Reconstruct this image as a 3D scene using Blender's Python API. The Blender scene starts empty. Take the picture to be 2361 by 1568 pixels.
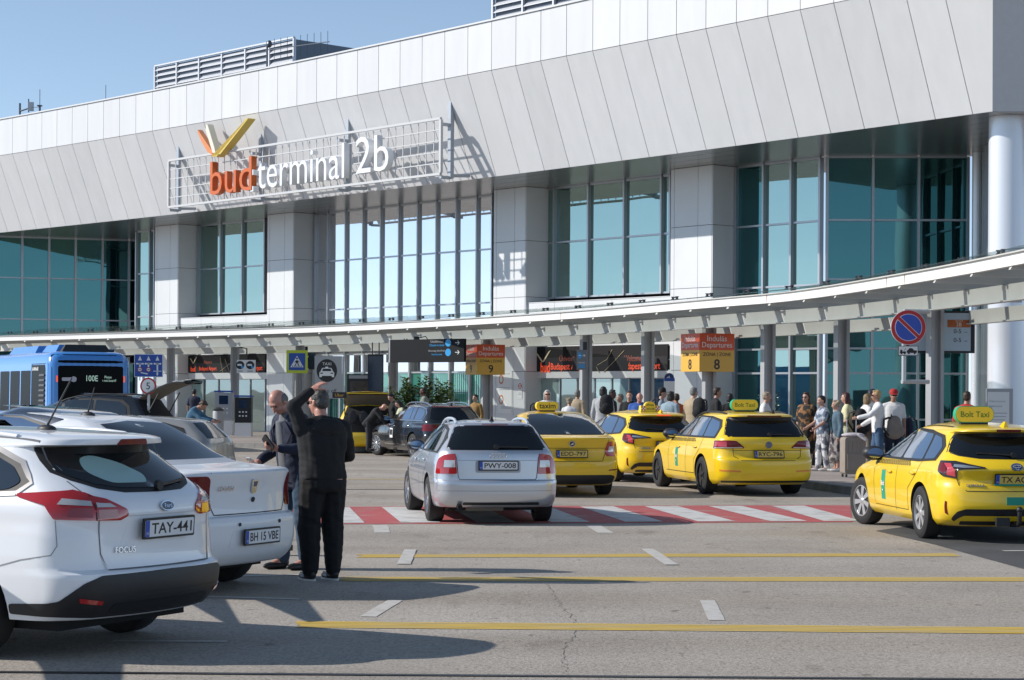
import bpy, bmesh, math, random
from mathutils import Vector, Matrix, Quaternion
random.seed(7)
sc = bpy.context.scene
col = sc.collection
rad = math.radians
# ---------------------------------------------------------------- camera, sky, sun, exposure
FPX, CAMZ, ROLL, HZ, CX = 4580.0, 1.76, 0.006, 908.0, 1180.5      # measured from the photograph (2361 px wide)
cam = bpy.data.cameras.new('camera'); camo = bpy.data.objects.new('camera', cam); col.objects.link(camo)
CR_, SR_ = math.cos(ROLL), math.sin(ROLL)
camo.matrix_world = Matrix(((CR_, -SR_, 0, 0), (0, 0, -1, 0), (SR_, CR_, 0, CAMZ), (0, 0, 0, 1)))
cam.sensor_width = 36; cam.lens = 36 * FPX / 2361.0
cam.shift_y = (HZ - 784.0) / 2361.0; cam.clip_start = 0.3; cam.clip_end = 3000
sc.camera = camo
SUN_EL, SUN_AZ = rad(31.3), rad(-90.0)                            # azimuth from +Y, clockwise: sun stands left, slightly beyond
world = bpy.data.worlds.new('World'); sc.world = world; world.use_nodes = True
wn = world.node_tree; bg = wn.nodes['Background']
sky = wn.nodes.new('ShaderNodeTexSky'); sky.sky_type = 'NISHITA'; sky.sun_disc = False
sky.sun_elevation = SUN_EL; sky.sun_rotation = SUN_AZ
sky.altitude = 100; sky.air_density = 1.0; sky.dust_density = 0.0; sky.ozone_density = 2.6
bw_ = wn.nodes.new('ShaderNodeRGBToBW'); wn.links.new(sky.outputs[0], bw_.inputs[0])          # keep the low sky near the sun from going yellow
tint_ = wn.nodes.new('ShaderNodeMix'); tint_.data_type = 'RGBA'; tint_.blend_type = 'MULTIPLY'; tint_.inputs[0].default_value = 1.0; tint_.inputs[7].default_value = (0.71, 1.0, 1.46, 1)
wn.links.new(bw_.outputs[0], tint_.inputs[6]); mixs_ = wn.nodes.new('ShaderNodeMix'); mixs_.data_type = 'RGBA'; mixs_.inputs[0].default_value = 0.6
wn.links.new(sky.outputs[0], mixs_.inputs[6]); wn.links.new(tint_.outputs[2], mixs_.inputs[7]); wn.links.new(mixs_.outputs[2], bg.inputs[0]); bg.inputs[1].default_value = 0.106
sun = bpy.data.lights.new('sun', 'SUN'); sun.energy = 3.55; sun.angle = rad(0.53); sun.color = (1.0, 0.955, 0.89)
suno = bpy.data.objects.new('sun', sun); col.objects.link(suno)
sd = Vector((math.sin(SUN_AZ) * math.cos(SUN_EL), math.cos(SUN_AZ) * math.cos(SUN_EL), math.sin(SUN_EL)))
suno.rotation_euler = sd.to_track_quat('Z', 'Y').to_euler(); suno.location = (-60, 20, 50)
sc.view_settings.view_transform = 'Standard'; sc.view_settings.look = 'None'
sc.view_settings.gamma = 1; sc.view_settings.use_curve_mapping = False
sc.view_settings.exposure = 0.45

# ---------------------------------------------------------------- picture measurements -> places
def ray(px, py):
    a = px - CX; b = HZ - py
    return Vector(((a * CR_ - b * SR_) / FPX, 1.0, (b * CR_ + a * SR_) / FPX))
def G(px, py, z=0.0):                      # point of a horizontal plane
    d = ray(px, py); t = (z - CAMZ) / d.z
    return Vector((d.x * t, t, z))
def D(px, py, Y):                          # point at a distance
    d = ray(px, py); return Vector((d.x * Y, Y, CAMZ + d.z * Y))

# ---------------------------------------------------------------- materials
MATS = {}
def M(name, c, rough=0.5, metal=0.0, spec=0.5, noise=0.0, nscale=6.0, bump=0.0, coat=0.0, emit=0.0, nstretch=None, c2=None, bscale=None):
    if name in MATS: return MATS[name]
    m = bpy.data.materials.new(name); m.use_nodes = True; MATS[name] = m
    nt = m.node_tree; b = nt.nodes['Principled BSDF']
    b.inputs['Base Color'].default_value = (c[0], c[1], c[2], 1)
    b.inputs['Roughness'].default_value = rough; b.inputs['Metallic'].default_value = metal
    b.inputs['Specular IOR Level'].default_value = spec
    if coat: b.inputs['Coat Weight'].default_value = coat; b.inputs['Coat Roughness'].default_value = 0.03
    if emit: b.inputs['Emission Color'].default_value = (c[0], c[1], c[2], 1); b.inputs['Emission Strength'].default_value = emit
    if noise or bump:
        tc = nt.nodes.new('ShaderNodeTexCoord'); mp = nt.nodes.new('ShaderNodeMapping'); nt.links.new(tc.outputs['Object'], mp.inputs[0])
        if nstretch: mp.inputs['Scale'].default_value = nstretch
        n = nt.nodes.new('ShaderNodeTexNoise'); n.inputs['Scale'].default_value = nscale; n.inputs['Detail'].default_value = 6
        nt.links.new(mp.outputs[0], n.inputs['Vector'])
        if noise:
            r = nt.nodes.new('ShaderNodeMapRange'); r.inputs[1].default_value = 0.3; r.inputs[2].default_value = 0.7
            nt.links.new(n.outputs[0], r.inputs[0])
            mx = nt.nodes.new('ShaderNodeMix'); mx.data_type = 'RGBA'
            d = c2 if c2 else tuple(v * (1 - noise) for v in c)
            mx.inputs[6].default_value = (c[0], c[1], c[2], 1); mx.inputs[7].default_value = (d[0], d[1], d[2], 1)
            nt.links.new(r.outputs[0], mx.inputs[0]); nt.links.new(mx.outputs[2], b.inputs['Base Color'])
        if bump:
            n2 = n
            if bscale:
                n2 = nt.nodes.new('ShaderNodeTexNoise'); n2.inputs['Scale'].default_value = bscale; n2.inputs['Detail'].default_value = 4
                nt.links.new(mp.outputs[0], n2.inputs['Vector'])
            bp = nt.nodes.new('ShaderNodeBump'); bp.inputs['Strength'].default_value = bump; bp.inputs['Distance'].default_value = 0.02
            nt.links.new(n2.outputs[0], bp.inputs['Height']); nt.links.new(bp.outputs[0], b.inputs['Normal'])
    return m
def srgb(r, g, b):
    f = lambda v: (v / 255 / 12.92) if v <= 10.3 else ((v / 255 + 0.055) / 1.055) ** 2.4
    return (f(r), f(g), f(b))

# ---------------------------------------------------------------- mesh builder
class MB:
    def __init__(s): s.v = []; s.f = []; s.m = []
    def add(s, vs, fs, mi=0):
        o = len(s.v); s.v += [tuple(v) for v in vs]
        s.f += [tuple(i + o for i in f) for f in fs]; s.m += [mi] * len(fs); return s
    def quad(s, a, b, c, d, mi=0): return s.add([a, b, c, d], [(0, 1, 2, 3)], mi)
    def hexa(s, p, mi=0):                  # 8 corners: 4 bottom ccw, 4 top
        return s.add(p, [(3, 2, 1, 0), (4, 5, 6, 7), (0, 1, 5, 4), (1, 2, 6, 5), (2, 3, 7, 6), (3, 0, 4, 7)], mi)
    def box(s, c, d, rz=0.0, mi=0, mat=None):
        hx, hy, hz = d[0] / 2, d[1] / 2, d[2] / 2
        p = [(-hx, -hy, -hz), (hx, -hy, -hz), (hx, hy, -hz), (-hx, hy, -hz), (-hx, -hy, hz), (hx, -hy, hz), (hx, hy, hz), (-hx, hy, hz)]
        if mat is None:
            cr, sr = math.cos(rz), math.sin(rz)
            q = [(c[0] + x * cr - y * sr, c[1] + x * sr + y * cr, c[2] + z) for x, y, z in p]
        else:
            q = [Vector(c) + mat @ Vector(v) for v in p]
        return s.hexa(q, mi)
    def bar(s, a, b, w, h=None, up=(0, 0, 1), mi=0):       # rectangular bar between two points
        a, b = Vector(a), Vector(b); h = h or w; t = (b - a); t.normalize(); up = Vector(up)
        if abs(t.dot(up)) > 0.99: up = Vector((0, 1, 0))
        sd_ = t.cross(up).normalized() * (w / 2); u = sd_.cross(t).normalized() * (h / 2)
        return s.hexa([a - sd_ - u, a + sd_ - u, b + sd_ - u, b - sd_ - u, a - sd_ + u, a + sd_ + u, b + sd_ + u, b - sd_ + u], mi)
    def tube(s, pts, r, n=8, mi=0, caps=True):
        pts = [Vector(p) for p in pts]; rs = r if isinstance(r, (list, tuple)) else [r] * len(pts)
        rings = []; pu = None
        for i, p in enumerate(pts):
            t = (pts[min(i + 1, len(pts) - 1)] - pts[max(i - 1, 0)]).normalized()
            u = pu if pu is not None else (Vector((0, 0, 1)) if abs(t.z) < 0.9 else Vector((1, 0, 0)))
            x = t.cross(u).normalized(); y = x.cross(t).normalized(); pu = y
            rings.append([p + (x * math.cos(2 * math.pi * k / n) + y * math.sin(2 * math.pi * k / n)) * rs[i] for k in range(n)])
        vs = [v for R in rings for v in R]; fs = []
        for i in range(len(pts) - 1):
            for k in range(n):
                fs.append((i * n + k, i * n + (k + 1) % n, (i + 1) * n + (k + 1) % n, (i + 1) * n + k))
        if caps: fs += [tuple(range(n - 1, -1, -1)), tuple((len(pts) - 1) * n + k for k in range(n))]
        return s.add(vs, fs, mi)
    def lathe(s, prof, n=24, o=(0, 0, 0), axis='Z', mi=0, rot=None, caps=True):   # prof: (r, h) list
        vs = []; fs = []
        for r, h in prof:
            for k in range(n):
                a = 2 * math.pi * k / n; x, y, z = r * math.cos(a), r * math.sin(a), h
                if axis == 'Y': x, y, z = x, z, y
                if axis == 'X': x, y, z = z, x, y
                v = Vector((x, y, z))
                if rot is not None: v = rot @ v
                vs.append(v + Vector(o))
        for i in range(len(prof) - 1):
            for k in range(n): fs.append((i * n + k, i * n + (k + 1) % n, (i + 1) * n + (k + 1) % n, (i + 1) * n + k))
        if caps and prof[0][0] > 1e-4: fs.append(tuple(range(n - 1, -1, -1)))
        if caps and prof[-1][0] > 1e-4: fs.append(tuple((len(prof) - 1) * n + k for k in range(n)))
        return s.add(vs, fs, mi)
    def ell(s, c, r, n=12, m=8, mi=0, rot=None):
        vs = []; fs = []
        for i in range(m + 1):
            t = math.pi * i / m - math.pi / 2
            for k in range(n):
                a = 2 * math.pi * k / n
                v = Vector((r[0] * math.cos(t) * math.cos(a), r[1] * math.cos(t) * math.sin(a), r[2] * math.sin(t)))
                if rot is not None: v = rot @ v
                vs.append(v + Vector(c))
        for i in range(m):
            for k in range(n): fs.append((i * n + k, i * n + (k + 1) % n, (i + 1) * n + (k + 1) % n, (i + 1) * n + k))
        return s.add(vs, fs, mi)
    def rings(s, R, n=18, mi=0):                            # closed tube through elliptic rings: (centre, rx, ry, rotation)
        vs = []; fs = []
        for c, rx, ry, M_ in R:
            for k in range(n):
                a = 2 * math.pi * k / n; ca, sa = math.cos(a), math.sin(a); e = .8
                vs.append(Vector(c) + M_ @ Vector((rx * math.copysign(abs(ca) ** e, ca), ry * math.copysign(abs(sa) ** e, sa), 0)))
        for i in range(len(R) - 1):
            for k in range(n): fs.append((i * n + k, i * n + (k + 1) % n, (i + 1) * n + (k + 1) % n, (i + 1) * n + k))
        fs += [tuple(range(n - 1, -1, -1)), tuple((len(R) - 1) * n + k for k in range(n))]
        return s.add(vs, fs, mi)
    def prism(s, poly, o, ux, uy, uz, t, mi=0):            # 2D polygon in (ux, uy), thickness t along uz
        o, ux, uy, uz = Vector(o), Vector(ux), Vector(uy), Vector(uz); n = len(poly)
        A = [o + ux * p[0] + uy * p[1] for p in poly]; B = [a + uz * t for a in A]
        return s.add(A + B, [tuple(range(n - 1, -1, -1)), tuple(range(n, 2 * n))] + [(i, (i + 1) % n, n + (i + 1) % n, n + i) for i in range(n)], mi)
    def build(s, name, mats, parent=None, smooth=None, kind=None, label=None):
        me = bpy.data.meshes.new(name); off = Vector((0, 0, 0))
        me.from_pydata([tuple(v) for v in s.v], [], s.f)
        mats = mats if isinstance(mats, (list, tuple)) else [mats]
        for m in mats: me.materials.append(m)
        if len(mats) > 1: me.polygons.foreach_set('material_index', s.m)
        bm = bmesh.new(); bm.from_mesh(me)
        bmesh.ops.remove_doubles(bm, verts=bm.verts, dist=1e-5)
        bmesh.ops.recalc_face_normals(bm, faces=bm.faces); bm.to_mesh(me); bm.free()
        return link(name, me, parent, smooth, kind, label)
def link(name, me, parent=None, smooth=None, kind=None, label=None):
    if smooth:
        me.polygons.foreach_set('use_smooth', [True] * len(me.polygons))
        me.set_sharp_from_angle(angle=rad(smooth))
    o = bpy.data.objects.new(name, me); col.objects.link(o)
    if parent is not None:
        o.parent = parent
        if 'world_children' in parent: o.location = -parent.location      # children of the buildings are drawn in world coordinates
    if kind: o['kind'] = kind
    if label: o['label'] = label
    return o
def thing(name, label, cat, loc=(0, 0, 0), rz=0.0, group=None, world=False):
    o = bpy.data.objects.new(name, None); col.objects.link(o); o.location = loc; o.rotation_euler = (0, 0, rz)
    o.empty_display_size = 0.2; o['label'] = label; o['category'] = cat
    if group: o['group'] = group
    if world: o['world_children'] = True
    return o
def tag(o, label, cat, group=None):
    o['label'] = label; o['category'] = cat
    if group: o['group'] = group
    return o
# flat or raised lettering as a mesh
def text_mesh(txt, size, depth=0.0, align='CENTER', sx=1.0, bold=0.0, spacing=1.0, bevel=0.0):
    cu = bpy.data.curves.new('t', 'FONT'); cu.body = txt; cu.size = size; cu.align_x = align; cu.align_y = 'CENTER'
    cu.extrude = depth; cu.offset = bold; cu.space_character = spacing; cu.resolution_u = 3; cu.bevel_depth = bevel
    o = bpy.data.objects.new('t', cu); col.objects.link(o)
    dg = bpy.context.evaluated_depsgraph_get(); me = bpy.data.meshes.new_from_object(o.evaluated_get(dg))
    bpy.data.objects.remove(o); bpy.data.curves.remove(cu)
    if sx != 1.0: me.transform(Matrix.Diagonal((sx, 1, 1, 1)))
    return me
def text(name, txt, size, mat, o, ux, uy, parent, depth=0.0, align='CENTER', sx=1.0, bold=0.0, spacing=1.0, bevel=0.0, width=None, height=None):
    """lettering whose baseline runs along ux and whose letters stand along uy, at o (parent's coordinates)"""
    me = text_mesh(txt, size, depth, align, sx, bold, spacing, bevel); me.materials.clear(); me.materials.append(mat)
    if len(me.vertices) and (width or height):
        xs = [v.co.x for v in me.vertices]; ys = [v.co.y for v in me.vertices]
        k = width / (max(xs) - min(xs)) if width else 1; k2 = height / (max(ys) - min(ys)) if height else (k if width else 1)
        if not width: k = k2
        cx_, cy_ = (max(xs) + min(xs)) / 2, (max(ys) + min(ys)) / 2
        me.transform(Matrix.Diagonal((k, k2, 1, 1)) @ Matrix.Translation((-cx_, -cy_, 0)))
    ux = Vector(ux).normalized(); uy = Vector(uy).normalized(); uz = ux.cross(uy)
    me.transform(Matrix.Translation(o) @ Matrix((ux, uy, uz)).transposed().to_4x4())
    return link(name, me, parent)
def disc_pts(r, n=28, rx=None): return [(r * math.cos(2 * math.pi * k / n), (rx or r) * math.sin(2 * math.pi * k / n)) for k in range(n)]
def rrect(w, h, r, n=5):
    p = []
    for cx_, cy_, a0 in ((w / 2 - r, h / 2 - r, 0), (-w / 2 + r, h / 2 - r, 90), (-w / 2 + r, -h / 2 + r, 180), (w / 2 - r, -h / 2 + r, 270)):
        for k in range(n + 1):
            a = rad(a0 + 90 * k / n); p.append((cx_ + r * math.cos(a), cy_ + r * math.sin(a)))
    return p
def dedge(p): return p
def lerp(a, b, t): return a + (b - a) * t
def interp(x, xs, ys):
    if x <= xs[0]: return ys[0]
    for i in range(len(xs) - 1):
        if x <= xs[i + 1]: return lerp(ys[i], ys[i + 1], (x - xs[i]) / (xs[i + 1] - xs[i]))
    return ys[-1]
def spline(P, n=12):                        # Catmull-Rom through points
    P = [Vector(p) for p in P]; Q = [P[0] * 2 - P[1]] + P + [P[-1] * 2 - P[-2]]; out = []
    for i in range(1, len(Q) - 2):
        a, b, c, d = Q[i - 1:i + 3]
        for k in range(n):
            t = k / n
            out.append(0.5 * ((2 * b) + (c - a) * t + (2 * a - 5 * b + 4 * c - d) * t * t + (3 * b - a - 3 * c + d) * t ** 3))
    out.append(P[-1]); return out
class Path:                                 # plan curve with arc length and sideways offset (positive = towards the road)
    def __init__(s, pts):
        s.p = [Vector((p[0], p[1], 0)) for p in pts]; s.l = [0]
        for a, b in zip(s.p, s.p[1:]): s.l.append(s.l[-1] + (b - a).length)
        s.L = s.l[-1]
    def at(s, d, off=0.0, z=0.0):
        d = max(0, min(s.L - 1e-6, d)); i = 0
        while i < len(s.l) - 2 and s.l[i + 1] < d: i += 1
        k = (d - s.l[i]) / (s.l[i + 1] - s.l[i]); q = s.p[i].lerp(s.p[i + 1], k)
        t0 = (s.p[min(i + 1, len(s.p) - 1)] - s.p[max(i - 1, 0)]).normalized(); t1 = (s.p[min(i + 2, len(s.p) - 1)] - s.p[i]).normalized()
        t = t0.lerp(t1, k).normalized(); nrm = Vector((t.y, -t.x, 0))
        q = q + nrm * off; return Vector((q.x, q.y, z))
    def px(s, px, off=0.0):                 # arc length at which the offset curve crosses a picture column
        b = None
        for i in range(1200):
            d = s.L * i / 1200; q = s.at(d, off); e = abs(CX + FPX * q.x / q.y - px)
            if b is None or e < b[0]: b = (e, d)
        return b[1]
# ---------------------------------------------------------------- the setting: sheets of ground
m_road = M('road_concrete', (0.52, 0.468, 0.41), 0.85, noise=0.22, nscale=0.55, bump=0.35, bscale=45)
def road_shader(m):                          # worn light asphalt: broad blotches, fine aggregate, small dark stains, tyre tracks
    nt = m.node_tree; b = nt.nodes['Principled BSDF']; src = b.inputs['Base Color'].links[0].from_socket
    tc = nt.nodes.new('ShaderNodeTexCoord')
    def noise(scale, lo, hi, stretch=(1, 1, 1), det=3):
        mp = nt.nodes.new('ShaderNodeMapping'); mp.inputs['Scale'].default_value = stretch; nt.links.new(tc.outputs['Object'], mp.inputs[0])
        n = nt.nodes.new('ShaderNodeTexNoise'); n.inputs['Scale'].default_value = scale; n.inputs['Detail'].default_value = det
        nt.links.new(mp.outputs[0], n.inputs['Vector'])
        r = nt.nodes.new('ShaderNodeMapRange'); r.inputs[1].default_value = lo; r.inputs[2].default_value = hi; nt.links.new(n.outputs[0], r.inputs[0]); return r.outputs[0]
    def mul(src, fac, c, f):
        mx = nt.nodes.new('ShaderNodeMix'); mx.data_type = 'RGBA'; mx.blend_type = 'MULTIPLY'
        k = nt.nodes.new('ShaderNodeMath'); k.operation = 'MULTIPLY'; k.inputs[1].default_value = f; nt.links.new(fac, k.inputs[0])
        nt.links.new(k.outputs[0], mx.inputs[0]); nt.links.new(src, mx.inputs[6]); mx.inputs[7].default_value = (*c, 1); return mx.outputs[2]
    src = mul(src, noise(34, 0.46, 0.66), (0.56, 0.55, 0.54), 0.85)
    src = mul(src, noise(110, 0.48, 0.62), (0.5, 0.49, 0.48), 0.7)
    src = mul(src, noise(11, 0.45, 0.7), (0.8, 0.79, 0.78), 0.8)
    src = mul(src, noise(1.4, 0.62, 0.72, (1, 0.4, 1), 6), (0.6, 0.57, 0.54), 0.7)
    src = mul(src, noise(5, 0.68, 0.74, (1, 0.6, 1), 2), (0.45, 0.43, 0.42), 0.7)
    src = mul(src, noise(0.25, 0.4, 0.65, (0.3, 2.2, 1), 4), (0.84, 0.80, 0.75), 0.9)
    nt.links.new(src, b.inputs['Base Color'])
road_shader(m_road)
m_land = M('land', (0.3, 0.28, 0.24), 0.95, noise=0.3, nscale=0.05)
m_asph = M('dark_asphalt', (0.085, 0.084, 0.085), 0.9, noise=0.35, nscale=1.5, bump=0.4, bscale=55)
def sheet(name, pts, mat, z, kind='structure', parent=None):
    mb = MB(); mb.add([(p[0], p[1], z) for p in pts], [tuple(range(len(pts)))]); return mb.build(name, mat, parent, kind=kind)
sheet('ground', [(-900, -300), (900, -300), (900, 1500), (-900, 1500)], m_land, -0.012)
road = sheet('road', [(-120, -25), (60, -25), (60, 125), (-120, 125)], m_road, 0.0)
KERB = Path(spline([(-62, 112), (-36, 88.5), (-18, 71.5), (-8.6, 63.2), (-0.6, 55.2), (3.3, 47.5), (5.0, 41.5), (5.75, 36.5), (6.6, 33.4), (8.4, 31.0), (12, 28.6), (24, 24), (40, 20)], 10))
mp_ = M('pavement', (0.36, 0.31, 0.28), 0.8, noise=0.3, nscale=0.8, bump=0.15, bscale=30)
mk_ = M('kerb_stone', (0.22, 0.215, 0.205), 0.85, noise=0.3, nscale=3, bump=0.2, bscale=30)
N = 160
ed = [KERB.at(KERB.L * i / N) for i in range(N + 1)]
mb = MB()
for i in range(N):
    a, b = KERB.at(KERB.L * i / N, -0.15, 0.135), KERB.at(KERB.L * (i + 1) / N, -0.15, 0.135)
    mb.quad(a, b, (b.x + 50, b.y + 62, 0.135), (a.x + 50, a.y + 62, 0.135))
mb.build('pavement', mp_, kind='structure')
kerb = bpy.data.objects.new('kerb', None); col.objects.link(kerb); kerb['kind'] = 'structure'
d = 0.0; i = 0
while d < KERB.L - 1.2:
    p0, p1 = KERB.at(d + 0.006), KERB.at(d + 0.994)
    q0, q1 = KERB.at(d + 0.006, -0.16), KERB.at(d + 0.994, -0.16)
    if 5 < p0.y < 90 and p0.x < 16:
        k = MB(); h = 0.139
        lo = [p0 + Vector((0, 0, -0.02)), p1 + Vector((0, 0, -0.02)), q1 + Vector((0, 0, -0.02)), q0 + Vector((0, 0, -0.02))]
        hi = [p0.lerp(q0, .12) + Vector((0, 0, h)), p1.lerp(q1, .12) + Vector((0, 0, h)), q1 + Vector((0, 0, h)), q0 + Vector((0, 0, h))]
        k.hexa(lo + hi); k.build('kerb_stone', mk_, kerb)
    d += 1.0
# dark asphalt of the taxi lane on the right, a few mm up
sheet('taxi_lane', [(7.5, 12), (6.6, 15.4), (5.25, 20.1), (5.02, 23.6), (4.75, 25.9), (5.6, 27.2), (6.4, 30.5), (7.5, 31.4), (11, 28.7), (30, 21.5), (30, 8)], m_asph, 0.004)
# painted markings
def worn(name, c, wear=0.45, under=(0.40, 0.365, 0.325), sc_=7.0, stretch=(1, 1, 1)):
    m = M(name, c, 0.75, noise=0.3, nscale=sc_, c2=under, nstretch=stretch)
    for n in m.node_tree.nodes:
        if n.type == 'MAP_RANGE': n.inputs[1].default_value = wear; n.inputs[2].default_value = wear + 0.22
    return m
m_yel = worn('yellow_line_paint', (0.62, 0.41, 0.05), 0.47, sc_=2.6, stretch=(0.35, 14, 1))
m_wht = worn('white_line_paint', (0.53, 0.505, 0.47), 0.46, (.44, .405, .365), sc_=9)
m_red = worn('crossing_red', (0.42, 0.085, 0.085), 0.52, (0.34, 0.22, 0.20), sc_=2.5)
m_xw = worn('crossing_white', (0.56, 0.55, 0.53), 0.50, (0.36, 0.34, 0.32), sc_=2.5)
def strip(name, a, b, w, mat, z=0.004, n=24, jit=0.01):
    mb = MB(); a, b = Vector((a[0], a[1], 0)), Vector((b[0], b[1], 0)); t = (b - a).normalized(); nn = Vector((-t.y, t.x, 0)) * (w / 2)
    L = []; R = []
    for i in range(n + 1):
        p = a.lerp(b, i / n); L.append(p + nn * (1 + random.uniform(-jit, jit) * 6)); R.append(p - nn * (1 + random.uniform(-jit, jit) * 6))
    for i in range(n):
        mb.quad((L[i].x, L[i].y, z), (R[i].x, R[i].y, z), (R[i + 1].x, R[i + 1].y, z), (L[i + 1].x, L[i + 1].y, z))
    return mb.build(name, mat, road)
for a, b_ in (((-1.64, 21.40), (4.95, 22.05)), ((-1.60, 18.75), (8.5, 19.35)), ((-1.62, 15.06), (7.0, 14.88))):      # each line is five raised tactile strips
    for k in range(5): strip('yellow_line', (a[0] + random.uniform(-.05, .05), a[1] + (k - 2) * .085), (b_[0], b_[1] + (k - 2) * .085), 0.074, m_yel, n=40, jit=.015)
strip('white_dash', (-1.12, 15.6), (-0.98, 16.85), 0.13, m_wht, n=6)
strip('white_dash', (1.61, 15.5), (1.68, 17.0), 0.13, m_wht, n=6)
strip('white_dash', (1.66, 20.5), (1.55, 22.6), 0.14, m_wht, z=0.008, n=6)
strip('white_dash', (-1.10, 20.4), (-1.13, 22.3), 0.14, m_wht, z=.008, n=6)
strip('white_dash', (-1.62, 25.0), (-1.74, 26.4), 0.2, m_wht, n=6)
strip('white_dash', (1.2, 25.2), (1.1, 26.6), 0.2, m_wht, n=6)
strip('white_line', (-5.2, 18.2), (-1.9, 19.2), 0.10, m_wht, n=10)
strip('white_line', (-3.3, 17.2), (-1.8, 16.9), 0.09, m_wht, n=10)
strip('white_line', (-2.8, 14.0), (-2.0, 14.0), 0.08, m_wht, n=8)
strip('white_line', (5.6, 22.6), (7.2, 22.9), 0.1, m_wht, z=0.008, n=8)
strip('yellow_line', (-4.5, 40.3), (-1.4, 40.5), 0.16, m_yel, n=10)
strip('drain_channel', (-8, 12.45), (8, 12.30), 0.07, M('drain_iron', (0.05, 0.05, 0.055), 0.5, 0.3, noise=0.3), z=0.006, n=30, jit=0.0)
strip('drain_channel', (-8, 36.0), (-1.9, 36.2), 0.12, MATS['drain_iron'], z=0.006, n=10, jit=0.0)
strip('drain_channel', (-6, 21.3), (-1.95, 21.42), 0.07, MATS['drain_iron'], z=0.006, n=10, jit=0.0)
# long cracks in the surface
m_crk = M('crack', (0.16, 0.145, 0.13), 0.95)
def crack(pts, w):
    mb = MB(); P = spline([(x, y, 0) for x, y in pts], 22); P = [p + Vector((random.uniform(-.022, .022), 0, 0)) for p in P]
    for i, (a, b) in enumerate(zip(P, P[1:])):
        k = w * random.uniform(.3, 1.2); mb.quad((a.x - k, a.y, .0025), (a.x + k, a.y, .0025), (b.x + k, b.y, .0025), (b.x - k, b.y, .0025))
    mb.build('crack', m_crk, road)
crack([(0.36, 12.6), (0.36, 13.6), (0.50, 15.0), (0.42, 16.6), (0.33, 18.4)], 0.0032)
crack([(-2.5, 13.3), (-2.2, 13.0), (-1.7, 12.9)], 0.004)
# red and white pedestrian crossing
TL, TR, BL, BR = Vector((-5.2, 30.2, 0)), Vector((5.45, 31.95, 0)), Vector((-5.2, 26.1, 0)), Vector((4.75, 27.65, 0))
xr = MB(); xr.quad(*[(p.x, p.y, 0.004) for p in (BL, BR, TR, TL)]); xr.build('crossing_bed', m_red, road)
yt = lambda x: 30.2 + (x + 5.2) * .1643 - .20
yb = lambda x: 26.1 + (x + 5.2) * .1558 + .22
x = -5.05
while x < 4.6:
    q = MB(); x1 = x + .53; sh = .50 if x < 3.9 else .25
    q.quad((x + sh, yb(x + sh), .008), (x1 + sh, yb(x1 + sh), .008), (x1, yt(x1), .008), (x, yt(x), .008)); q.build('crossing_stripe', m_xw, road)
    x += 1.02
# ---------------------------------------------------------------- the terminal building (gently curved front)
TH0, RATE = rad(52.5), rad(0.14)
CORNER = (12.22, 50.7)
def Fc(s):
    N = 40; X, Y = CORNER; ds = s / N
    for i in range(N):
        th = TH0 - RATE * (i + .5) * ds; X -= math.cos(th) * ds; Y += math.sin(th) * ds
    return X, Y, TH0 - RATE * s
def F(s, n, z):                              # s leftwards from the corner, n out towards the road, z up
    X, Y, th = Fc(s); return Vector((X - math.sin(th) * n, Y - math.cos(th) * n, z))
def S(px, n):                                # position on the front (plane n) seen at a picture column
    lo, hi = -10.0, 80.0; t = (px - CX) / FPX
    for _ in range(50):
        m = (lo + hi) / 2; p = F(m, n, 0)
        if p.x / p.y - t > 0: lo = m
        else: hi = m
    return lo
def SZ(px, py, n):                            # the same with the height at a picture row
    d = ray(px, py); lo, hi = -10.0, 80.0
    for _ in range(50):
        m = (lo + hi) / 2; p = F(m, n, 0)
        if p.x / p.y - d.x > 0: lo = m
        else: hi = m
    p = F(lo, n, 0); return lo, CAMZ + d.z * p.y
ZB, ZK, ZR, NK = 9.04, 12.31, 13.92, 1.25
NP, NG = -2.85, -3.9                          # pier fronts, glazing plane
m_white = M('white_panel', (0.69, 0.69, 0.69), 0.36, spec=0.5, noise=0.05, nscale=0.7, nstretch=(2.5, 2.5, .5))
WP = [m_white] + [M('white_panel_%s' % nm, (0.69 * k, 0.69 * k, 0.695 * k), 0.36 + .03 * i, noise=0.06, nscale=0.9, nstretch=(3, 3, .4)) for i, (nm, k) in enumerate((('pale', 1.015), ('soft', .975), ('dusty', .95)))]
m_pier = M('pier_panel', (0.72, 0.73, 0.74), 0.38, noise=0.07, nscale=0.6)
m_gap = M('joint_dark', (0.035, 0.037, 0.04), 0.9)
m_soff = M('soffit_metal', (0.50, 0.50, 0.49), 0.24, metal=0.75, noise=0.12, nscale=0.35)
m_mull = M('mullion_metal', (0.42, 0.44, 0.47), 0.35, metal=0.6)
m_roof = M('roof_sheet', (0.5, 0.5, 0.5), 0.6)
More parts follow.
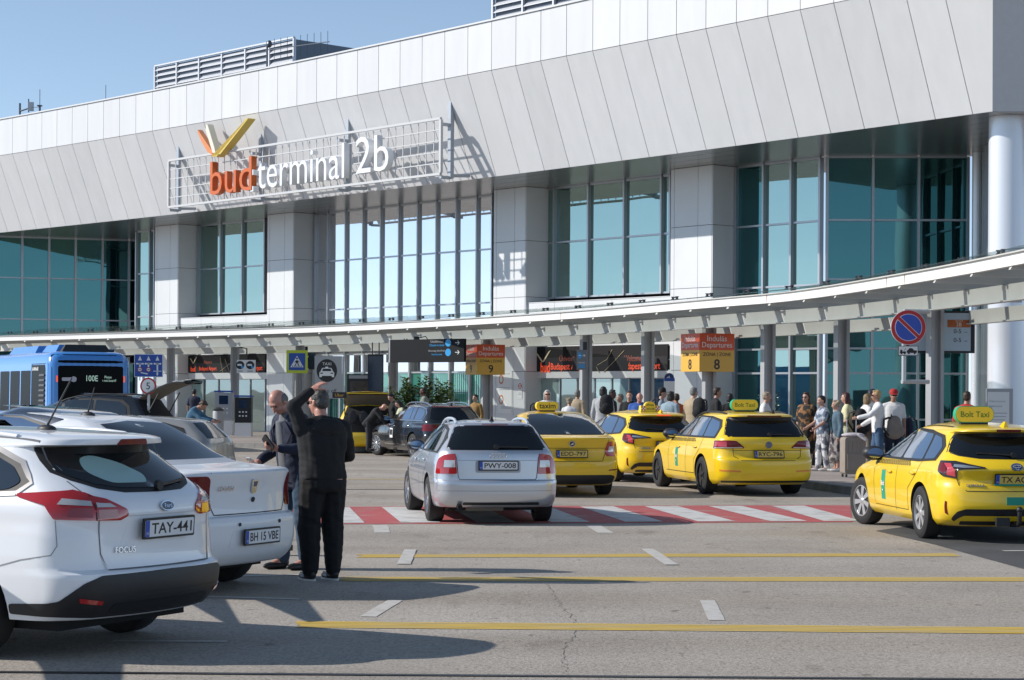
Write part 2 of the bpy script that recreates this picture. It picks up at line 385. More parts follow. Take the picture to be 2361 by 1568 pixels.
def glass(name, tint, dark, mixv, rough=0.01):
    m = bpy.data.materials.new(name); m.use_nodes = True; nt = m.node_tree; MATS[name] = m
    b = nt.nodes['Principled BSDF']; out = nt.nodes['Material Output']
    b.inputs['Base Color'].default_value = (*dark, 1); b.inputs['Roughness'].default_value = 0.05
    g = nt.nodes.new('ShaderNodeBsdfGlossy'); g.inputs['Color'].default_value = (*tint, 1); g.inputs['Roughness'].default_value = rough
    mx = nt.nodes.new('ShaderNodeMixShader'); mx.inputs[0].default_value = mixv
    # large panes are never quite flat
    tc = nt.nodes.new('ShaderNodeTexCoord'); n = nt.nodes.new('ShaderNodeTexNoise'); n.inputs['Scale'].default_value = 0.55; n.inputs['Detail'].default_value = 1
    nt.links.new(tc.outputs['Object'], n.inputs['Vector']); bp = nt.nodes.new('ShaderNodeBump'); bp.inputs['Strength'].default_value = 0.12; bp.inputs['Distance'].default_value = 0.05
    nt.links.new(n.outputs[0], bp.inputs['Height']); nt.links.new(bp.outputs[0], g.inputs['Normal'])
    nt.links.new(b.outputs[0], mx.inputs[1]); nt.links.new(g.outputs[0], mx.inputs[2]); nt.links.new(mx.outputs[0], out.inputs[0])
    return m
m_teal = glass('teal_glass', (0.36, 0.48, 0.44), (0.012, 0.05, 0.052), 0.72)
m_tealdark = glass('deep_teal_glass', (0.075, 0.21, 0.215), (0.012, 0.045, 0.055), 0.72)
m_mirror = glass('mirror_glass', (0.77, 0.77, 0.79), (0.10, 0.11, 0.12), 0.85)
m_blind = glass('green_glass_with_blinds', (0.4, 0.6, 0.55), (0.11, 0.42, 0.33), 0.22)
m_entr = glass('entrance_glass', (0.5, 0.62, 0.6), (0.035, 0.05, 0.05), 0.4)
m_entrl = glass('pale_entrance_glass', (0.6, 0.72, 0.7), (0.30, 0.42, 0.40), 0.3)
bld = thing('airport_terminal', 'long white airport terminal with slanted panelled roof edge and teal glass bays', 'terminal building', F(20, NP, 0), world=True)
def fbox(mb, s0, s1, n0, n1, z0, z1, mi=0):   # box in front coordinates (n0 < n1)
    mb.hexa([F(s1, n1, z0), F(s0, n1, z0), F(s0, n0, z0), F(s1, n0, z0), F(s1, n1, z1), F(s0, n1, z1), F(s0, n0, z1), F(s1, n0, z1)], mi); return mb
# roof edge: dark core with separate panels hung on it
SL = 74.0; jA, jB = SZ(1845, 19, NK)[0], SZ(1133, 162, NK)[0]; PW = (jB - jA) / 11; J0 = jA - PW * 4
core = MB(); st = [i * 1.25 for i in range(int(SL / 1.25) + 1)]
prof = [(-14, ZR - .25), (NK - 0.45, ZR - 0.06), (NK - 0.05, ZR - 0.06), (NK - 0.05, ZK), (-0.045, ZB + 0.03), (-0.3, ZB + 0.03)]
for a, b in zip(st, st[1:]):
    a = max(a, .06)
    for (n0, z0), (n1, z1) in zip(prof, prof[1:]): core.quad(F(a, n0, z0), F(b, n0, z0), F(b, n1, z1), F(a, n1, z1))
core.build('roof_core', m_gap, bld)
cap = MB()
for a, b in zip(st, st[1:]): fbox(cap, a if a > 0 else -1.0, b, NK - 0.6, NK + 0.05, ZR, ZR + 0.055)
cap.build('parapet_cap', m_white, bld)
g = 0.014; k = 0
edges = [0.0]; e = J0
while e < SL:
    if e > 0.3: edges.append(e)
    e += PW
UP, LO = [], []
slope = Vector((0, 0, 0))
for a, b in zip(edges, edges[1:]):
    ga = g if a > 0 else 0
    ta = a + ga if a > 0 else -1.0
    mb = MB(); fbox(mb, ta, b - g, NK - 0.04, NK, ZK + 0.012, ZR - 0.01); mb.build('fascia_panel', random.choice(WP), bld)
    mb = MB(); ob = 0.10
    def SP(s_, t, d): return F(s_ , NK * t + d * 0.93, lerp(ZB, ZK - 0.012, t) - d * 0.36)
    mb.hexa([SP(b - g, 0, 0), SP(a + ga, 0, 0), SP(a + ga, 0, -.04), SP(b - g, 0, -.04), SP(b - g, 1, 0), SP(ta, 1, 0), SP(ta, 1, -.04), SP(b - g, 1, -.04)])
    mb.build('slanted_fascia_panel', random.choice(WP), bld)
# end wall of the roof edge, turned to the right
X0, Y0, th0 = Fc(0)
endm = M('end_wall_panel', (0.60, 0.62, 0.65), 0.4, noise=0.05)
k0 = F(-1.0, NK, ZK); r0 = F(-1.0, NK, ZR); b0 = F(0, 0, ZB)
mb = MB(); E_ = Vector((14, -0.6, 0))
mb.quad(b0, b0 + E_, k0 + E_, k0); mb.quad(k0, k0 + E_, r0 + E_, r0)
mb.build('end_wall', endm, bld)
# soffit in long metal strips
ns = [0.0, -0.8, -1.6, -2.4, -3.2, -4.1, -5.4, -7.2]
cuts = [0, 5, 11, 17, 23, 29, 35, 41, 47, 53, 60, 74]
for i in range(len(ns) - 1):
    for a, b in zip(cuts, cuts[1:]):
        mb = MB(); fbox(mb, a + (.01 if a else 0), b - .01, ns[i + 1] + 0.012, ns[i] - (0.012 if i else 0.05), ZB + 0.004, ZB + 0.03); mb.build('soffit_strip', m_soff, bld)
mb = MB(); mb.hexa([(*(b0 + Vector((.02, .05, 0))).xy, ZB + .004), (*(b0 + E_).xy, ZB + .004), (*(b0 + E_ + Vector((0, 14, 0))).xy, ZB + .004), (*(F(0, -14, 0)).xy, ZB + .004),
         (*(b0 + Vector((.02, .05, 0))).xy, ZB + .03), (*(b0 + E_).xy, ZB + .03), (*(b0 + E_ + Vector((0, 14, 0))).xy, ZB + .03), (*(F(0, -14, 0)).xy, ZB + .03)])
mb.build('soffit_strip', m_soff, bld)
# body behind the glazing
mb = MB()
for a, b in zip(cuts, cuts[1:]): mb.quad(F(max(a, 14), NG - 1.3, 0.1), F(max(b, 14), NG - 1.3, 0.1), F(max(b, 14), NG - 1.3, ZB), F(max(a, 14), NG - 1.3, ZB)) if b > 14 and a < 44 else None
mb.build('inner_wall', m_gap, bld)

# glazed wall between two plan points
def curtain(P0, P1, cols, rows, mat, name='window', mw=0.075, md=0.13, tz=0.06, mullmat=None, matfn=None, tops=True, proud=0.02):
    P0, P1 = Vector((P0.x, P0.y, 0)), Vector((P1.x, P1.y, 0)); L = (P1 - P0).length; u = (P1 - P0) / L; nrm = Vector((u.y, -u.x, 0))
    fr = MB()
    def bx(t0, t1, z0, z1, d0, d1):
        q = [P0 + u * t0 + nrm * d1, P0 + u * t1 + nrm * d1, P0 + u * t1 + nrm * d0, P0 + u * t0 + nrm * d0]
        fr.hexa([(v.x, v.y, z0) for v in q] + [(v.x, v.y, z1) for v in q])
    cs = [c * L for c in cols]
    for c in cs: bx(c - mw / 2, c + mw / 2, rows[0], rows[-1], -0.05, md)
    for j, z in enumerate(rows):
        for a, b in zip(cs, cs[1:]): bx(a + mw / 2, b - mw / 2, z - tz / 2, z + tz / 2, -0.04, md * 0.45)
    w = fr.build(name, mullmat or m_mull, bld)
    for i, (a, b) in enumerate(zip(cs, cs[1:])):
        for j, (z0, z1) in enumerate(zip(rows, rows[1:])):
            pm = MB(); q = [P0 + u * (a + mw / 2 - .01) + nrm * 0.0, P0 + u * (b - mw / 2 + .01) + nrm * 0.0]; r_ = [v - nrm * 0.02 for v in q]
            jit = nrm * random.uniform(-.004, .004)
            pm.hexa([(*(q[0] + jit).xy, z0 + tz / 2 - .01), (*q[1].xy, z0 + tz / 2 - .01), (*r_[1].xy, z0 + tz / 2 - .01), (*r_[0].xy, z0 + tz / 2 - .01),
                     (*(q[0]).xy, z1 - tz / 2 + .01), (*(q[1] - jit).xy, z1 - tz / 2 + .01), (*r_[1].xy, z1 - tz / 2 + .01), (*r_[0].xy, z1 - tz / 2 + .01)])
            mm = matfn(i, j) if matfn else mat
            o = pm.build('pane', mm, w); o.location = (0, 0, 0)
    return w
def bay(pxs, rows, mat, n=NG, **k):           # glazing of the front between picture columns
    ss = [S(p, n) for p in pxs]; P0, P1 = F(ss[0], n, 0), F(ss[-1], n, 0)
    u = (P1 - P0); cols = [((F(s_, n, 0) - P0).dot(u)) / u.length_squared for s_ in ss]; cols[0], cols[-1] = 0, 1
    return curtain(P0, P1, cols, rows, mat, **k)
def panel_wall(s0, s1, n, zs, ss=None, mat=None, name='cladding_panel', th=0.03, side=False):
    """cladding of single panels on plane n from s0 (right) to s1 (left), rows zs, joints at ss"""
    ss = ss or [s0, s1]
    for a, b in zip(ss, ss[1:]):
        for z0, z1 in zip(zs, zs[1:]):
            mb = MB(); fbox(mb, a + .008, b - .008, n - th, n, z0 + .008, z1 - .008); mb.build(name, mat or m_pier, bld)
def pier(pl, pr, px_side=None):
    s1, s0 = S(pl, NP), S(pr, NP); zs = [0.135, 2.55, 5.17, 7.15, ZB]
    w = s1 - s0; js = [s0, s0 + w * 0.34, s0 + w * 0.92, s1] if w > 1.5 else [s0, s0 + w * .3, s1]
    panel_wall(s0, s1, NP, zs, js)
    for z0, z1 in zip(zs, zs[1:]):            # right flank
        mb = MB(); fbox(mb, s0 - .03, s0 - .001, NG - .1, NP - .012, z0 + .008, z1 - .008); mb.build('cladding_panel', m_pier, bld)
        mb = MB(); fbox(mb, s1 + .001, s1 + .03, NG - .1, NP - .012, z0 + .008, z1 - .008); mb.build('cladding_panel', m_pier, bld)
    mb = MB(); fbox(mb, s0 + .01, s1 - .01, NG - .1, NP - .035, 0.13, ZB); mb.build('pier_core', m_gap, bld)
    return s0, s1
pA = pier(356, 408); pB = pier(615, 674); pC = pier(1137, 1209); pD = pier(1545, 1639)
zr = [5.15, 7.10, ZB - .03]
bay([316, 347, 358], [2.6, 5.15, 7.10, ZB - .03], m_teal)
bay([436, 460, 511, 561, 612], zr, m_teal)
bay([727, 758, 799, 840, 881, 923, 966, 1009, 1054.5, 1101, 1136], [3.3, 5.1, 7.06, ZB - .03], m_mirror, md=0.11, mw=.06, matfn=lambda i, j: m_mirror)
bay([1241, 1280, 1359, 1441.6, 1527, 1547], zr, m_teal)
def rightmat(i, j): return m_tealdark if i == 0 else m_teal
bay([1699, 1762, 1826, 1892], [0.4, 1.05, 2.45, 3.2, 5.15, 7.10, ZB - .03], m_teal, matfn=rightmat)
cP0, cP1 = F(S(1904, NG), NG, 0), D(2232, 356, 60.2)
curtain(cP0, cP1, [0, 0.325, 0.65, 1.0], [0.3, 1.05, 2.45, 3.2, 5.3, 7.10, ZB - .03], m_tealdark)
rP0, rP1 = Vector((14.35, 60.6, 0)), Vector((13.15, 54.2, 0))
curtain(rP0, rP1, [0, .25, .5, .75, 1], [0.3, 2.45, 5.15, 7.1, ZB - .03], m_teal)
lP1 = D(316, 556, 95.6); lP0 = D(-90, 550, 93.0)
lx = [-90, -62, -5, 55, 117, 178, 240, 301, 316]
lc = [(D(x, 0, interp(x, [-90, 316], [93.0, 95.6])).x - lP0.x) / (lP1.x - lP0.x) for x in lx]; lc[0] = 0; lc[-1] = 1
curtain(lP0, lP1, lc, [0.3, 3.1, 5.15, 7.10, ZB - .03], m_tealdark, mw=0.1)
# ledges below the teal windows and the entrance fronts
def entrance(pl, pr, sl, sr):
    s1, s0 = sl, sr
    w = s1 - s0; n_ = max(3, int(w / 1.35)); js = [s0 + w * i / n_ for i in range(n_ + 1)]
    panel_wall(s0, s1, NG + .95, [4.55, 4.94], js, name='ledge_panel')
    mb = MB(); fbox(mb, s0, s1, NG - .1, NG + .955, 4.94, 4.965); mb.build('ledge_top', m_white, bld)
    mb = MB(); fbox(mb, s0, s1, NG + .05, NG + .90, 4.5, 4.93); mb.build('ledge_core', m_gap, bld)
    panel_wall(s0, s1, NG + .45, [3.36, 4.52], js, name='cladding_panel', mat=m_pier)
    mb = MB(); fbox(mb, s0, s1, NG + .30, NG + .48, 2.32, 2.58); mb.build('door_header', m_white, bld)
    return s0, s1
eL = entrance(0, 0, pA[0] - .001, pB[1] + .001)
eR = entrance(0, 0, pC[0] - .001, pD[1] + .001)
m_doorf = M('door_frame', (0.45, 0.46, 0.47), 0.4, 0.5)
bay([428, 470, 505, 540, 578, 612], [0.14, 2.32], m_entr, n=NG + .3, name='sliding_door', mw=0.05, md=.04, matfn=lambda i, j: m_entrl if i == 0 else m_entr, mullmat=m_doorf)
bay([1240, 1292, 1332, 1372, 1412, 1452, 1488, 1545], [0.14, 2.32], m_entr, n=NG + .3, name='sliding_door', mw=0.05, md=.04, matfn=lambda i, j: m_entrl if i in (0, 3, 4) else m_entr, mullmat=m_doorf)
# ground floor window with green blinds
gx = [727, 760, 800, 843, 905, 949, 994, 1041, 1087, 1136]
wv = bay(gx, [0.35, 2.55, 3.28], m_blind, n=NG + .15, name='blind_window', md=.12, matfn=lambda i, j: (m_tealdark if i < 2 and j == 0 else (m_blind if j == 0 else m_mirror)), mullmat=M('light_mullion', (0.62, 0.64, 0.66), 0.35, .3))
fb = MB()
ss0, ss1 = S(1136, NG + .1), S(728, NG + .1); L_ = ss1 - ss0; i = 0
while i * 0.12 < L_:                            # vertical blind slats behind the glass
    a = ss0 + i * 0.12; fbox(fb, a, a + .015, NG + .17, NG + .18, 0.5, 2.5); i += 1
fb.build('blind_slat', M('blind_edge', (0.05, 0.22, 0.17), .6), wv, kind='stuff').location = (0, 0, 0)
# dark banners over the entrances with the airport's name
m_ban = M('banner_dark', (0.018, 0.017, 0.018), 0.6, spec=.15); m_ban2 = M('banner_grey', (0.04, 0.038, 0.042), 0.5, spec=.2, noise=.4, nscale=.5, nstretch=(1, 1, 3))
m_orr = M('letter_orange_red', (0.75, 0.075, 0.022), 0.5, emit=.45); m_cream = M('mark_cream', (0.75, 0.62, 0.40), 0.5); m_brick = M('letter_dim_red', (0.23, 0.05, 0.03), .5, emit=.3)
def on_front(px, py, n):                       # frame on the front for lettering: origin, along (to the right), up
    s_, z = SZ(px, py, n); th = TH0 - RATE * s_
    return F(s_, n, z), Vector((math.cos(th), -math.sin(th), 0)), Vector((0, 0, 1))
def banner(pl, pr, zlo, zhi, words):
    n = NG + .50; s1, s0 = S(pl, n), S(pr, n)
    mb = MB(); fbox(mb, s0, s1, n - .1, n, zlo, zhi); b = mb.build('entrance_banner', m_ban, bld)
    mb = MB(); fbox(mb, s0 + .03, s1 - .03, n, n + .004, zlo + .02, lerp(zlo, zhi, .55)); mb.build('banner_band', m_ban2, b).location = (0, 0, 0)
    for px, py, t, h, m in words:
        o, ux, uy = on_front(px, py, n + .012); w_ = h if isinstance(h, tuple) else None; q = text('banner_lettering', t, 1, m, o, ux, uy, b, depth=.003, height=w_[1] if w_ else h, width=w_[0] if w_ else None, bold=.006); q.location = (0, 0, 0)
    return b, n
b, n = banner(428, 611, 2.60, 3.33, [(445, 851, 'bud', (.34, .22), m_orr), (479, 851, 'Budapest Airport', (1.3, .22), m_orr), (479, 835, 'Welcome to', (.62, .13), m_brick), (598, 851, 'rport', (.42, .22), m_orr)])
def bird(px, py, n, w, h, mat, par):
    o, ux, uy = on_front(px, py, n); mb = MB(); nz = ux.cross(uy)
    mb.prism([(-.5 * w, .75 * h), (-.08 * w, 0), (0, .05 * h), (-.4 * w, .75 * h)], o, ux, uy, nz, .01); mb.prism([(-.05 * w, 0), (.06 * w, 0), (.55 * w, 1 * h), (.4 * w, .86 * h), (.03 * w, .16 * h)], o, ux, uy, nz, .01)
    mb.build('bird_mark', mat, par).location = (0, 0, 0)
bird(446, 838, n + .01, .5, .3, m_cream, b)
def rays(pts, n, par):
    mb = MB()
    for a, c in pts: mb.bar(on_front(*a, n + .012)[0], on_front(*c, n + .012)[0], .045, .008)
    mb.build('banner_line', m_cream, par).location = (0, 0, 0)
rays([((508, 825), (514, 858)), ((508, 856), (531, 838)), ((519, 828), (530, 858))], n, b)
b, n = banner(1233, 1539, 2.55, 3.42, [(1257, 847, 'bud', (.48, .36), m_orr), (1312, 847, 'Budapest Airport', (1.9, .30), m_orr), (1312, 826, 'Üdvözli a', (1.0, .2), m_brick), (1477, 846, 'Budapest Airport', (1.85, .30), m_orr), (1465, 826, 'Welcome to', (1.1, .2), m_brick)])
bird(1252, 835, n + .01, .75, .42, m_cream, b)
rays([((1378, 842), (1400, 829)), ((1400, 829), (1412, 806)), ((1392, 858), (1416, 834)), ((1416, 834), (1440, 808)), ((1376, 846), (1382, 860))], n, b)
# corner columns
m_colw = M('column_metal', (0.74, 0.76, 0.80), 0.28, metal=0.25)
mb = MB(); mb.lathe([(.49, 0.13), (.49, 4.9), (.485, 4.905), (.485, 4.925), (.49, 4.93), (.49, ZB)], 40, (12.88, 51.75, 0)); mb.build('round_column', m_colw, bld, smooth=40)
mb = MB(); mb.lathe([(.15, .13), (.15, ZB)], 24, (13.85, 59.3, 0)); mb.build('round_column', m_colw, bld, smooth=40)
# louvred roof plant
m_louv = M('louvre_metal', (0.62, 0.63, 0.66), 0.45, .3); m_louvd = M('louvre_shadow', (0.05, 0.05, 0.055), .8); m_plant = M('plant_casing', (0.16, 0.19, 0.24), .5)
def roof_plant(pl, pr, ptop, ztop, label, nbays, n=-4.0, depth=5.0):
    s1, s0 = S(pl, n), S(pr, n)
    t = thing('roof_plant', label, 'roof plant', F((s0 + s1) / 2, n - depth / 2, ZR - .25), world=True)
    mb = MB(); fbox(mb, s0 + .06, s1 - .06, n - depth, n - .12, ZR - .3, ztop - .02); mb.build('casing', m_plant, t)
    fr = MB(); w = (s1 - s0) / nbays
    for i in range(nbays + 1): fbox(fr, s0 + w * i - .04, s0 + w * i + .04, n - .10, n + .02, ZR - .3, ztop)
    fbox(fr, s0, s1, n - .1, n + .025, ztop, ztop + .06); fr.build('louvre_frame', m_louv, t)
    z = ZR - .2
    while z < ztop - .1:
        for i in range(nbays):
            a, b_ = s0 + w * i + .05, s0 + w * (i + 1) - .05
            q = MB(); q.hexa([F(b_, n, z), F(a, n, z), F(a, n - .09, z + .10), F(b_, n - .09, z + .10), F(b_, n, z + .03), F(a, n, z + .03), F(a, n - .09, z + .13), F(b_, n - .09, z + .13)]); q.build('louvre_slat', m_louv, t)
        z += .25
    return t
s_, zt = SZ(352, 155, -4.0)
roof_plant(352, 672, 155, zt, 'long grey louvred roof plant standing left of centre on the roof edge', 6)
roof_plant(1130, 1420, 0, zt + .3, 'grey louvred roof plant cut off by the top edge of the picture', 4)
# roof aerials
m_pole = M('aerial_metal', (0.10, 0.11, 0.13), .4, .6)
def aerial(px, ptop, label, kind, n=-1.0):
    s_, zt = SZ(px, ptop, n); b = F(s_, n, ZR - .05); th = TH0 - RATE * s_; u = Vector((math.cos(th), -math.sin(th), 0))
    t = thing('roof_aerial', label, 'aerial', b)
    h = zt - b.z; mb = MB()
    if kind == 'whip':
        mb.tube([(0, 0, 0), (0, 0, h * .55)], .05, 8); mb.build('mast', m_pole, t); mb = MB(); mb.tube([(0, 0, h * .55), (0, 0, h)], .016, 6); mb.build('whip', m_pole, t); mb = MB(); mb.box((0, 0, h * .56), (.2, .2, .05)); mb.build('collar', m_pole, t)
    elif kind == 'thin': mb.tube([(0, 0, 0), (0, 0, h)], .014, 6); mb.build('whip', m_pole, t)
    elif kind == 'dish':
        mb.tube([(0, 0, 0), (0, 0, h)], .05, 8); mb.build('mast', m_pole, t)
        mb = MB(); mb.tube([Vector((0, 0, h * .7)), u * .75 + Vector((0, 0, h * .75))], .035, 6); mb.tube([u * .75 + Vector((0, 0, h * .6)), u * .75 + Vector((0, 0, h * 1.1))], .03, 6); mb.build('arm', m_pole, t)
        mb = MB(); mb.box(u * .95 + Vector((0, 0, h * .8)), (.25, .12, .4)); mb.build('antenna_panel', M('aerial_white', (.6, .6, .6), .5), t)
        mb = MB(); mb.bar(u * .8 + Vector((0, 0, h * .78)), u * 1.7 + Vector((0, 0, h * .72)), .025); mb.build('antenna_rod', m_pole, t)
    else:
        mb.tube([(0, 0, 0), (0, 0, h)], .04, 8); mb.build('mast', m_pole, t)
        mb = MB(); mb.bar(u * -.1 + Vector((0, 0, h * .86)), u * 4.2 + Vector((0, 0, h * .78)), .035)
        for i in range(9):
            c = u * (.5 + i * .45) + Vector((0, 0, h * (.85 - i * .008))); mb.bar(c - Vector((0, 0, .42)), c + Vector((0, 0, .42)), .018)
        mb.build('yagi_elements', m_pole, t)
        mb = MB(); mb.ell(u * .15 + Vector((0, 0, h * .95)), (.12, .12, .16), 10, 6); mb.build('amplifier', m_pole, t)
aerial(46, 238, 'dark roof mast with side arm and white panel, leftmost of the roof aerials', 'dish')
aerial(92, 206, 'tall whip aerial on a thick foot near the left end of the roof', 'whip')
aerial(244, 196, 'single hair-thin aerial on the roof between left masts and louvred plant', 'thin')
aerial(616, 96, 'many-toothed yagi aerial in front of the louvred roof plant', 'yagi', n=-3.2)

# ---------------------------------------------------------------- rooftop name sign
NS = 1.35
o0, ux, uy = on_front(700, 420, NS)
sign = thing('rooftop_name_sign', 'huge sign of raised orange and white letters on a grid frame on the roof edge', 'sign', F(29, NS, 8.95), world=True)
m_frame = M('sign_frame_white', (0.58, 0.58, 0.58), .45); m_let = M('letter_white', (0.82, 0.83, 0.85), .35); m_ora = M('letter_orange', (0.62, 0.135, 0.025), .4); m_steel = M('sign_steel', (0.40, 0.43, 0.47), .45, .4)
m_yelw = M('bird_yellow', (0.70, 0.52, 0.10), .4); m_crm = M('bird_cream', (0.74, 0.70, 0.58), .45); m_salm = M('bird_orange', (0.72, 0.25, 0.08), .4)
sL, zl = SZ(389, 478, NS); sR, zh = SZ(1017, 273, NS)
mb = MB()
for z in (zl, zh): fbox(mb, sR, sL, NS - .05, NS + .05, z - .04, z + .04)
for s_ in (sR, sL): fbox(mb, s_ - .05, s_ + .05, NS - .05, NS + .05, zl + .04, zh - .04)
mb.build('frame', m_frame, sign)
for j in range(1, 5):
    mb = MB(); z = lerp(zl, zh, j / 5); 
    for q in range(8): fbox(mb, lerp(sR, sL, q / 8), lerp(sR, sL, (q + 1) / 8), NS - .02, NS + .012, z - .017, z + .017)
    mb.build('grid_rail', m_frame, sign)
nv = 40
for i in range(1, nv):
    s_ = lerp(sR, sL, i / nv); mb = MB(); fbox(mb, s_ - .014, s_ + .014, NS - .05, NS - .021, zl + .05, zh - .05); mb.build('grid_bar', m_frame, sign)
for px in (412, 602, 803, 1039):
    s_ = S(px, NS - .5); th = TH0 - RATE * s_; mb = MB()
    n2 = NS - .42; ztp = lerp(ZB, ZK, (n2 + .02) / NK)
    fbox(mb, s_ - .08, s_ + .08, n2 - .1, n2 + .05, 9.0, ztp + .18)
    mb.bar(F(s_, n2, 9.1), F(s_, .1, 9.15), .1); mb.bar(F(s_, n2, 10.1), F(s_, .9, 10.1), .06)
    mb.bar(F(s_, NS, 9.02), F(s_, n2, 9.02), .1); mb.bar(F(s_, NS, 10.8), F(s_, n2, 10.8), .1)
    mb.build('support_post', m_steel, sign)
NL = NS + .03
def letters(txt, pl, pr, pb, pt, mat, dep=.24):
    sA, zA = SZ(pl, pb[0], NL + dep); sB, zB = SZ(pr, pb[1], NL + dep); sm = (sA + sB) / 2; th = TH0 - RATE * sm
    sT, zT = SZ(*pt, NL + dep)
    me_w = sA - sB; zbase = (zA + zB) / 2; o = F(sm, NL + dep / 2, (zbase + zT) / 2)
    q = text('raised_lettering', txt, 1, mat, o, Vector((math.cos(th), -math.sin(th), 0)), (0, 0, 1), sign, depth=dep / 2, bold=-0.004, width=me_w, height=(zT - zbase))
    return q
letters('bud', 484, 579, (450, 439), (576, 360), m_ora)
def split_word(word, pl, pr, yb, yt, mat):     # letters of 'terminal' are placed as one word
    return letters(word, pl, pr, yb, yt, mat)
split_word('terminal', 593, 792, (434, 413), (789, 330), m_let)
letters('2b', 820, 895, (407, 387), (857, 312), m_let)
for py in (398, 436):
    o, ux, uy = on_front(586, py, NL + .1); mb = MB(); mb.box(o, (.2, .22, .2), rz=-(TH0 - RATE * 32)); mb.build('colon_dot', m_let, sign)
def wing(pts, mat, name, dep):
    o, ux, uy = on_front(498, 360, NL); nz = ux.cross(uy); P = []
    for p in pts:
        s_, z = SZ(p[0], p[1], NL + dep); q = F(s_, NL, z) - o; P.append((q.dot(ux), q.z))
    mb = MB(); mb.prism(P, o, ux, uy, nz, dep); mb.build(name, mat, sign)
wing([(486, 361), (499, 361), (565, 275), (570, 272), (571, 274), (508, 355)], m_yelw, 'bird_wing', .35)
wing([(497, 355), (494, 340), (478, 286), (475, 288), (474, 300), (490, 352)], m_crm, 'bird_wing', .28)
wing([(490, 358), (490, 350), (456, 299), (455, 303), (464, 326), (478, 350)], m_salm, 'bird_wing', .22)
# ---------------------------------------------------------------- glass canopy along the kerb
CAN = Path(spline([(-52, 113, 0), (-36, 99.5, 0), (-22.4, 87, 0), (-8.6, 73.6, 0), (0.23, 60.3, 0), (5.13, 49.1, 0), (6.54, 45.2, 0), (7.72, 38.2, 0), (8.36, 32.2, 0), (8.7, 26, 0), (8.8, 20, 0)], 14))
cano = thing('kerbside_canopy', 'long curved grey steel canopy with glass roof over the pavement', 'canopy', CAN.at(50, -2, 0), world=True)
m_csteel = M('canopy_steel', (0.56, 0.55, 0.52), 0.5, noise=0.10, nscale=1.2, bump=0.03)
m_cfront = M('canopy_front_white', (0.80, 0.79, 0.76), 0.45, noise=0.08, nscale=.6)
m_rust = M('rust_streak', (0.30, 0.13, 0.06), .8)
m_post = M('post_grey', (0.36, 0.365, 0.37), 0.5, noise=0.06, nscale=2)
m_cglass = M('canopy_glass', (0.16, 0.20, 0.20), 0.08, spec=.6)
nt_ = m_cglass.node_tree; tr_ = nt_.nodes.new('ShaderNodeBsdfTransparent'); tr_.inputs[0].default_value = (.86, .89, .875, 1); mx_ = nt_.nodes.new('ShaderNodeMixShader'); mx_.inputs[0].default_value = .78
nt_.links.new(nt_.nodes['Principled BSDF'].outputs[0], mx_.inputs[1]); nt_.links.new(tr_.outputs[0], mx_.inputs[2]); nt_.links.new(mx_.outputs[0], nt_.nodes['Material Output'].inputs[0])
m_dark = M('dark_fitting', (0.04, 0.04, 0.045), .45, .3)
def cbox(mb, d0, d1, o0, o1, z0, z1, mi=0):    # o0 < o1 (o1 nearer the road); d grows to the right
    mb.hexa([CAN.at(d0, o1, z0), CAN.at(d1, o1, z0), CAN.at(d1, o0, z0), CAN.at(d0, o0, z0), CAN.at(d0, o1, z1), CAN.at(d1, o1, z1), CAN.at(d1, o0, z1), CAN.at(d0, o0, z1)], mi)
dA, dB = CAN.px(-60, 0), CAN.L - 1.0
SEG = 2.0; nb = int((dB - dA) / SEG)
for i in range(nb):
    d0, d1 = dA + i * SEG, dA + (i + 1) * SEG
    if i % 3 == 0:
        for nm, o0, o1, z0, z1, mt in (('front_beam', -.12, 0, 3.94, 4.14, m_cfront), ('front_beam_flange', -.16, .05, 4.14, 4.165, m_csteel), ('edge_beam', -1.43, -1.35, 3.56, 3.86, m_csteel), ('edge_beam_flange', -1.47, -1.28, 3.535, 3.56, m_csteel), ('rear_beam', -3.1, -3.02, 3.36, 3.64, m_csteel), ('rear_beam_flange', -3.15, -2.95, 3.33, 3.36, m_csteel)):
            mb = MB(); n_ = 6
            dd = min(d0 + 3 * SEG, dB)
            for q in range(n_): cbox(mb, lerp(d0, dd, q / n_) + (.004 if q == 0 else 0), lerp(d0, dd, (q + 1) / n_), o0, o1, z0, z1)
            mb.build(nm, mt, cano)
    # rafter with fin end
    a, b = CAN.at(d0, .02, 3.99), CAN.at(d0, -4.2, 4.10)
    mb = MB(); mb.hexa([CAN.at(d0 - .05, .0, 3.88), CAN.at(d0 + .05, .0, 3.88), CAN.at(d0 + .05, -4.3, 3.84), CAN.at(d0 - .05, -4.3, 3.84), CAN.at(d0 - .05, -.13, 4.12), CAN.at(d0 + .05, -.13, 4.12), CAN.at(d0 + .05, -4.3, 4.50), CAN.at(d0 - .05, -4.3, 4.50)])
    mb.build('rafter', m_csteel, cano)
    mb = MB(); e0, e1 = d0 + .02, d1 - .02; mb.hexa([CAN.at(e0, .10, 4.20), CAN.at(e1, .10, 4.20), CAN.at(e1, -3.9, 4.62), CAN.at(e0, -3.9, 4.62), CAN.at(e0, .10, 4.22), CAN.at(e1, .10, 4.22), CAN.at(e1, -3.9, 4.64), CAN.at(e0, -3.9, 4.64)]); mb.build('roof_pane', m_cglass, cano)
    for q in (-.12, .12):                        # point fixings in pairs
        mb = MB(); p = CAN.at(d0 + q, -.55, 4.30); mb.lathe([(.05, 0), (.05, .02), (.03, .03), (.03, .06), (.05, .065), (.05, .085)], 8, p - Vector((0, 0, .02)))
        if q < 0: mb.bar(CAN.at(d0 - .12, -.55, 4.34), CAN.at(d0 + .12, -.55, 4.34), .03)
        mb.build('glass_clamp', m_dark, cano)
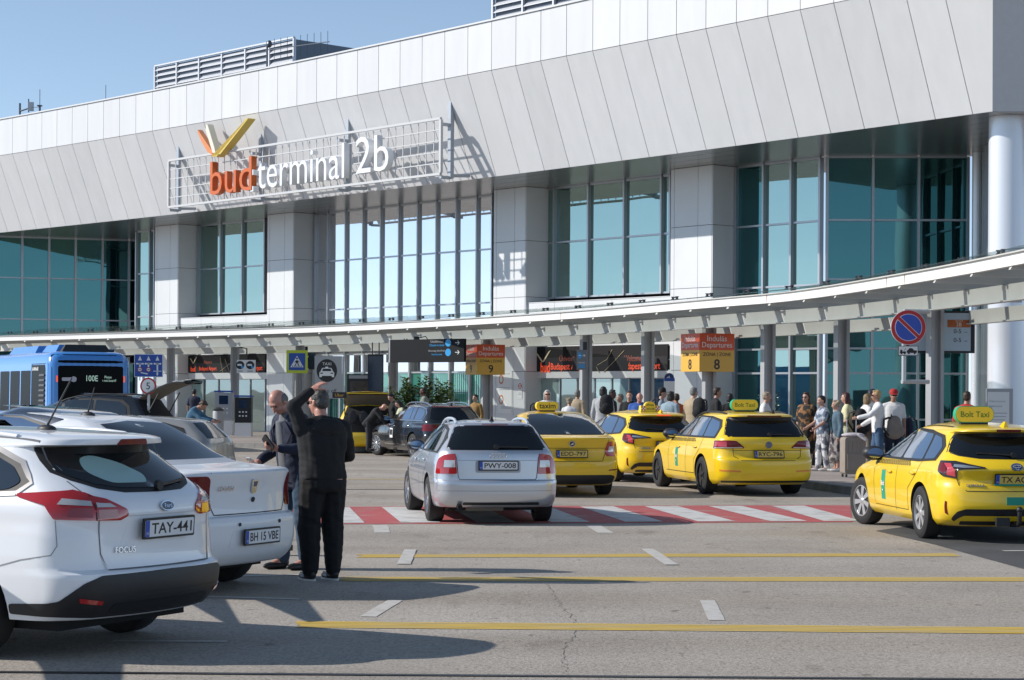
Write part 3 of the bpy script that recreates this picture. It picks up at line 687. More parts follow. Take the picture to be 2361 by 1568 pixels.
# H posts under the rear beam, from their places in the picture
POSTS = [392, 541, 690, 906, 1122, 1352, 1492, 1634, 1772, 1942, 2157, 2420]
pd_ = []
for px in POSTS:
    d = CAN.px(px, -2.2); pd_.append(d)
    c = CAN.at(d, -2.2); t = CAN.at(d + .3, -2.2) - CAN.at(d - .3, -2.2); a = math.atan2(t.y, t.x)
    a = rad(20) if px > 1000 else rad(-8)
    a = rad(23) if px > 1000 else rad(12); R = Matrix.Rotation(a, 3, 'Z')
    for k in (-1, 1):
        mb = MB(); q = c + R @ Vector((k * .125, 0, 0)); mb.box(q + Vector((0, 0, 1.987)), (.085, .20, 3.70), rz=a)
        if k < 0: mb.box(c + Vector((0, 0, 1.987)), (.162, .03, 3.70), rz=a)
        mb.build('post', m_post, cano)
    mb = MB(); mb.box(c + Vector((0, 0, .147)), (.52, .30, .02), rz=a); mb.build('base_plate', m_post, cano)
for px in (2085, 2040, 1768, 1290):             # rust runs on the front beam
    d = CAN.px(px, 0); mb = MB(); mb.add([CAN.at(d, .004, 4.13), CAN.at(d + .035, .004, 4.13), CAN.at(d + .022, .004, 3.98), CAN.at(d + .01, .004, 3.93)], [(0, 1, 2, 3)]); mb.build('rust_run', m_rust, cano)
# ---------------------------------------------------------------- signs
m_sw = M('sign_white', (0.78, 0.78, 0.77), .45); m_sb = M('sign_blue', (0.020, 0.075, 0.36), .4); m_sr = M('sign_red', (0.50, 0.022, 0.025), .4)
m_bk = M('sign_black', (0.012, 0.012, 0.013), .4); m_yg = M('sign_yellow_green', (0.55, 0.62, 0.03), .4); m_sg = M('sign_grey', (0.38, 0.39, 0.40), .5)
m_pole2 = M('galvanised', (0.48, 0.49, 0.50), .4, .5); m_cyan = M('sign_light_blue', (0.03, 0.33, 0.70), .4)
m_zr = M('zone_red', (0.66, 0.085, 0.02), .4); m_zy = M('zone_yellow', (0.72, 0.40, 0.055), .4); m_tx = M('text_grey', (.35, .35, .36), .5)
UXF, UZ = Vector((1, 0, 0)), Vector((0, 0, 1))
def board(name, par, o, ux, uy, poly, mat, t=.004, d=0.0):
    ux = Vector(ux).normalized(); uy = Vector(uy).normalized(); nz = ux.cross(uy); mb = MB(); mb.prism(poly, Vector(o) + nz * d, ux, uy, nz, t); return mb.build(name, mat, par)
def rect(w, h, cx=0, cy=0): return [(cx - w / 2, cy - h / 2), (cx + w / 2, cy - h / 2), (cx + w / 2, cy + h / 2), (cx - w / 2, cy + h / 2)]
def shift(poly, cx, cy, k=1, a=0): return [(cx + (x * math.cos(a) - y * math.sin(a)) * k, cy + (x * math.sin(a) + y * math.cos(a)) * k) for x, y in poly]
# departure zone boxes round the posts
def zone_sign(digit, pxl, pxc, pxr, ptop, pbot, Y, label):
    c = D((pxl + pxr) / 2, 0, Y); z1, z0 = D(pxc, ptop, Y).z, D(pxc, pbot, Y).z; h = z1 - z0; w = (pxr - pxc) / FPX * Y / math.cos(rad(23))
    t = thing('zone_sign', label, 'sign', (c.x, Y, z0), 0, 'departure zone boxes on the canopy posts')
    a = rad(23); ux = Vector((math.cos(a), math.sin(a), 0)); vy = Vector((-math.sin(a), math.cos(a), 0))
    mb = MB(); mb.box((0, 0, h * .28), (w, w, h * .56), rz=a); mb.build('lower_box', m_zy, t)
    mb = MB(); mb.box((0, 0, h * .78), (w + .004, w + .004, h * .44), rz=a); mb.build('upper_box', m_zr, t)
    for k in range(2):
        o = (-vy * (w / 2 + .006)) if k == 0 else (-ux * (w / 2 + .006)); u = ux if k == 0 else -vy
        text('zone_lettering', 'Indulás', 1, m_sw, o + UZ * h * .87, u, UZ, t, .001, width=w * .56)
        text('zone_lettering', 'Departures', 1, m_sw, o + UZ * h * .68, u, UZ, t, .001, width=w * .86)
        text('zone_lettering', 'ZÓNA | ZONE', 1, m_bk, o + UZ * h * .45, u, UZ, t, .001, width=w * .8)
        text('zone_digit', digit, 1, m_bk, o + UZ * h * .19, u, UZ, t, .001, height=h * .27, bold=.012)
zone_sign('8', 1577, 1612, 1695, 770, 857, CAN.at(CAN.px(1634, -2.2), -2.2).y, 'red and yellow zone 8 departures box above the yellow taxis, right one of two')
zone_sign('9', 1076, 1107, 1171, 795, 864, CAN.at(CAN.px(1122, -2.2), -2.2).y, 'red and yellow zone 9 departures box above the silver estate, beside the black board')
# pedestrian crossing sign
Y = CAN.at(CAN.px(690, -2.2), -2.2).y - 2.8; c = D(685, 834, Y); s_w = 49 / FPX * Y
t = thing('crossing_sign', 'square blue pedestrian crossing sign on bright yellow-green board hung on a canopy post', 'road sign', (c.x, c.y, c.z - s_w / 2))
board('backboard', t, (0, 0, s_w / 2 + .0), UXF, UZ, rect(s_w, s_w * 1.08), m_yg, .03, 0)
board('blue_field', t, (0, 0, s_w / 2), UXF, UZ, rect(s_w * .77, s_w * .8), m_sb, .006, .03)
board('white_triangle', t, (0, 0, s_w / 2), UXF, UZ, [(-.31 * s_w, -.26 * s_w), (.31 * s_w, -.26 * s_w), (0, .28 * s_w)], m_sw, .004, .036)
def walker(par, o, k, mat, d):
    o = Vector(o)
    board('walking_figure', par, o, UXF, UZ, shift(disc_pts(.045, 12), 0, .135, k), mat, .003, d)
    for pl in ([(-.05, .085), (.05, .085), (.05, -.04), (-.04, -.04)], [(-.04, -.02), (.0, -.02), (-.085, -.22), (-.125, -.20)], [(.0, -.02), (.05, -.02), (.115, -.19), (.08, -.22)], [(-.05, .08), (-.03, .03), (-.10, -.03), (-.12, -.01)], [(.04, .085), (.05, .03), (.115, -.02), (.125, .01)]):
        board('walking_figure', par, o, UXF, UZ, shift(pl, 0, 0, k), mat, .003, d)
walker(t, (0, 0, s_w / 2 - .02 * s_w), s_w, m_bk, .040)
for q in (-.2, -.1, 0, .1, .2): board('zebra_bar', t, (q * s_w, 0, s_w * .285), UXF, UZ, rect(.045 * s_w, .05 * s_w), m_bk, .003, .040)
mb = MB(); mb.bar((0, .03, s_w * .8), (.12, 2.7, s_w * .8), .05); mb.bar((0, .03, s_w * .2), (.12, 2.7, s_w * .2), .05); mb.build('bracket', m_pole2, t)
# taxi board
Y = 64.0; c = D(757, 870, Y); w, h = 63 / FPX * Y, 98 / FPX * Y
t = thing('taxi_board', 'tall light grey drop-off board with a black round taxi symbol on top', 'sign', (c.x, c.y, .135))
zc = c.z - .135
board('panel', t, (0, 0, zc), UXF, UZ, rect(w, h), m_sg, .06, 0)
board('panel_edge', t, (w / 2 + .04, .03, zc), UXF, UZ, rect(.07, h), MATS['mullion_metal'], .02, 0)
dz = zc + h / 2 - .375 * w - .02 - .12
R_ = w * .375
board('black_disc', t, (-.05 * w, 0, dz), UXF, UZ, disc_pts(R_, 36, R_ * 1.12), m_bk, .004, .06)
text('taxi_word', 'TAXI', 1, m_sw, (-.05 * w, -.066, dz + R_ * .66), UXF, UZ, t, .001, width=R_ * .85)
body = [(-.72, -.55), (-.72, -.1), (-.6, .02), (-.48, .3), (-.4, .36), (.4, .36), (.48, .3), (.6, .02), (.72, -.1), (.72, -.55), (.48, -.55), (.48, -.42), (-.48, -.42), (-.48, -.55)]
board('taxi_pictogram', t, (-.05 * w, 0, dz - .03), UXF, UZ, shift(body, 0, 0, R_), m_sw, .002, .064)
board('taxi_pictogram', t, (-.05 * w, 0, dz - .03), UXF, UZ, shift([(-.16, .36), (.16, .36), (.12, .48), (-.12, .48)], 0, 0, R_), m_sw, .002, .064)
board('taxi_window', t, (-.05 * w, 0, dz - .03), UXF, UZ, shift([(-.46, .04), (.46, .04), (.37, .28), (-.37, .28)], 0, 0, R_), m_bk, .002, .066)
for q in (-.5, .5): board('taxi_lamp', t, (-.05 * w + q * R_, 0, dz - .03 - .16 * R_), UXF, UZ, rect(.26 * R_, .1 * R_), m_bk, .002, .066)
text('drop_off_word', 'drop off', 1, m_bk, (0, -.062, zc - h * .33), UXF, UZ, t, .001, width=w * .62)
mb = MB()
for q in (-.4, .4): mb.box((q * w, .03, (zc - h / 2) / 2), (.06, .06, zc - h / 2))
mb.build('leg_pair', m_pole2, t)
# blue lane board and speed limit, left
Y = 50.0; c = D(343, 843, Y); w, h = 66 / FPX * Y, 53 / FPX * Y
t = thing('lane_board', 'blue lane guidance board with three white arrows, between bus and entrance', 'road sign', (c.x, c.y, 0))
board('panel', t, (0, 0, c.z), UXF, UZ, rect(w, h), m_sw, .03, 0); board('blue_field', t, (0, 0, c.z), UXF, UZ, rect(w - .03, h - .03), m_sb, .004, .03)
for i, x in enumerate((-.30, .0, .31)):
    o = Vector((x * w, 0, c.z))
    for pl in ([(-.035, .12), (.035, .12), (.035, -.06 if i < 2 else -.42), (-.035, -.06 if i < 2 else -.42)], [(-.085, .22), (.085, .22), (0, .42)], [(-.13, .05), (.13, .05), (.13, .11), (-.13, .11)], [(-.13, .03), (-.13, .13), (-.18, .08)], [(.13, .03), (.13, .13), (.18, .08)]):
        board('white_arrow', t, o, UXF, UZ, shift(pl, 0, 0, h), m_sw, .003, .034)
    if i < 2:
        board('limit_ring', t, o, UXF, UZ, shift(disc_pts(.105, 20), 0, -.1, h), m_sr, .003, .034); board('limit_face', t, o, UXF, UZ, shift(disc_pts(.075, 20), 0, -.1, h), m_sw, .003, .037)
        board('limit_bar', t, o, UXF, UZ, shift(rect(.09, .03), 0, -.1, h), m_bk, .003, .040)
        board('white_arrow', t, o, UXF, UZ, shift(rect(.05, .17), 0, -.33, h), m_sw, .003, .034)
    else: board('white_arrow', t, o, UXF, UZ, shift(rect(.36, .03), 0, -.14, h), m_sw, .003, .034)
board('white_arrow', t, (-.15 * w, 0, c.z - .33 * h), UXF, UZ, [(-.12 * w, .05 * h), (-.12 * w, .0), (.12 * w, -.06 * h), (.12 * w, -.01 * h)], m_sw, .003, .034)
mb = MB(); mb.tube([(-.2 * w, .05, 0), (-.2 * w, .05, c.z + h * .45)], .038, 10); mb.tube([(.2 * w, .05, 0), (.2 * w, .05, c.z + h * .45)], .038, 10); mb.build('pole', m_pole2, t)
Y = 46.5; c = D(342, 890, Y); r_ = 18.5 / FPX * Y
t = thing('speed_limit_sign', 'round white speed limit sign with red rim and black 5', 'road sign', (c.x, c.y, 0))
board('plate', t, (0, 0, c.z), UXF, UZ, disc_pts(r_, 36, r_ * 1.05), m_sr, .02, 0); board('white_face', t, (0, 0, c.z), UXF, UZ, disc_pts(r_ * .8, 36, r_ * .84), m_sw, .003, .02)
text('limit_digit', '5', 1, m_bk, (0, -.026, c.z), UXF, UZ, t, .001, height=r_ * .85)
mb = MB(); mb.tube([(0, .05, 0), (0, .05, c.z + r_ * .8)], .035, 10); mb.build('pole', m_pole2, t)
# black hanging direction board
Y = 66.5; p0, p1 = D(905, 785, Y + 1), D(1075, 835, Y - 1); w = (p1 - p0).xy.length; ux = Vector((p1.x - p0.x, p1.y - p0.y, 0)).normalized(); c = (p0 + p1) / 2; zt, zb_ = D(1075, 781, Y - 1).z, p1.z
t = thing('direction_board', 'wide black hanging direction board with two blue round symbols and white arrows', 'sign', (c.x, c.y, zb_))
h = zt - zb_
board('panel', t, (0, 0, h / 2), ux, UZ, rect(w, h), M('board_black', (.014, .015, .017), .6, spec=.15), .12, 0); board('end_cap', t, -ux * (w / 2 + .03), ux, UZ, rect(.05, h, 0, h / 2), m_sg, .12, 0)
nz = ux.cross(UZ)
for j, (fz, a_, b_) in enumerate(((.83, 'Utasfelvétel', 'Check-in zone'), (.42, 'Biztonsági ellenőrzés', 'Security zone'))):
    o = ux * (w * .29); board('symbol_disc', t, o + UZ * h * fz, ux, UZ, disc_pts(h * .16, 24), m_cyan, .004, .12)
    walker(t, o + ux * 0 + nz * .0 + UZ * h * fz, h * .4, m_sw, .126)
    text('direction_lettering', a_, 1, m_tx, ux * (w * .14) + UZ * h * (fz + .07) + nz * .124, ux, UZ, t, .001, height=h * .11)
    text('direction_lettering', b_, 1, MATS['sign_light_blue'], ux * (w * .14) + UZ * h * (fz - .09) + nz * .124, ux, UZ, t, .001, height=h * .10)
    for pl in ([(-.14, -.016), (.12, -.016), (.12, .016), (-.14, .016)], [(.02, .1), (.12, 0), (.165, 0), (.05, .12)], [(.02, -.1), (.05, -.12), (.165, 0), (.12, 0)]):
        board('white_arrow', t, ux * (w * .41) + UZ * h * fz, ux, UZ, shift(pl, 0, 0, h * .8), m_sw, .003, .12)
mb = MB()
for q in (-.3, .3): mb.tube([ux * (w * q) + UZ * h, ux * (w * q) + UZ * (3.6 - zb_)], .025, 6)
mb.build('hanger', m_dark, t)
# second direction board behind the bus, and the small one at the right entrance
Y = 86.5; c = D(247, 803, Y); w, h = 110 / FPX * Y, 40 / FPX * Y
t = thing('direction_board', 'black hanging direction board with white arrow above the blue bus', 'sign', (c.x, c.y, c.z - h / 2))
board('panel', t, (0, 0, h / 2), UXF, UZ, rect(w, h), MATS['board_black'], .1, 0)
for fz in (.82, .40):
    board('symbol_disc', t, (w * .30, 0, h * fz), UXF, UZ, disc_pts(h * .16, 20), m_cyan, .004, .1)
    text('direction_lettering', 'Check-in zone', 1, m_cyan, (-.02 * w, -.104, h * fz), UXF, UZ, t, .001, height=h * .14)
board('white_arrow', t, (w * .43, 0, h * .82), UXF, UZ, shift([(-.14, -.02), (.08, -.02), (.03, -.1), (.08, -.1), (.17, 0), (.08, .1), (.03, .1), (.08, .02), (-.14, .02)], 0, 0, h * .7), m_sw, .003, .1)
mb = MB(); mb.tube([(-.3 * w, .05, h), (-.3 * w, .05, h + .5)], .03, 6); mb.tube([(.3 * w, .05, h), (.3 * w, .05, h + .5)], .03, 6); mb.build('hanger', m_dark, t)
Y = 58.3; c = D(1341, 830, Y); w, h = 22 / FPX * Y, 46 / FPX * Y
t = thing('arrow_board', 'small grey board with pale blue disc and arrow on a post by the right entrance', 'sign', (c.x, c.y, c.z - h / 2))
board('panel', t, (0, 0, h / 2), UXF, UZ, rect(w, h), M('board_grey', (.17, .18, .19), .4), .08, 0)
board('symbol_disc', t, (-.2 * w, 0, h * .72), UXF, UZ, disc_pts(w * .2, 20, w * .36), m_cyan, .004, .08); board('symbol_bar', t, (-.2 * w, 0, h * .72), UXF, UZ, rect(w * .24, w * .06), m_sw, .003, .084)
board('white_arrow', t, (w * .22, 0, h * .72), UXF, UZ, shift([(-.16, -.03), (.04, -.03), (-.03, -.13), (.04, -.13), (.17, 0), (.04, .13), (-.03, .13), (.04, .03), (-.16, .03)], 0, 0, w), m_sw, .003, .08)
for q, s_ in ((.36, .05), (.24, .04), (.14, .04)): board('text_line', t, (0, 0, h * q), UXF, UZ, rect(w * .7, s_), m_cyan if q < .3 else m_tx, .002, .08)
mb = MB(); mb.box((.1, .1, h + .12), (.12, .12, .24)); mb.build('hanger', m_dark, t)
# grey kiosk sign with two round heads
Y = 78.0; c = D(568, 845, Y); w, h = 43 / FPX * Y, 30 / FPX * Y
t = thing('self_service_sign', 'light grey sign with two dark round head pictograms beside left entrance', 'sign', (c.x, c.y, c.z - h / 2))
board('panel', t, (0, 0, h / 2), UXF, UZ, rect(w, h), m_sw, .08, 0)
for q in (-.32, .22):
    board('round_pictogram', t, (q * w, 0, h * .6), UXF, UZ, disc_pts(h * .32, 20), m_bk, .003, .08); board('pictogram_detail', t, (q * w - .02, 0, h * .62), UXF, UZ, rect(h * .34, h * .14), m_sw, .003, .083); board('pictogram_detail', t, (q * w + .08, 0, h * .45), UXF, UZ, rect(h * .16, h * .2), m_cyan, .003, .083)
    board('text_line', t, (q * w, 0, h * .14), UXF, UZ, rect(w * .3, h * .05), m_bk, .002, .08)
mb = MB(); mb.tube([(0, .1, h), (0, .1, h + .45), (-.3, .12, h + .5)], .03, 6); mb.build('hanger', m_dark, t)
# dark information screens hanging under the canopy
def screen(pxl, pxr, pt, pb, Y, label, face, extra=None):
    c = D((pxl + pxr) / 2, (pt + pb) / 2, Y); w, h = (pxr - pxl) / FPX * Y, (pb - pt) / FPX * Y
    t = thing('information_screen', label, 'screen', (c.x, c.y, c.z - h / 2))
    board('casing', t, (0, .0, h / 2), UXF, UZ, rect(w, h), m_bk, .14, -.07); board('display', t, (0, 0, h / 2), UXF, UZ, rect(w * .88, h * .9), face, .003, .07)
    mb = MB(); mb.tube([(-.12, 0, h), (-.12, 0, h + .42)], .022, 6); mb.tube([(.12, 0, h), (.12, 0, h + .42)], .022, 6); mb.build('hanger', m_dark, t)
    return t, w, h
m_scr = M('screen_dark_blue', (.012, .035, .085), .12, noise=.6, nscale=14, nstretch=(1, 1, 4)); m_scrl = M('screen_light', (0.26, 0.33, 0.40), .3, emit=.10)
screen(704, 792 - 64, 799, 852, 77.5, 'dark blue flight screen hanging behind the pedestrian crossing sign', m_scr)
screen(848, 884, 817, 905, 70.5, 'tall dark blue flight screen behind the black direction board', m_scr)
t, w, h = screen(2085, 2246, 717, 814, CAN.at(CAN.px(2157, -2.2), -2.2).y + .3, 'light screen showing terminal walking times, behind the no parking sign', m_scrl)
board('orange_header', t, (.27 * w, 0, h * .70), UXF, UZ, rect(w * .33, h * .18), M('screen_orange', (.45, .12, .03), .4), .003, .073)
text('screen_lettering', '2B', 1, m_sw, (.27 * w, -.08, h * .68), UXF, UZ, t, .001, height=h * .09); text('screen_lettering', 'Terminal', 1, m_sw, (.27 * w, -.08, h * .765), UXF, UZ, t, .001, height=h * .035)
for q in (.52, .31):
    text('screen_lettering', '0-5', 1, m_bk, (.25 * w, -.08, h * q), UXF, UZ, t, .001, height=h * .10); text('screen_lettering', 'min', 1, m_bk, (.37 * w, -.08, h * (q - .025)), UXF, UZ, t, .001, height=h * .03)
    board('rule', t, (.27 * w, 0, h * (q - .11)), UXF, UZ, rect(w * .33, .006), m_tx, .002, .07)
for q in (.14, .11, .08): board('text_line', t, (.28 * w, 0, h * q), UXF, UZ, rect(w * .25, .008), m_bk, .002, .07)
# no parking sign on the post bracket
Y = 33.2; c = D(2094, 755, Y); r_ = 40.5 / FPX * Y
t = thing('no_parking_sign', 'round blue no parking sign with red rim and diagonal bar, tow-away plate below', 'road sign', (c.x, c.y, 0))
board('plate', t, (0, 0, c.z), UXF, UZ, disc_pts(r_, 48), m_sw, .02, 0); board('red_rim', t, (0, 0, c.z), UXF, UZ, disc_pts(r_ * .975, 48), m_sr, .004, .02); board('thin_rim', t, (0, 0, c.z), UXF, UZ, disc_pts(r_ * .77, 48), m_sw, .003, .024); board('blue_field', t, (0, 0, c.z), UXF, UZ, disc_pts(r_ * .74, 48), M('no_parking_blue', (.035, .085, .46), .4), .003, .027)
board('diagonal_edge', t, (0, 0, c.z), UXF, UZ, shift(rect(r_ * 1.5, r_ * .235), 0, 0, 1, rad(-43)), m_sw, .003, .030); board('diagonal_bar', t, (0, 0, c.z), UXF, UZ, shift(rect(r_ * 1.54, r_ * .18), 0, 0, 1, rad(-43)), m_sr, .003, .033)
c2 = D(2094, 809, Y); zz = c2.z; pw, ph = 46 / FPX * Y, 23 / FPX * Y
board('tow_plate', t, (0, 0, zz), UXF, UZ, rect(pw, ph), m_bk, .015, 0); board('tow_plate_face', t, (0, 0, zz), UXF, UZ, rect(pw - .02, ph - .02), m_sw, .003, .015)
for pl in ([(-.42, -.18), (-.12, -.18), (-.12, -.05), (-.42, -.05)], [(-.40, -.05), (-.30, -.05), (-.30, .08), (-.40, .08)], [(-.22, -.05), (-.2, -.02), (-.11, .22), (-.13, .24)], [(-.07, -.16), (.42, -.16), (.44, .02), (.28, .05), (.2, .2), (.05, .2), (-.02, .05), (-.08, .0)]): board('tow_pictogram', t, (0, 0, zz), UXF, UZ, shift(pl, 0, 0, pw), m_bk, .002, .018) if False else board('tow_pictogram', t, (0, 0, zz), UXF, UZ, [(x * pw, y * ph * 1.3) for x, y in pl], m_bk, .002, .018)
for q in (-.34, -.18, .03, .32): board('tow_pictogram', t, (0, 0, zz), UXF, UZ, shift(disc_pts(.045, 10), q * pw, -.26 * ph, pw), m_bk, .002, .018)
mb = MB(); z2 = D(2094, 880, Y).z; z3 = D(2094, 717, Y).z
mb.tube([(-.06, .05, z2), (-.06, .05, zz + .1), (-.06, .05, c.z + r_ * .8)], .038, 12); mb.build('pole', m_pole2, t)
mb = MB(); mb.tube([(-.09, .05, z2), (.40, .25, z2)], .038, 10); mb.tube([(-.06, .06, z3), (.40, .25, z3)], .035, 10); mb.build('bracket', m_pole2, t)
# blue wheelchair sign, hygiene notices, map boards
Y = 60.0; c = D(1543, 871, Y); r_ = 11 / FPX * Y
t = thing('wheelchair_sign', 'small round dark blue wheelchair sign on a pole right of entrance', 'sign', (c.x, c.y, .135))
board('plate', t, (0, 0, c.z - .135), UXF, UZ, disc_pts(r_, 24), M('navy', (.02, .035, .14), .4), .02, 0)
board('wheelchair_pictogram', t, (0, 0, c.z - .135), UXF, UZ, shift(disc_pts(.12, 10), 0, .55, r_), m_sw, .002, .02)
for pl in ([(-.1, .4), (.05, .4), (.05, -.05), (-.1, -.05)], [(-.1, -.05), (.3, -.05), (.3, -.15), (-.1, -.15)], [(.22, -.1), (.32, -.1), (.5, -.5), (.4, -.55)]): board('wheelchair_pictogram', t, (0, 0, c.z - .135), UXF, UZ, shift(pl, 0, 0, r_), m_sw, .002, .02)
mb = MB()
for k in range(9): 
    a = rad(100 + k * 25); a2 = rad(100 + (k + 1) * 25); mb.bar((math.cos(a) * r_ * .42 - .1 * r_, -.021, c.z - .135 - .25 * r_ + math.sin(a) * r_ * .42), (math.cos(a2) * r_ * .42 - .1 * r_, -.021, c.z - .135 - .25 * r_ + math.sin(a2) * r_ * .42), .02)
mb.build('wheelchair_pictogram', m_sw, t)
mb = MB(); mb.tube([(0, .03, 0), (0, .03, c.z)], .03, 8); mb.build('pole', m_pole2, t)
board('box', t, (.0, 0, 1.75), UXF, UZ, rect(.32, .75), m_sw, .1, .0); board('box_header', t, (0, 0, 2.08), UXF, UZ, rect(.32, .09), m_sb, .005, .1)
def notice(px, py, w_, h_, label, rows):
    o, ux, uy = on_front(px, py, NP + .01); d_ = (o.y) / FPX
    t = thing('wall_notice', label, 'notice', o - uy * (h_ / 2)); 
    board('sheet', t, uy * (h_ / 2), ux, uy, rect(w_, h_), m_sw, .006, 0)
    for fx, fz, kind in rows:
        p = uy * (h_ * fz) + ux * (w_ * fx)
        if kind == 'o': board('orange_ring', t, p, ux, uy, disc_pts(.13, 18, .17), M('notice_orange', (.55, .2, .07), .5), .003, .006); board('ring_centre', t, p, ux, uy, disc_pts(.085, 18, .11), m_sw, .003, .009)
        elif kind == 'r': board('red_ring', t, p, ux, uy, disc_pts(.1, 18), m_sr, .003, .006); board('ring_centre', t, p, ux, uy, disc_pts(.07, 18), m_sw, .003, .009); board('red_bar', t, p, ux, uy, rect(.15, .03), m_sr, .003, .012)
        else: board('text_line', t, p, ux, uy, rect(w_ * .7, .02), m_tx, .003, .006)
notice(1164, 904, .78, 1.5, 'tall white notice with two orange hygiene symbols on pier by right entrance', [(-.25, .8, 'o'), (-.25, .32, 'o'), (0, .56, '-'), (0, .6, '-'), (0, .93, '-'), (.1, .12, '-'), (.1, .15, '-')])
notice(1199, 900, .24, .6, 'narrow no smoking notice on the pier edge by right entrance', [(0, .75, 'r'), (0, .35, '-'), (0, .25, '-')])
def mapboard(px, pt, pb, Y, w_, label):
    c = D(px, pt, Y); t = thing('map_board', label, 'information board', (c.x, c.y, .135)); h = c.z - .135
    board('frame', t, (0, 0, h / 2 + .1), UXF, UZ, rect(w_, h - .2), m_sg, .1, 0); board('printed_sheet', t, (-.03, 0, h / 2 + .1), UXF, UZ, rect(w_ * .82, h - .36), m_sw, .004, .1)
    z = h - .3
    text('board_lettering', 'Önkormányzati', 1, m_tx, (-.06, -.106, z), UXF, UZ, t, .001, width=w_ * .62); text('board_lettering', 'tájékoztató', 1, m_tx, (-.10, -.106, z - .12), UXF, UZ, t, .001, width=w_ * .5)
    for i in range(3): board('text_line', t, (-.03, 0, z - .28 - i * .08), UXF, UZ, rect(w_ * (.66 - .08 * i), .016), m_tx, .002, .104)
    board('orange_disc', t, (-.02, 0, z - .82), UXF, UZ, disc_pts(.24, 24), M('peach', (.62, .36, .22), .5), .002, .104); board('house_pictogram', t, (-.02, 0, z - .86), UXF, UZ, [(-.15, -.12), (.15, -.12), (.15, .0), (.18, .0), (.1, .12), (-.1, .12), (-.18, 0), (-.15, 0)], M('brown', (.09, .05, .04), .6), .002, .107)
    board('text_line', t, (-.02, 0, z - 1.28), UXF, UZ, rect(w_ * .7, .012), m_tx, .002, .104)
mapboard(2303, 896, 1000, 47, .62, 'grey standing board with an orange round house emblem in front of column')
mapboard(2198, 971 - 42, 1000, 49, .5, 'grey information board half hidden behind the man in the red cap') if False else None
# security camera under the canopy edge
c = CAN.at(CAN.px(930, -1.1), -1.1); t = thing('security_camera', 'white dome security camera under canopy edge above black direction board', 'camera', (c.x, c.y, 3.16))
mb = MB(); mb.lathe([(.02, .0), (.11, .02), (.15, .09), (.15, .1)], 16); mb.build('dome', m_dark, t, smooth=60)
mb = MB(); mb.lathe([(.16, .1), (.17, .25), (.12, .34), (.05, .36)], 16); mb.build('housing', m_sw, t, smooth=60); mb = MB(); mb.tube([(0, 0, .35), (0, .1, .48)], .04, 8); mb.build('bracket', m_pole2, t)
c = CAN.at(CAN.px(960, -.8), -.8); t = thing('floodlight', 'small dark lamp with dangling cable on canopy beam right of dome camera', 'lamp', (c.x, c.y, 3.45))
mb = MB(); mb.box((0, 0, .12), (.18, .2, .24)); mb.build('lamp_body', m_dark, t); mb = MB(); mb.tube([(.1, 0, .2), (.3, 0, .25), (.4, 0, .1), (.3, 0, 0), (.15, 0, .05)], .018, 6); mb.build('cable', m_dark, t)
# ticket machine, bins, kiosk in front of left entrance
Y = 74.0
def machine(px, w_, d_, h_, label, cat, name, Y=74.0, dark=False):
    c = D(px, 0, Y); t = thing(name, label, cat, (c.x, c.y, .135)); mb = MB(); mb.box((0, 0, h_ * .17), (w_, d_, h_ * .34)); mb.build('base', m_sw, t)
    mb = MB(); mb.box((0, 0, h_ * .67), (w_ * .98, d_ * .9, h_ * .64)); mb.build('cabinet', m_bk if dark else m_sg, t); mb = MB(); mb.box((0, 0, h_ + .03), (w_ * 1.05, d_, .06)); mb.build('blue_top', m_sb, t)
    board('screen', t, (0, -d_ * .45, h_ * .82), UXF, UZ, rect(w_ * .5, h_ * .2), m_scr, .01, 0)
    for i in range(6): board('button', t, ((-.2 + .2 * (i % 3)) * w_, -d_ * .45, h_ * (.62 - .1 * (i // 3))), UXF, UZ, rect(.06, .05), m_sw, .012, 0)
    return t
machine(568, .60, .55, 1.45, 'black ticket machine with white base and blue top left of the bald man', 'ticket machine', 'ticket_machine', 73.0, True)
machine(523, .68, .5, 1.62, 'grey ticket machine with blue top by the left entrance', 'ticket machine', 'ticket_machine', 75.0)
c = D(509, 0, 71.0); t = thing('litter_bin', 'light grey cylinder bin beside grey ticket machine', 'bin', (c.x, c.y, .135)); mb = MB(); mb.lathe([(.19, 0), (.2, .9), (.18, .95)], 18); mb.build('bin_body', m_sg, t, smooth=40); mb = MB(); mb.lathe([(.2, .96), (.2, 1.0), (.08, 1.08), (0, 1.09)], 18); mb.build('lid', m_bk, t, smooth=40)
# dark cafe kiosk behind the taxis with open boots
c = D(838, 0, 72.0); t = thing('kiosk', 'dark kiosk with lit shelf band behind the open yellow taxi', 'kiosk', (c.x, c.y, .135)); mb = MB(); mb.box((0, 0, 1.15), (.95, .6, 2.3)); mb.build('cabinet', m_bk, t)
board('window', t, (0, -.3, 1.7), UXF, UZ, rect(.75, .7), M('kiosk_window', (.08, .06, .045), .2, noise=.6, nscale=6), .01, 0); board('name_band', t, (0, -.3, 2.2), UXF, UZ, rect(.85, .12), m_tx, .012, 0)
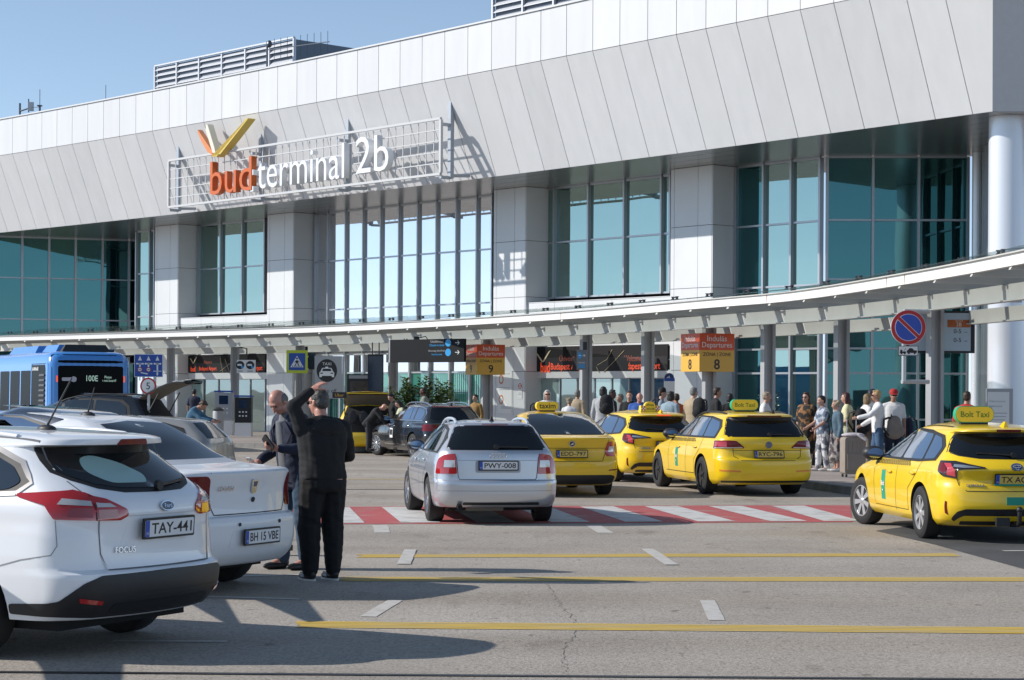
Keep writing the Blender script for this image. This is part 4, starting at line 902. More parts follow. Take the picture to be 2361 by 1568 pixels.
# shrubs in front of the green window
m_leaf = M('leaf', (0.095, 0.165, 0.036), .4, noise=.5, nscale=3); m_twig = M('twig', (.08, .06, .04), .8)
def shrub(px, Y, h, wd, nst, label):
    c = D(px, 0, Y); t = thing('shrub', label, 'shrub', (c.x, c.y, .135)); st = MB(); lf = MB()
    for i in range(nst):
        bx_, by_ = random.uniform(-wd, wd) * .5, random.uniform(-.25, .25); tx, ty = bx_ * 1.7 + random.uniform(-.1, .1), by_ * 1.7; hh = h * random.uniform(.72, 1.0) * (1 - .25 * abs(bx_) / max(wd, .01))
        st.tube([(bx_ * .3, by_ * .3, 0), (bx_, by_, hh * .5), (tx, ty, hh)], [.014, .01, .004], 5)
        for k in range(58):
            f = random.uniform(.28, 1.02); p = Vector((lerp(bx_ * .5, tx, f), lerp(by_ * .5, ty, f), hh * f)); a = random.uniform(0, 6.28); up = random.uniform(.1, .9); L = random.uniform(.13, .23); dr = Vector((math.cos(a), math.sin(a), up)).normalized(); sd_ = dr.cross(Vector((0, 0, 1))).normalized() * L * .26
            q = dr * L; lf.add([p, p + q * .5 + sd_, p + q - Vector((0, 0, L * .15)), p + q * .5 - sd_], [(0, 1, 2, 3)])
    st.build('stem', m_twig, t); lf.build('foliage', m_leaf, t)
    mb = MB(); mb.box((0, 0, .25), (wd * 1.3 + .3, .5, .5)); mb.build('planter', m_sg, t)
shrub(968, 64, 2.25, 1.25, 46, 'broad dense laurel bush behind the black estate car'); shrub(1012, 64.5, 1.75, .35, 12, 'slim laurel bush, middle of the planted row by green windows') if False else None
shrub(1020, 63.5, 1.95, .32, 9, 'slim laurel bush right of the man with camouflage bag'); shrub(1046, 63, 1.85, .25, 7, 'thin laurel sprig, rightmost of the bushes by green windows'); shrub(930, 65, 1.55, .5, 16, 'low laurel bush left of the dense one, behind bald driver')
# ---------------------------------------------------------------- vehicles
from mathutils.bvhtree import BVHTree
def pchip(xs, ys):
    n = len(xs); h = [max(1e-6, xs[i + 1] - xs[i]) for i in range(n - 1)]; dl = [(ys[i + 1] - ys[i]) / h[i] for i in range(n - 1)]; m = [0.0] * n
    m[0], m[-1] = dl[0], dl[-1]
    for i in range(1, n - 1):
        if dl[i - 1] * dl[i] > 0:
            w1, w2 = 2 * h[i] + h[i - 1], h[i] + 2 * h[i - 1]; m[i] = (w1 + w2) / (w1 / dl[i - 1] + w2 / dl[i])
    def f(x):
        if x <= xs[0]: return ys[0]
        if x >= xs[-1]: return ys[-1]
        i = 0
        while x > xs[i + 1]: i += 1
        t = (x - xs[i]) / h[i]
        return ys[i] * (1 + 2 * t) * (1 - t) ** 2 + h[i] * m[i] * t * (1 - t) ** 2 + ys[i + 1] * t * t * (3 - 2 * t) - h[i] * m[i + 1] * t * t * (1 - t)
    return f
def prof(pts): return pchip([p[0] for p in pts], [p[1] for p in pts])
def body_outline(xr, xf, w, cr, rr, rf, tr, tf, cf=0.22):
    xf = max(xf, xr + .4); rr = min(rr, w * .9, (xf - xr) * .3); rf = min(rf, w * .9, (xf - xr) * .3); P = []
    for i in range(9): P.append((xr, (w - rr) * i / 9))
    for k in range(9):
        a = math.pi - math.pi / 2 * k / 8; P.append((xr + rr + rr * math.cos(a), w - rr + rr * math.sin(a)))
    for i in range(1, 30): P.append((lerp(xr + rr, xf - rf, i / 30), w))
    for k in range(9):
        a = math.pi / 2 - math.pi / 2 * k / 8; P.append((xf - rf + rf * math.cos(a), w - rf + rf * math.sin(a)))
    for i in range(1, 8): P.append((xf, (w - rf) * (1 - i / 7)))
    xm = (xr + xf) / 2; out = []
    for x, y in P:
        u = (y / w) ** 2; k1 = max(0, 1 - (x - xr) / 1.0); k2 = max(0, 1 - (xf - x) / 1.2)
        t1 = max(0, (xm - x) / (xm - xr)); t2 = max(0, (x - xm) / (xf - xm))
        out.append((x + cr * u * k1 - cf * u * k2, y * (1 - tr * t1 ** 2.2 - tf * t2 ** 2.2)))
    return out
class Body:
    def __init__(s, L, W, H, rear, front=None, width=None, cr=.10, rr=.17, rf=.35, tr=.06, tf=.10, belt=1.0, z0=.2, gh=0.0):
        s.L, s.W, s.H = L, W, H; hw = W / 2
        k = (H - 1.0) / .48
        front = front or [(.18, L - .30), (.30, L - .08), (.50, L), (.66, L - .03), (.74, L - .12), (.82, L - .38), (.90, L - .82), (.96, L - 1.18), (1.0, L - 1.32), (1.0 + .13 * k, L - 1.58), (1.0 + .26 * k, L - 1.9), (H - .08, L - 2.28), (H - .03, L - 2.55), (H, L - 3.1)]
        width = width or [(.18, hw - .12), (.28, hw - .035), (.45, hw - .008), (.62, hw), (.80, hw - .012), (.90, hw - .035), (belt - .02, hw - .062), (belt + .02, hw - .085), (belt + .13 * k, hw - .145), (belt + .26 * k, hw - .215), (H - .10, hw - .285 - gh), (H - .055, hw - .345 - gh), (H - .03, hw - .43 - gh), (H - .012, hw - .6 - gh), (H, .06)]
        fr, ff, fw = prof(rear), prof(front), prof(width); frr = prof([(.2, rr), (belt - .1, rr), (belt + .15, rr * .75), (H - .06, rr * .7), (H, .05)]); fcr = prof([(.2, cr), (belt, cr), (H - .05, cr * 1.1), (H, cr)])
        zs = sorted(set([z0] + [z for z, _ in rear + front + width if z > z0 + .005 and z < H]) | {H}); ZZ = [zs[0]]
        for a, b in zip(zs, zs[1:]):
            if b - a < .002: continue
            n = max(1, math.ceil((b - a) / .035), math.ceil(abs(ff(b) - ff(a)) / .16), math.ceil(abs(fr(b) - fr(a)) / .10))
            ZZ += [lerp(a, b, (i + 1) / n) for i in range(n)]
        vs = []; rings = []
        for z in ZZ:
            o = body_outline(fr(z), ff(z), fw(z), fcr(z), frr(z), rf, tr, tf); full = [(x, y, z) for x, y in o] + [(x, -y, z) for x, y in o[-2:0:-1]]
            rings.append(len(vs)); vs += full; n = len(full)
        fs = []
        for a, b in zip(rings, rings[1:]):
            for k_ in range(n): fs.append((a + k_, b + k_, b + (k_ + 1) % n, a + (k_ + 1) % n))
        fs.append(tuple(rings[0] + k_ for k_ in range(n))); fs.append(tuple(rings[-1] + k_ for k_ in range(n - 1, -1, -1)))
        s.v, s.f = vs, fs; s.bvh = BVHTree.FromPolygons([Vector(v) for v in vs], fs)
        s.yc = hw * .62; s.rc = .30; s.xc = .34
    # mappings of flat shapes on to the body: each gives (origin, direction)
    def ray(s, mode, a, z):
        if mode == 'side': return Vector((a, 3, z)), Vector((0, -1, 0))
        if mode == 'sideR': return Vector((a, -3, z)), Vector((0, 1, 0))
        if mode == 'rear': return Vector((-3, a, z)), Vector((1, 0, 0))
        if mode == 'top': return Vector((a, z, 4)), Vector((0, 0, -1))
        if mode == 'front': return Vector((s.L + 3, a, z)), Vector((-1, 0, 0))
        sg = 1 if a >= 0 else -1; a = abs(a)                                       # 'wrap': round the rear corner
        if a <= s.yc: return Vector((-3, sg * a, z)), Vector((1, 0, 0))
        t = (a - s.yc) / s.rc
        if t < math.pi / 2:
            c = Vector((s.xc, sg * s.yc, z)); d = Vector((math.cos(t), -sg * math.sin(t), 0)); return c - d * 3, d
        return Vector((s.xc + (t - math.pi / 2) * s.rc, sg * 3, z)), Vector((0, -sg, 0))
    def hit(s, mode, a, z, off=0.0):
        o, d = s.ray(mode, a, z); p, n, i, dist = s.bvh.ray_cast(o, d)
        if p is None: return None
        if n.dot(d) > 0: n = -n
        return p + (n * .5 - d * .5).normalized() * off
    def patch(s, name, poly, mode, off, mat, parent, depth=.02, cell=.07):
        bm = bmesh.new(); bm.faces.new([bm.verts.new((p[0], p[1], 0)) for p in poly])
        x0, x1 = min(p[0] for p in poly), max(p[0] for p in poly); y0, y1 = min(p[1] for p in poly), max(p[1] for p in poly)
        for ax, lo, hi in ((0, x0, x1), (1, y0, y1)):
            n = int((hi - lo) / cell)
            for i in range(1, n + 1):
                c = [0, 0, 0]; c[ax] = lo + (hi - lo) * i / (n + 1); nn = [0, 0, 0]; nn[ax] = 1
                bmesh.ops.bisect_plane(bm, geom=bm.verts[:] + bm.edges[:] + bm.faces[:], plane_co=c, plane_no=nn)
        bmesh.ops.triangulate(bm, faces=[f for f in bm.faces if len(f.verts) > 4])
        bnd = [e for e in bm.edges if len(e.link_faces) == 1]
        ret = bmesh.ops.extrude_edge_only(bm, edges=bnd); ex = set(g for g in ret['geom'] if isinstance(g, bmesh.types.BMVert))
        for v in bm.verts:
            p = s.hit(mode, v.co.x, v.co.y, off - (depth if v in ex else 0))
            if p is None: p = s.hit(mode, v.co.x * .97, v.co.y * .97, off) or Vector((0.3, v.co.x, v.co.y))
            v.co = p
        bmesh.ops.recalc_face_normals(bm, faces=bm.faces)
        me = bpy.data.meshes.new(name); bm.to_mesh(me); bm.free(); me.materials.append(mat)
        return link(name, me, parent, 50)
    def ribbon(s, name, pts, mode, w, mat, parent, off=.003, step=.06):
        P = []
        for a, b in zip(pts, pts[1:]):
            a, b = Vector(a), Vector(b); n = max(1, int((b - a).length / step)); P += [a.lerp(b, i / n) for i in range(n)]
        P.append(Vector(pts[-1])); mb = MB(); prev = None
        for i, p in enumerate(P):
            t = (P[min(i + 1, len(P) - 1)] - P[max(i - 1, 0)]).normalized(); nn = Vector((-t.y, t.x)) * w / 2
            l, r = s.hit(mode, *(p + nn), off), s.hit(mode, *(p - nn), off)
            if l is None or r is None: prev = None; continue
            if prev: mb.quad(prev[0], prev[1], r, l)
            prev = (l, r)
        return mb.build(name, mat, parent, 40)
def roundp(pts, r, n=3):
    out = []; m = len(pts)
    for i in range(m):
        a, b, c = Vector(pts[i - 1]), Vector(pts[i]), Vector(pts[(i + 1) % m])
        k = min(r, (a - b).length * .45, (c - b).length * .45); p, q = b + (a - b).normalized() * k, b + (c - b).normalized() * k
        for j in range(n + 1):
            t = j / n; out.append(tuple(p * (1 - t) ** 2 + b * 2 * t * (1 - t) + q * t * t))
    return out
def grow(pts, d):
    c = Vector((sum(p[0] for p in pts) / len(pts), sum(p[1] for p in pts) / len(pts))); out = []
    m = len(pts); ar = sum(pts[i - 1][0] * pts[i][1] - pts[i][0] * pts[i - 1][1] for i in range(m)); sg = 1 if ar > 0 else -1
    for i in range(m):
        a, b, c2 = Vector(pts[i - 1]), Vector(pts[i]), Vector(pts[(i + 1) % m]); t1, t2 = (b - a).normalized(), (c2 - b).normalized()
        n1, n2 = Vector((t1.y, -t1.x)) * sg, Vector((t2.y, -t2.x)) * sg; k = n1 + n2
        out.append(tuple(b + k / max(.35, k.length_squared) * 2 * d / 2 * 2 if k.length > 1e-6 else b))
    return out
def mirror(pts): return [(-a, z) for a, z in reversed(pts)]
def sym(half): return half + [(-a, z) for a, z in reversed(half) if abs(a) > 1e-6]
def paint(name, c, metal=0.0, rough=.35, coat=.8):
    return M(name, c, rough, metal, coat=coat, noise=.03, nscale=2)
p_white = paint('paint_white', (0.83, 0.84, 0.86)); p_white2 = paint('paint_white_dusty', (0.76, 0.77, 0.79), rough=.42, coat=.5)
p_silver = paint('paint_silver', (0.60, 0.62, 0.66), .7, .32); p_yellow = paint('paint_taxi_yellow', (0.87, 0.575, 0.007)); p_yel2 = paint('paint_taxi_amber', (0.84, 0.52, 0.008))
p_black = paint('paint_black', (0.010, 0.011, 0.014), 0, .2, 1); p_navy = paint('paint_dark_blue', (0.03, 0.045, 0.075), .2, .25, 1); p_beige = paint('paint_grey_beige', (.40, .385, .36), .5, .35)
m_glassd = M('car_glass', (0.006, 0.008, 0.010), .03, spec=.6); m_glassb = M('car_side_glass', (0.012, 0.018, 0.024), .02, spec=1.0, coat=1.0); m_rub = M('rubber_trim', (0.014, 0.014, 0.015), .55); m_plast = M('black_plastic', (0.022, 0.022, 0.024), .5, noise=.2)
m_glassr = glass('reflecting_side_glass', (.75, .85, 1.0), (.008, .011, .014), .5, .01)
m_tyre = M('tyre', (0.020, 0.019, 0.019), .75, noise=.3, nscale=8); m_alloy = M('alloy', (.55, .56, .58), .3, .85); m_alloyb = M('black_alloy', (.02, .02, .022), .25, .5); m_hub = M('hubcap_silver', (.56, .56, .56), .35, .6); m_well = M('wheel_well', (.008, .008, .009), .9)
m_red = MATS['crossing_red']; m_lamp = M('lamp_red', (0.42, 0.012, 0.012), .08, spec=.7, coat=1); m_lampd = M('lamp_dark_red', (0.15, 0.006, 0.010), .15, spec=.35, coat=.2); m_lampw = M('lamp_clear', (.62, .60, .58), .12, .4, coat=1); m_lampo = M('lamp_orange', (.75, .25, .03), .12, coat=1); m_lampk = M('lamp_smoked', (.02, .017, .02), .06, coat=1)
m_lampb = M('lamp_bright', (.8, .10, .03), .15, emit=.55)
m_seam = M('panel_gap', (.012, .012, .012), .9); m_chrome = M('chrome', (.7, .71, .73), .12, 1.0)
m_pw = M('plate_white', (.72, .72, .72), .5); m_py = M('plate_yellow', (.72, .50, .10), .5); m_eu = M('plate_blue', (.02, .07, .42), .45); m_pk = M('plate_frame', (.01, .01, .011), .5)
m_txb = M('plate_text', (.015, .015, .016), .6); m_green = M('taxi_green', (.02, .36, .18), .5); m_teals = M('sticker_teal', (.01, .30, .20), .5); m_taxiy = M('taxi_sign_yellow', (.85, .62, .03), .4)
WHEELS = {}
def wheel_meshes(style, R, W):
    k = (style, R, W)
    if k in WHEELS: return WHEELS[k]
    mb = MB(); r0 = R * .66
    mb.lathe([(r0 - .01, -W / 2 + .02), (r0, -W / 2), (R * .90, -W / 2), (R * .975, -W * .43), (R, -W * .33), (R, W * .33), (R * .975, W * .43), (R * .90, W / 2), (R * .78, W / 2 + .004), (r0, W / 2), (r0 - .012, W / 2 - .03)], 36, axis='Y')
    t = mb.build('wheel', m_tyre, None, 35); tm = t.data; bpy.data.objects.remove(t)
    mb = MB(); rm = {'five_black': m_alloyb, 'hubcap': m_hub}.get(style, m_alloy)
    mb.lathe([(r0, W / 2 - .004), (r0 * .955, W / 2 - .002), (r0 * .92, W / 2 - .03), (r0 * .9, W * .1), (r0 * .9, 0)], 36, axis='Y', mi=0, caps=False)
    mb.lathe([(r0 * .9, W * .12), (.02, W * .12 + .001)], 24, axis='Y', mi=1, caps=False)                    # dark behind the spokes
    mb.lathe([(r0 * .2, W / 2 - .045), (r0 * .2, W / 2 - .02), (r0 * .12, W / 2 - .008), (0.0, W / 2 - .006)], 16, axis='Y', mi=0)
    n, wi, wo, tw = {'multi': (10, .10, .17, 0), 'five_black': (5, .30, .22, .0), 'hubcap': (7, .20, .36, .35), 'five': (5, .34, .30, 0), 'star': (7, .22, .26, 0)}[style]
    for i in range(n):
        a = 2 * math.pi * i / n; pr = 2 if style == 'multi' else 1
        for q in range(pr):
            aa = a + (q - .5) * .20 * (pr > 1); e = Vector((math.cos(aa), 0, math.sin(aa))); s_ = Vector((-math.sin(aa), 0, math.cos(aa)))
            a0, a1 = r0 * .15, r0 * .94; y0, y1 = W / 2 - .035, W / 2 - .018; sk = s_ * (tw * r0 * .3)
            if pr > 1: wi_, wo_ = .055, .085
            else: wi_, wo_ = wi, wo
            P = [e * a0 - s_ * r0 * wi_ / 2, e * a0 + s_ * r0 * wi_ / 2, e * a1 + s_ * r0 * wo_ / 2 + sk, e * a1 - s_ * r0 * wo_ / 2 + sk]
            mb.hexa([p + Vector((0, y0 - .02, 0)) for p in P] + [p + Vector((0, y1, 0)) for p in P], 0)
    r = mb.build('rim', [rm, m_well], None, 35); rmh = r.data; bpy.data.objects.remove(r)
    WHEELS[k] = (tm, rmh); return WHEELS[k]
def make_car(name, label, cat, B, loc, yaw, pm, WB, OH, R=.32, TW=.21, style='five', steer=0, group=None, arch=None):
    t = thing(name, label, cat, (loc[0], loc[1], 0), rad(90 + yaw), group)
    # body with round wheel arches cut out
    mb = MB(); mb.add(B.v, B.f); cut = MB(); AR = arch or R + .055
    for wx in (OH, OH + WB):
        for sg in (1, -1): cut.lathe([(AR, 0), (AR, .5)], 40, (wx, sg * (B.W / 2 - .27) if sg > 0 else -(B.W / 2 - .27) - .5, R), axis='Y')
    bo = mb.build('body', [pm, m_well], t, None); co = cut.build('cutter', [pm, m_well])
    for p in co.data.polygons: p.material_index = 1
    co.parent = t
    md = bo.modifiers.new('b', 'BOOLEAN'); md.operation = 'DIFFERENCE'; md.object = co; md.solver = 'EXACT'; md.material_mode = 'INDEX'
    dg = bpy.context.evaluated_depsgraph_get(); me = bpy.data.meshes.new_from_object(bo.evaluated_get(dg)); bo.modifiers.clear(); old = bo.data; bo.data = me; me.name = 'body'
    bpy.data.objects.remove(co); bpy.data.meshes.remove(old)
    me.polygons.foreach_set('use_smooth', [True] * len(me.polygons)); me.set_sharp_from_angle(angle=rad(42))
    tm, rm = wheel_meshes(style, R, TW)
    for i, wx in enumerate((OH, OH + WB)):
        for sg in (1, -1):
            w = link('wheel', tm, t); w.location = (wx, sg * (B.W / 2 - TW / 2 - .015), R); w.rotation_euler = (0, random.uniform(0, 6), (0 if sg > 0 else math.pi) + (rad(steer) if i else 0)); w.rotation_mode = 'YXZ'
            r = link('rim', rm, w); r.location = (0, 0, 0)
    mb = MB(); mb.box((B.L / 2 - .1, 0, .27), (B.L - 1.0, B.W - .5, .16)); mb.build('underbody', m_well, t)  # underbody block, its near-black colour stands in for shade below the car
    return t, bo
def both(fn):                                   # on the left and on the right
    for sg in (1, -1): fn(sg)
def side_mode(sg): return 'side' if sg > 0 else 'sideR'
def side_windows(B, t, panes, surround, trim=None, gl=None, tw=.014):
    for sg in (1, -1):
        sw = B.patch('window_surround', roundp(surround, .05), side_mode(sg), .004, m_rub, t, .02)
        if trim is not None: B.ribbon('window_trim', surround + [surround[0]], side_mode(sg), tw, trim, t, .008)
        for p in panes: B.patch('side_window', roundp(p, .035), side_mode(sg), .009, gl or m_glassr, t, .012)
def plate(B, t, y, z, w, h, kind, txt, lat=.0, eu=True, tilt=None):
    p = B.hit('rear', y, z, .012); p2 = B.hit('rear', y, z + h * .45, .012); p3 = B.hit('rear', y, z - h * .45, .012); pl, pr_ = B.hit('rear', y - .12, z), B.hit('rear', y + .12, z)
    up = (p2 - p3).normalized(); ux = Vector((0, -1, 0)); p = Vector((min(p.x, p2.x, p3.x, pl.x, pr_.x) - .012, y, z)); nz = ux.cross(up)
    f = board('licence_plate', t, p, ux, up, roundp(rect(w + .03, h + .03), .012), m_pk, .014, 0)
    board('plate_face', f, p, ux, up, roundp(rect(w, h), .01), m_pw if kind == 'w' else m_py, .004, .014)
    if eu: board('blue_strip', f, p, ux, up, rect(.042, h * .98, -w / 2 + .021), m_eu, .003, .017); text('country_letter', 'H' if kind != 'ro' else 'RO', 1, m_pw, p + ux * (-w / 2 + .021) - up * h * .28 + nz * .0205, ux, up, f, 0, height=h * .2)
    text('plate_lettering', txt, 1, m_txb, p + ux * .022 + nz * .0185, ux, up, f, .0006, width=w * .83, height=h * .66, bold=.012)
    return p, ux, up, nz, f
def mirrors(B, t, x, z, mat, cap=None, size=(.11, .13, .085)):
    for sg in (1, -1):
        h = B.hit(side_mode(sg), x, z)
        while h is None: z -= .02; h = B.hit(side_mode(sg), x, z)
        y = h.y
        mb = MB(); mb.ell((x - .02, y + sg * .13, z + .04), (size[0], size[1], size[2]), 14, 8); mb.tube([(x + .03, y - sg * .02, z - .0), (x, y + sg * .06, z + .01)], .035, 6)
        m = mb.build('door_mirror', mat, t, 60)
        board('mirror_glass', m, (x - .02 - size[0] * .98, y + sg * .13, z + .04), (0, -1, 0), (0, 0, 1), disc_pts(size[1] * .72, 16, size[2] * .70), m_glassr, .004, 0)
def rails(B, t, x0, x1, yy, mat, hgt=.05, r=.018):
    for sg in (1, -1):
        P = []
        for k in range(9):
            x = lerp(x0, x1, k / 8); q = B.hit('top', x, sg * yy); lift = hgt * min(1, (k / 1.2), ((8 - k) / 1.2)); P.append(q + Vector((0, 0, lift + .0)))
        mb = MB(); mb.tube(P, r, 8)
        q = P[4]; mb.bar(q, q - Vector((0, 0, hgt)), .03); mb.build('roof_rail', mat, t, 60)
def aerial_on(B, t, x, y, mat, fin=True, yl=.0, h=.4, lean=.3):
    q = B.hit('top', x, y)
    if fin:
        mb = MB(); mb.hexa([q + Vector(v) for v in ((-.09, -.03, -.01), (.10, -.025, -.01), (.10, .025, -.01), (-.09, .03, -.01), (-.08, -.008, .065), (-.01, -.008, .06), (-.01, .008, .06), (-.08, .008, .065))]); mb.build('roof_fin', mat, t, 60)
    else:
        mb = MB(); mb.ell(q, (.08, .05, .035), 12, 6); o = mb.build('aerial_base', m_plast, t, 60); mb = MB(); mb.tube([q + Vector((0, 0, .02)), q + Vector((-lean * h, 0, h))], [.008, .005], 6); mb.build('aerial_rod', m_plast, o)
def wiper(B, t, y0, z0, y1, z1):
    a, b = B.hit('rear', y0, z0, .03), B.hit('rear', y1, z1, .02); mb = MB(); mb.bar(a, b, .022, .018); mb.lathe([(.035, 0), (.035, .03)], 12, a - Vector((.02, 0, 0)), axis='X'); mb.build('wiper', m_rub, t)
def handles(B, t, spots, mat):
    for sg in (1, -1):
        for x, z in spots:
            h = B.hit(side_mode(sg), x, z, .02); mb = MB(); mb.ell(h, (.10, .018, .020), 10, 6); mb.build('door_handle', mat, t, 60)
def rear_frame(B, y, z, off=.01):
    p = B.hit('rear', y, z, off); a, b = B.hit('rear', y, z + .03, off), B.hit('rear', y, z - .03, off); return p, Vector((0, -1, 0)), (a - b).normalized()
def rear_text(B, t, txt, y, z, w):
    p, ux, up = rear_frame(B, y, z, .006); q = [B.hit('rear', y + k * w / 2, z) for k in (-1, 1)]; ux = (q[0] - q[1]).normalized(); p = (q[0] + q[1]) / 2; p.x = min(p.x, B.hit('rear', y, z).x) - .010
    up = (up - ux * up.dot(ux)).normalized(); text('model_lettering', txt, 1, m_chrome, p, ux, up, t, .004, width=w, bold=.012)
def roof_sign(B, t, x, w, h, d, txt, body, face, tcol, y=0.0, capside=None, lift=.0):
    q = B.hit('top', x, y); o = q + Vector((0, 0, h / 2 + .02 + lift)); mb = MB(); pl = rrect(w, h, h * .46, 6)
    mb.prism(pl, o + Vector((d / 2, 0, 0)), (0, -1, 0), (0, 0, 1), (-1, 0, 0), d); s_ = mb.build('taxi_sign', body, t, 40)
    board('sign_face', s_, o - Vector((d / 2, 0, 0)), (0, -1, 0), (0, 0, 1), rrect(w * .97, h * .92, h * .42, 6), face, .004, 0)
    text('taxi_lettering', txt, 1, tcol, o - Vector((d / 2 + .006, 0, 0)), (0, -1, 0), (0, 0, 1), s_, .001, width=w * .74, bold=.01)
    mb = MB(); mb.box(q + Vector((0, 0, .015)), (d * .8, w * .7, .05)); mb.build('sign_foot', m_plast, s_)
    return s_, o
def checker(B, t, x0, x1, z0, z1, n, h=.032):   # two rows of leaning dashes along the doors
    for sg in (1, -1):
        mb = MB()
        for i in range(n):
            for r in range(2):
                x = lerp(x0, x1, (i + .5 * r) / n); z = lerp(z0, z1, i / n) + (h if r else 0); w = (x1 - x0) / n * .5
                P = [B.hit(side_mode(sg), x + dx + dz * .3, z + dz, .004) for dx, dz in ((0, 0), (w, 0), (w, h * .95), (0, h * .95))]
                if all(P): mb.quad(*P)
        mb.build('checker_band', m_txb, t)
def bolt_sticker(B, t, x, z, w=.16, h=.34):
    for sg in (1, -1):
        s_ = B.patch('door_sticker', rect(w, h, x, z), side_mode(sg), .004, m_teals, t, .004, .1)
        p = B.hit(side_mode(sg), x, z + .02, .0085); a, b = B.hit(side_mode(sg), x, z + .1), B.hit(side_mode(sg), x, z - .1); up = (a - b).normalized()
        text('sticker_lettering', 'Bolt', 1, m_sw, p, (-sg, 0, 0), up, s_, .001, width=w * .85, bold=.02); board('sticker_line', s_, p - up * .09, (-sg, 0, 0), up, rect(w * .2, .02), m_sw, .001, 0)
# ---- 1 silver estate on the crossing
B = Body(4.54, 1.766, 1.43, [(.2, .22), (.26, .10), (.33, .03), (.42, .002), (.47, 0), (.56, -.004), (.605, .006), (.62, .05), (.72, .055), (.88, .06), (.97, .072), (1.01, .09), (1.05, .125), (1.12, .185), (1.25, .29), (1.33, .345), (1.365, .345), (1.385, .39), (1.405, .55), (1.42, 1.0), (1.43, 1.7)], cr=.12, rr=.20, tr=.05, z0=.24, belt=1.0)
t, bo = make_car('silver_estate_car', 'silver estate car with roof rails driving over the red and white crossing', 'car', B, (-.17, 26.5), 9.0, p_silver, 2.65, .98, .318, .225, 'five', 3)
ws = [(.36, .985), (.42, 1.18), (.60, 1.30), (1.0, 1.345), (2.0, 1.36), (2.55, 1.27), (3.15, .99)]
side_windows(B, t, [[(.45, 1.0), (.50, 1.17), (.65, 1.28), (1.02, 1.32), (1.0, 1.0)], [(1.06, 1.0), (1.08, 1.325), (1.72, 1.34), (1.80, 1.0)], [(1.88, 1.0), (1.80, 1.34), (2.05, 1.335), (2.50, 1.24), (3.02, 1.0)]], ws, m_rub)
rg = sym([(0, 1.035), (.63, 1.035), (.665, 1.06), (.60, 1.20), (.535, 1.33), (.50, 1.345), (0, 1.352)])
B.patch('rear_window_surround', grow(rg, .012), 'rear', .002, m_rub, t); B.patch('rear_window', rg, 'rear', .007, m_glassd, t)
B.patch('high_brake_light', rect(.36, .022, 0, 1.366), 'rear', .006, m_lampd, t)
wiper(B, t, .02, 1.06, -.42, 1.055)
for sg in (1, -1):
    L_ = [(.555, .70), (.585, .96), (.62, .975), (.84, .955), (.93, .90), (.95, .70)]; L_ = L_ if sg > 0 else mirror(L_)
    lamp = B.patch('tail_light', roundp(L_, .02), 'wrap', .010, m_lamp, t, .02)
    q = [(.585, .79), (.597, .885), (.79, .885), (.79, .79)]; B.patch('clear_lens', q if sg > 0 else mirror(q), 'wrap', .014, m_lampw, lamp, .006)
    q = [(.80, .79), (.80, .885), (.93, .87), (.94, .79)]; B.patch('orange_lens', q if sg > 0 else mirror(q), 'wrap', .014, m_lamp, lamp, .006)
B.ribbon('tailgate_gap', sym([(.0, .622), (.52, .622), (.548, .66), (.60, 1.0)])[1:] if False else [(-.60, 1.03), (-.56, .90), (-.54, .66), (-.52, .622), (.52, .622), (.54, .66), (.56, .90), (.60, 1.03)], 'rear', .009, m_seam, t)
B.ribbon('bumper_crease', [(-.8, .47), (.8, .47)], 'rear', .006, M('dark_silver_line', (.25, .26, .28), .4, .6), t)  # darker silver line, shade of the crease put into the colour
B.patch('plate_recess', roundp(rect(.62, .165, 0, .80), .03), 'rear', .002, M('silver_recess_shade', (.36, .38, .42), .4, .6), t, .01)  # flush patch in darker silver, shade of the recess painted in
B.ribbon('tailgate_crease', [(-.55, .885), (.55, .885)], 'rear', .006, MATS['dark_silver_line'], t)  # crease shade again painted as a darker line
plate(B, t, 0.0, .815, .52, .105, 'w', 'PWY-008')
p, ux, up = rear_frame(B, 0, .945, .008); mb = MB()
for k in (-1.5, -.5, .5, 1.5): 
    c = p + ux * k * .052
    for j in range(16): a, b = 2 * math.pi * j / 16, 2 * math.pi * (j + 1) / 16; mb.bar(c + ux * math.cos(a) * .033 + up * math.sin(a) * .033, c + ux * math.cos(b) * .033 + up * math.sin(b) * .033, .009)
mb.build('ring_badge', m_chrome, t)
B.patch('lower_grille', roundp(rect(1.05, .075, -.05, .275), .02), 'rear', .004, m_plast, t)
mirrors(B, t, 2.98, .985, m_plast, size=(.10, .14, .085)); rails(B, t, .62, 2.5, .50, M('rail_satin', (.62, .68, .74), .35, .5), .055, .02); aerial_on(B, t, .75, 0, m_plast, True)
handles(B, t, [(1.35, .86), (2.35, .84)], p_silver)
for sg in (1, -1):
    B.ribbon('door_gap', [(1.02, .98), (1.15, .80), (1.40, .62), (1.42, .30)], side_mode(sg), .008, m_seam, t); B.ribbon('door_gap', [(1.88, .98), (1.92, .28)], side_mode(sg), .008, m_seam, t); B.ribbon('door_gap', [(3.02, .98), (3.0, .80), (2.98, .35)], side_mode(sg), .008, m_seam, t); B.ribbon('side_moulding', [(1.36, .52), (2.98, .52)], side_mode(sg), .02, MATS['dark_silver_line'], t)
mb = MB(); mb.tube([(.05, .52, .25), (.2, .52, .25)], .035, 10); mb.build('exhaust', m_well, t); mb = MB(); mb.box((.4, .15, .26), (.35, .5, .14)); mb.build('silencer', M('rusty_steel', (.16, .14, .12), .7, .5), t)
t.scale = (.985, .985, .98)
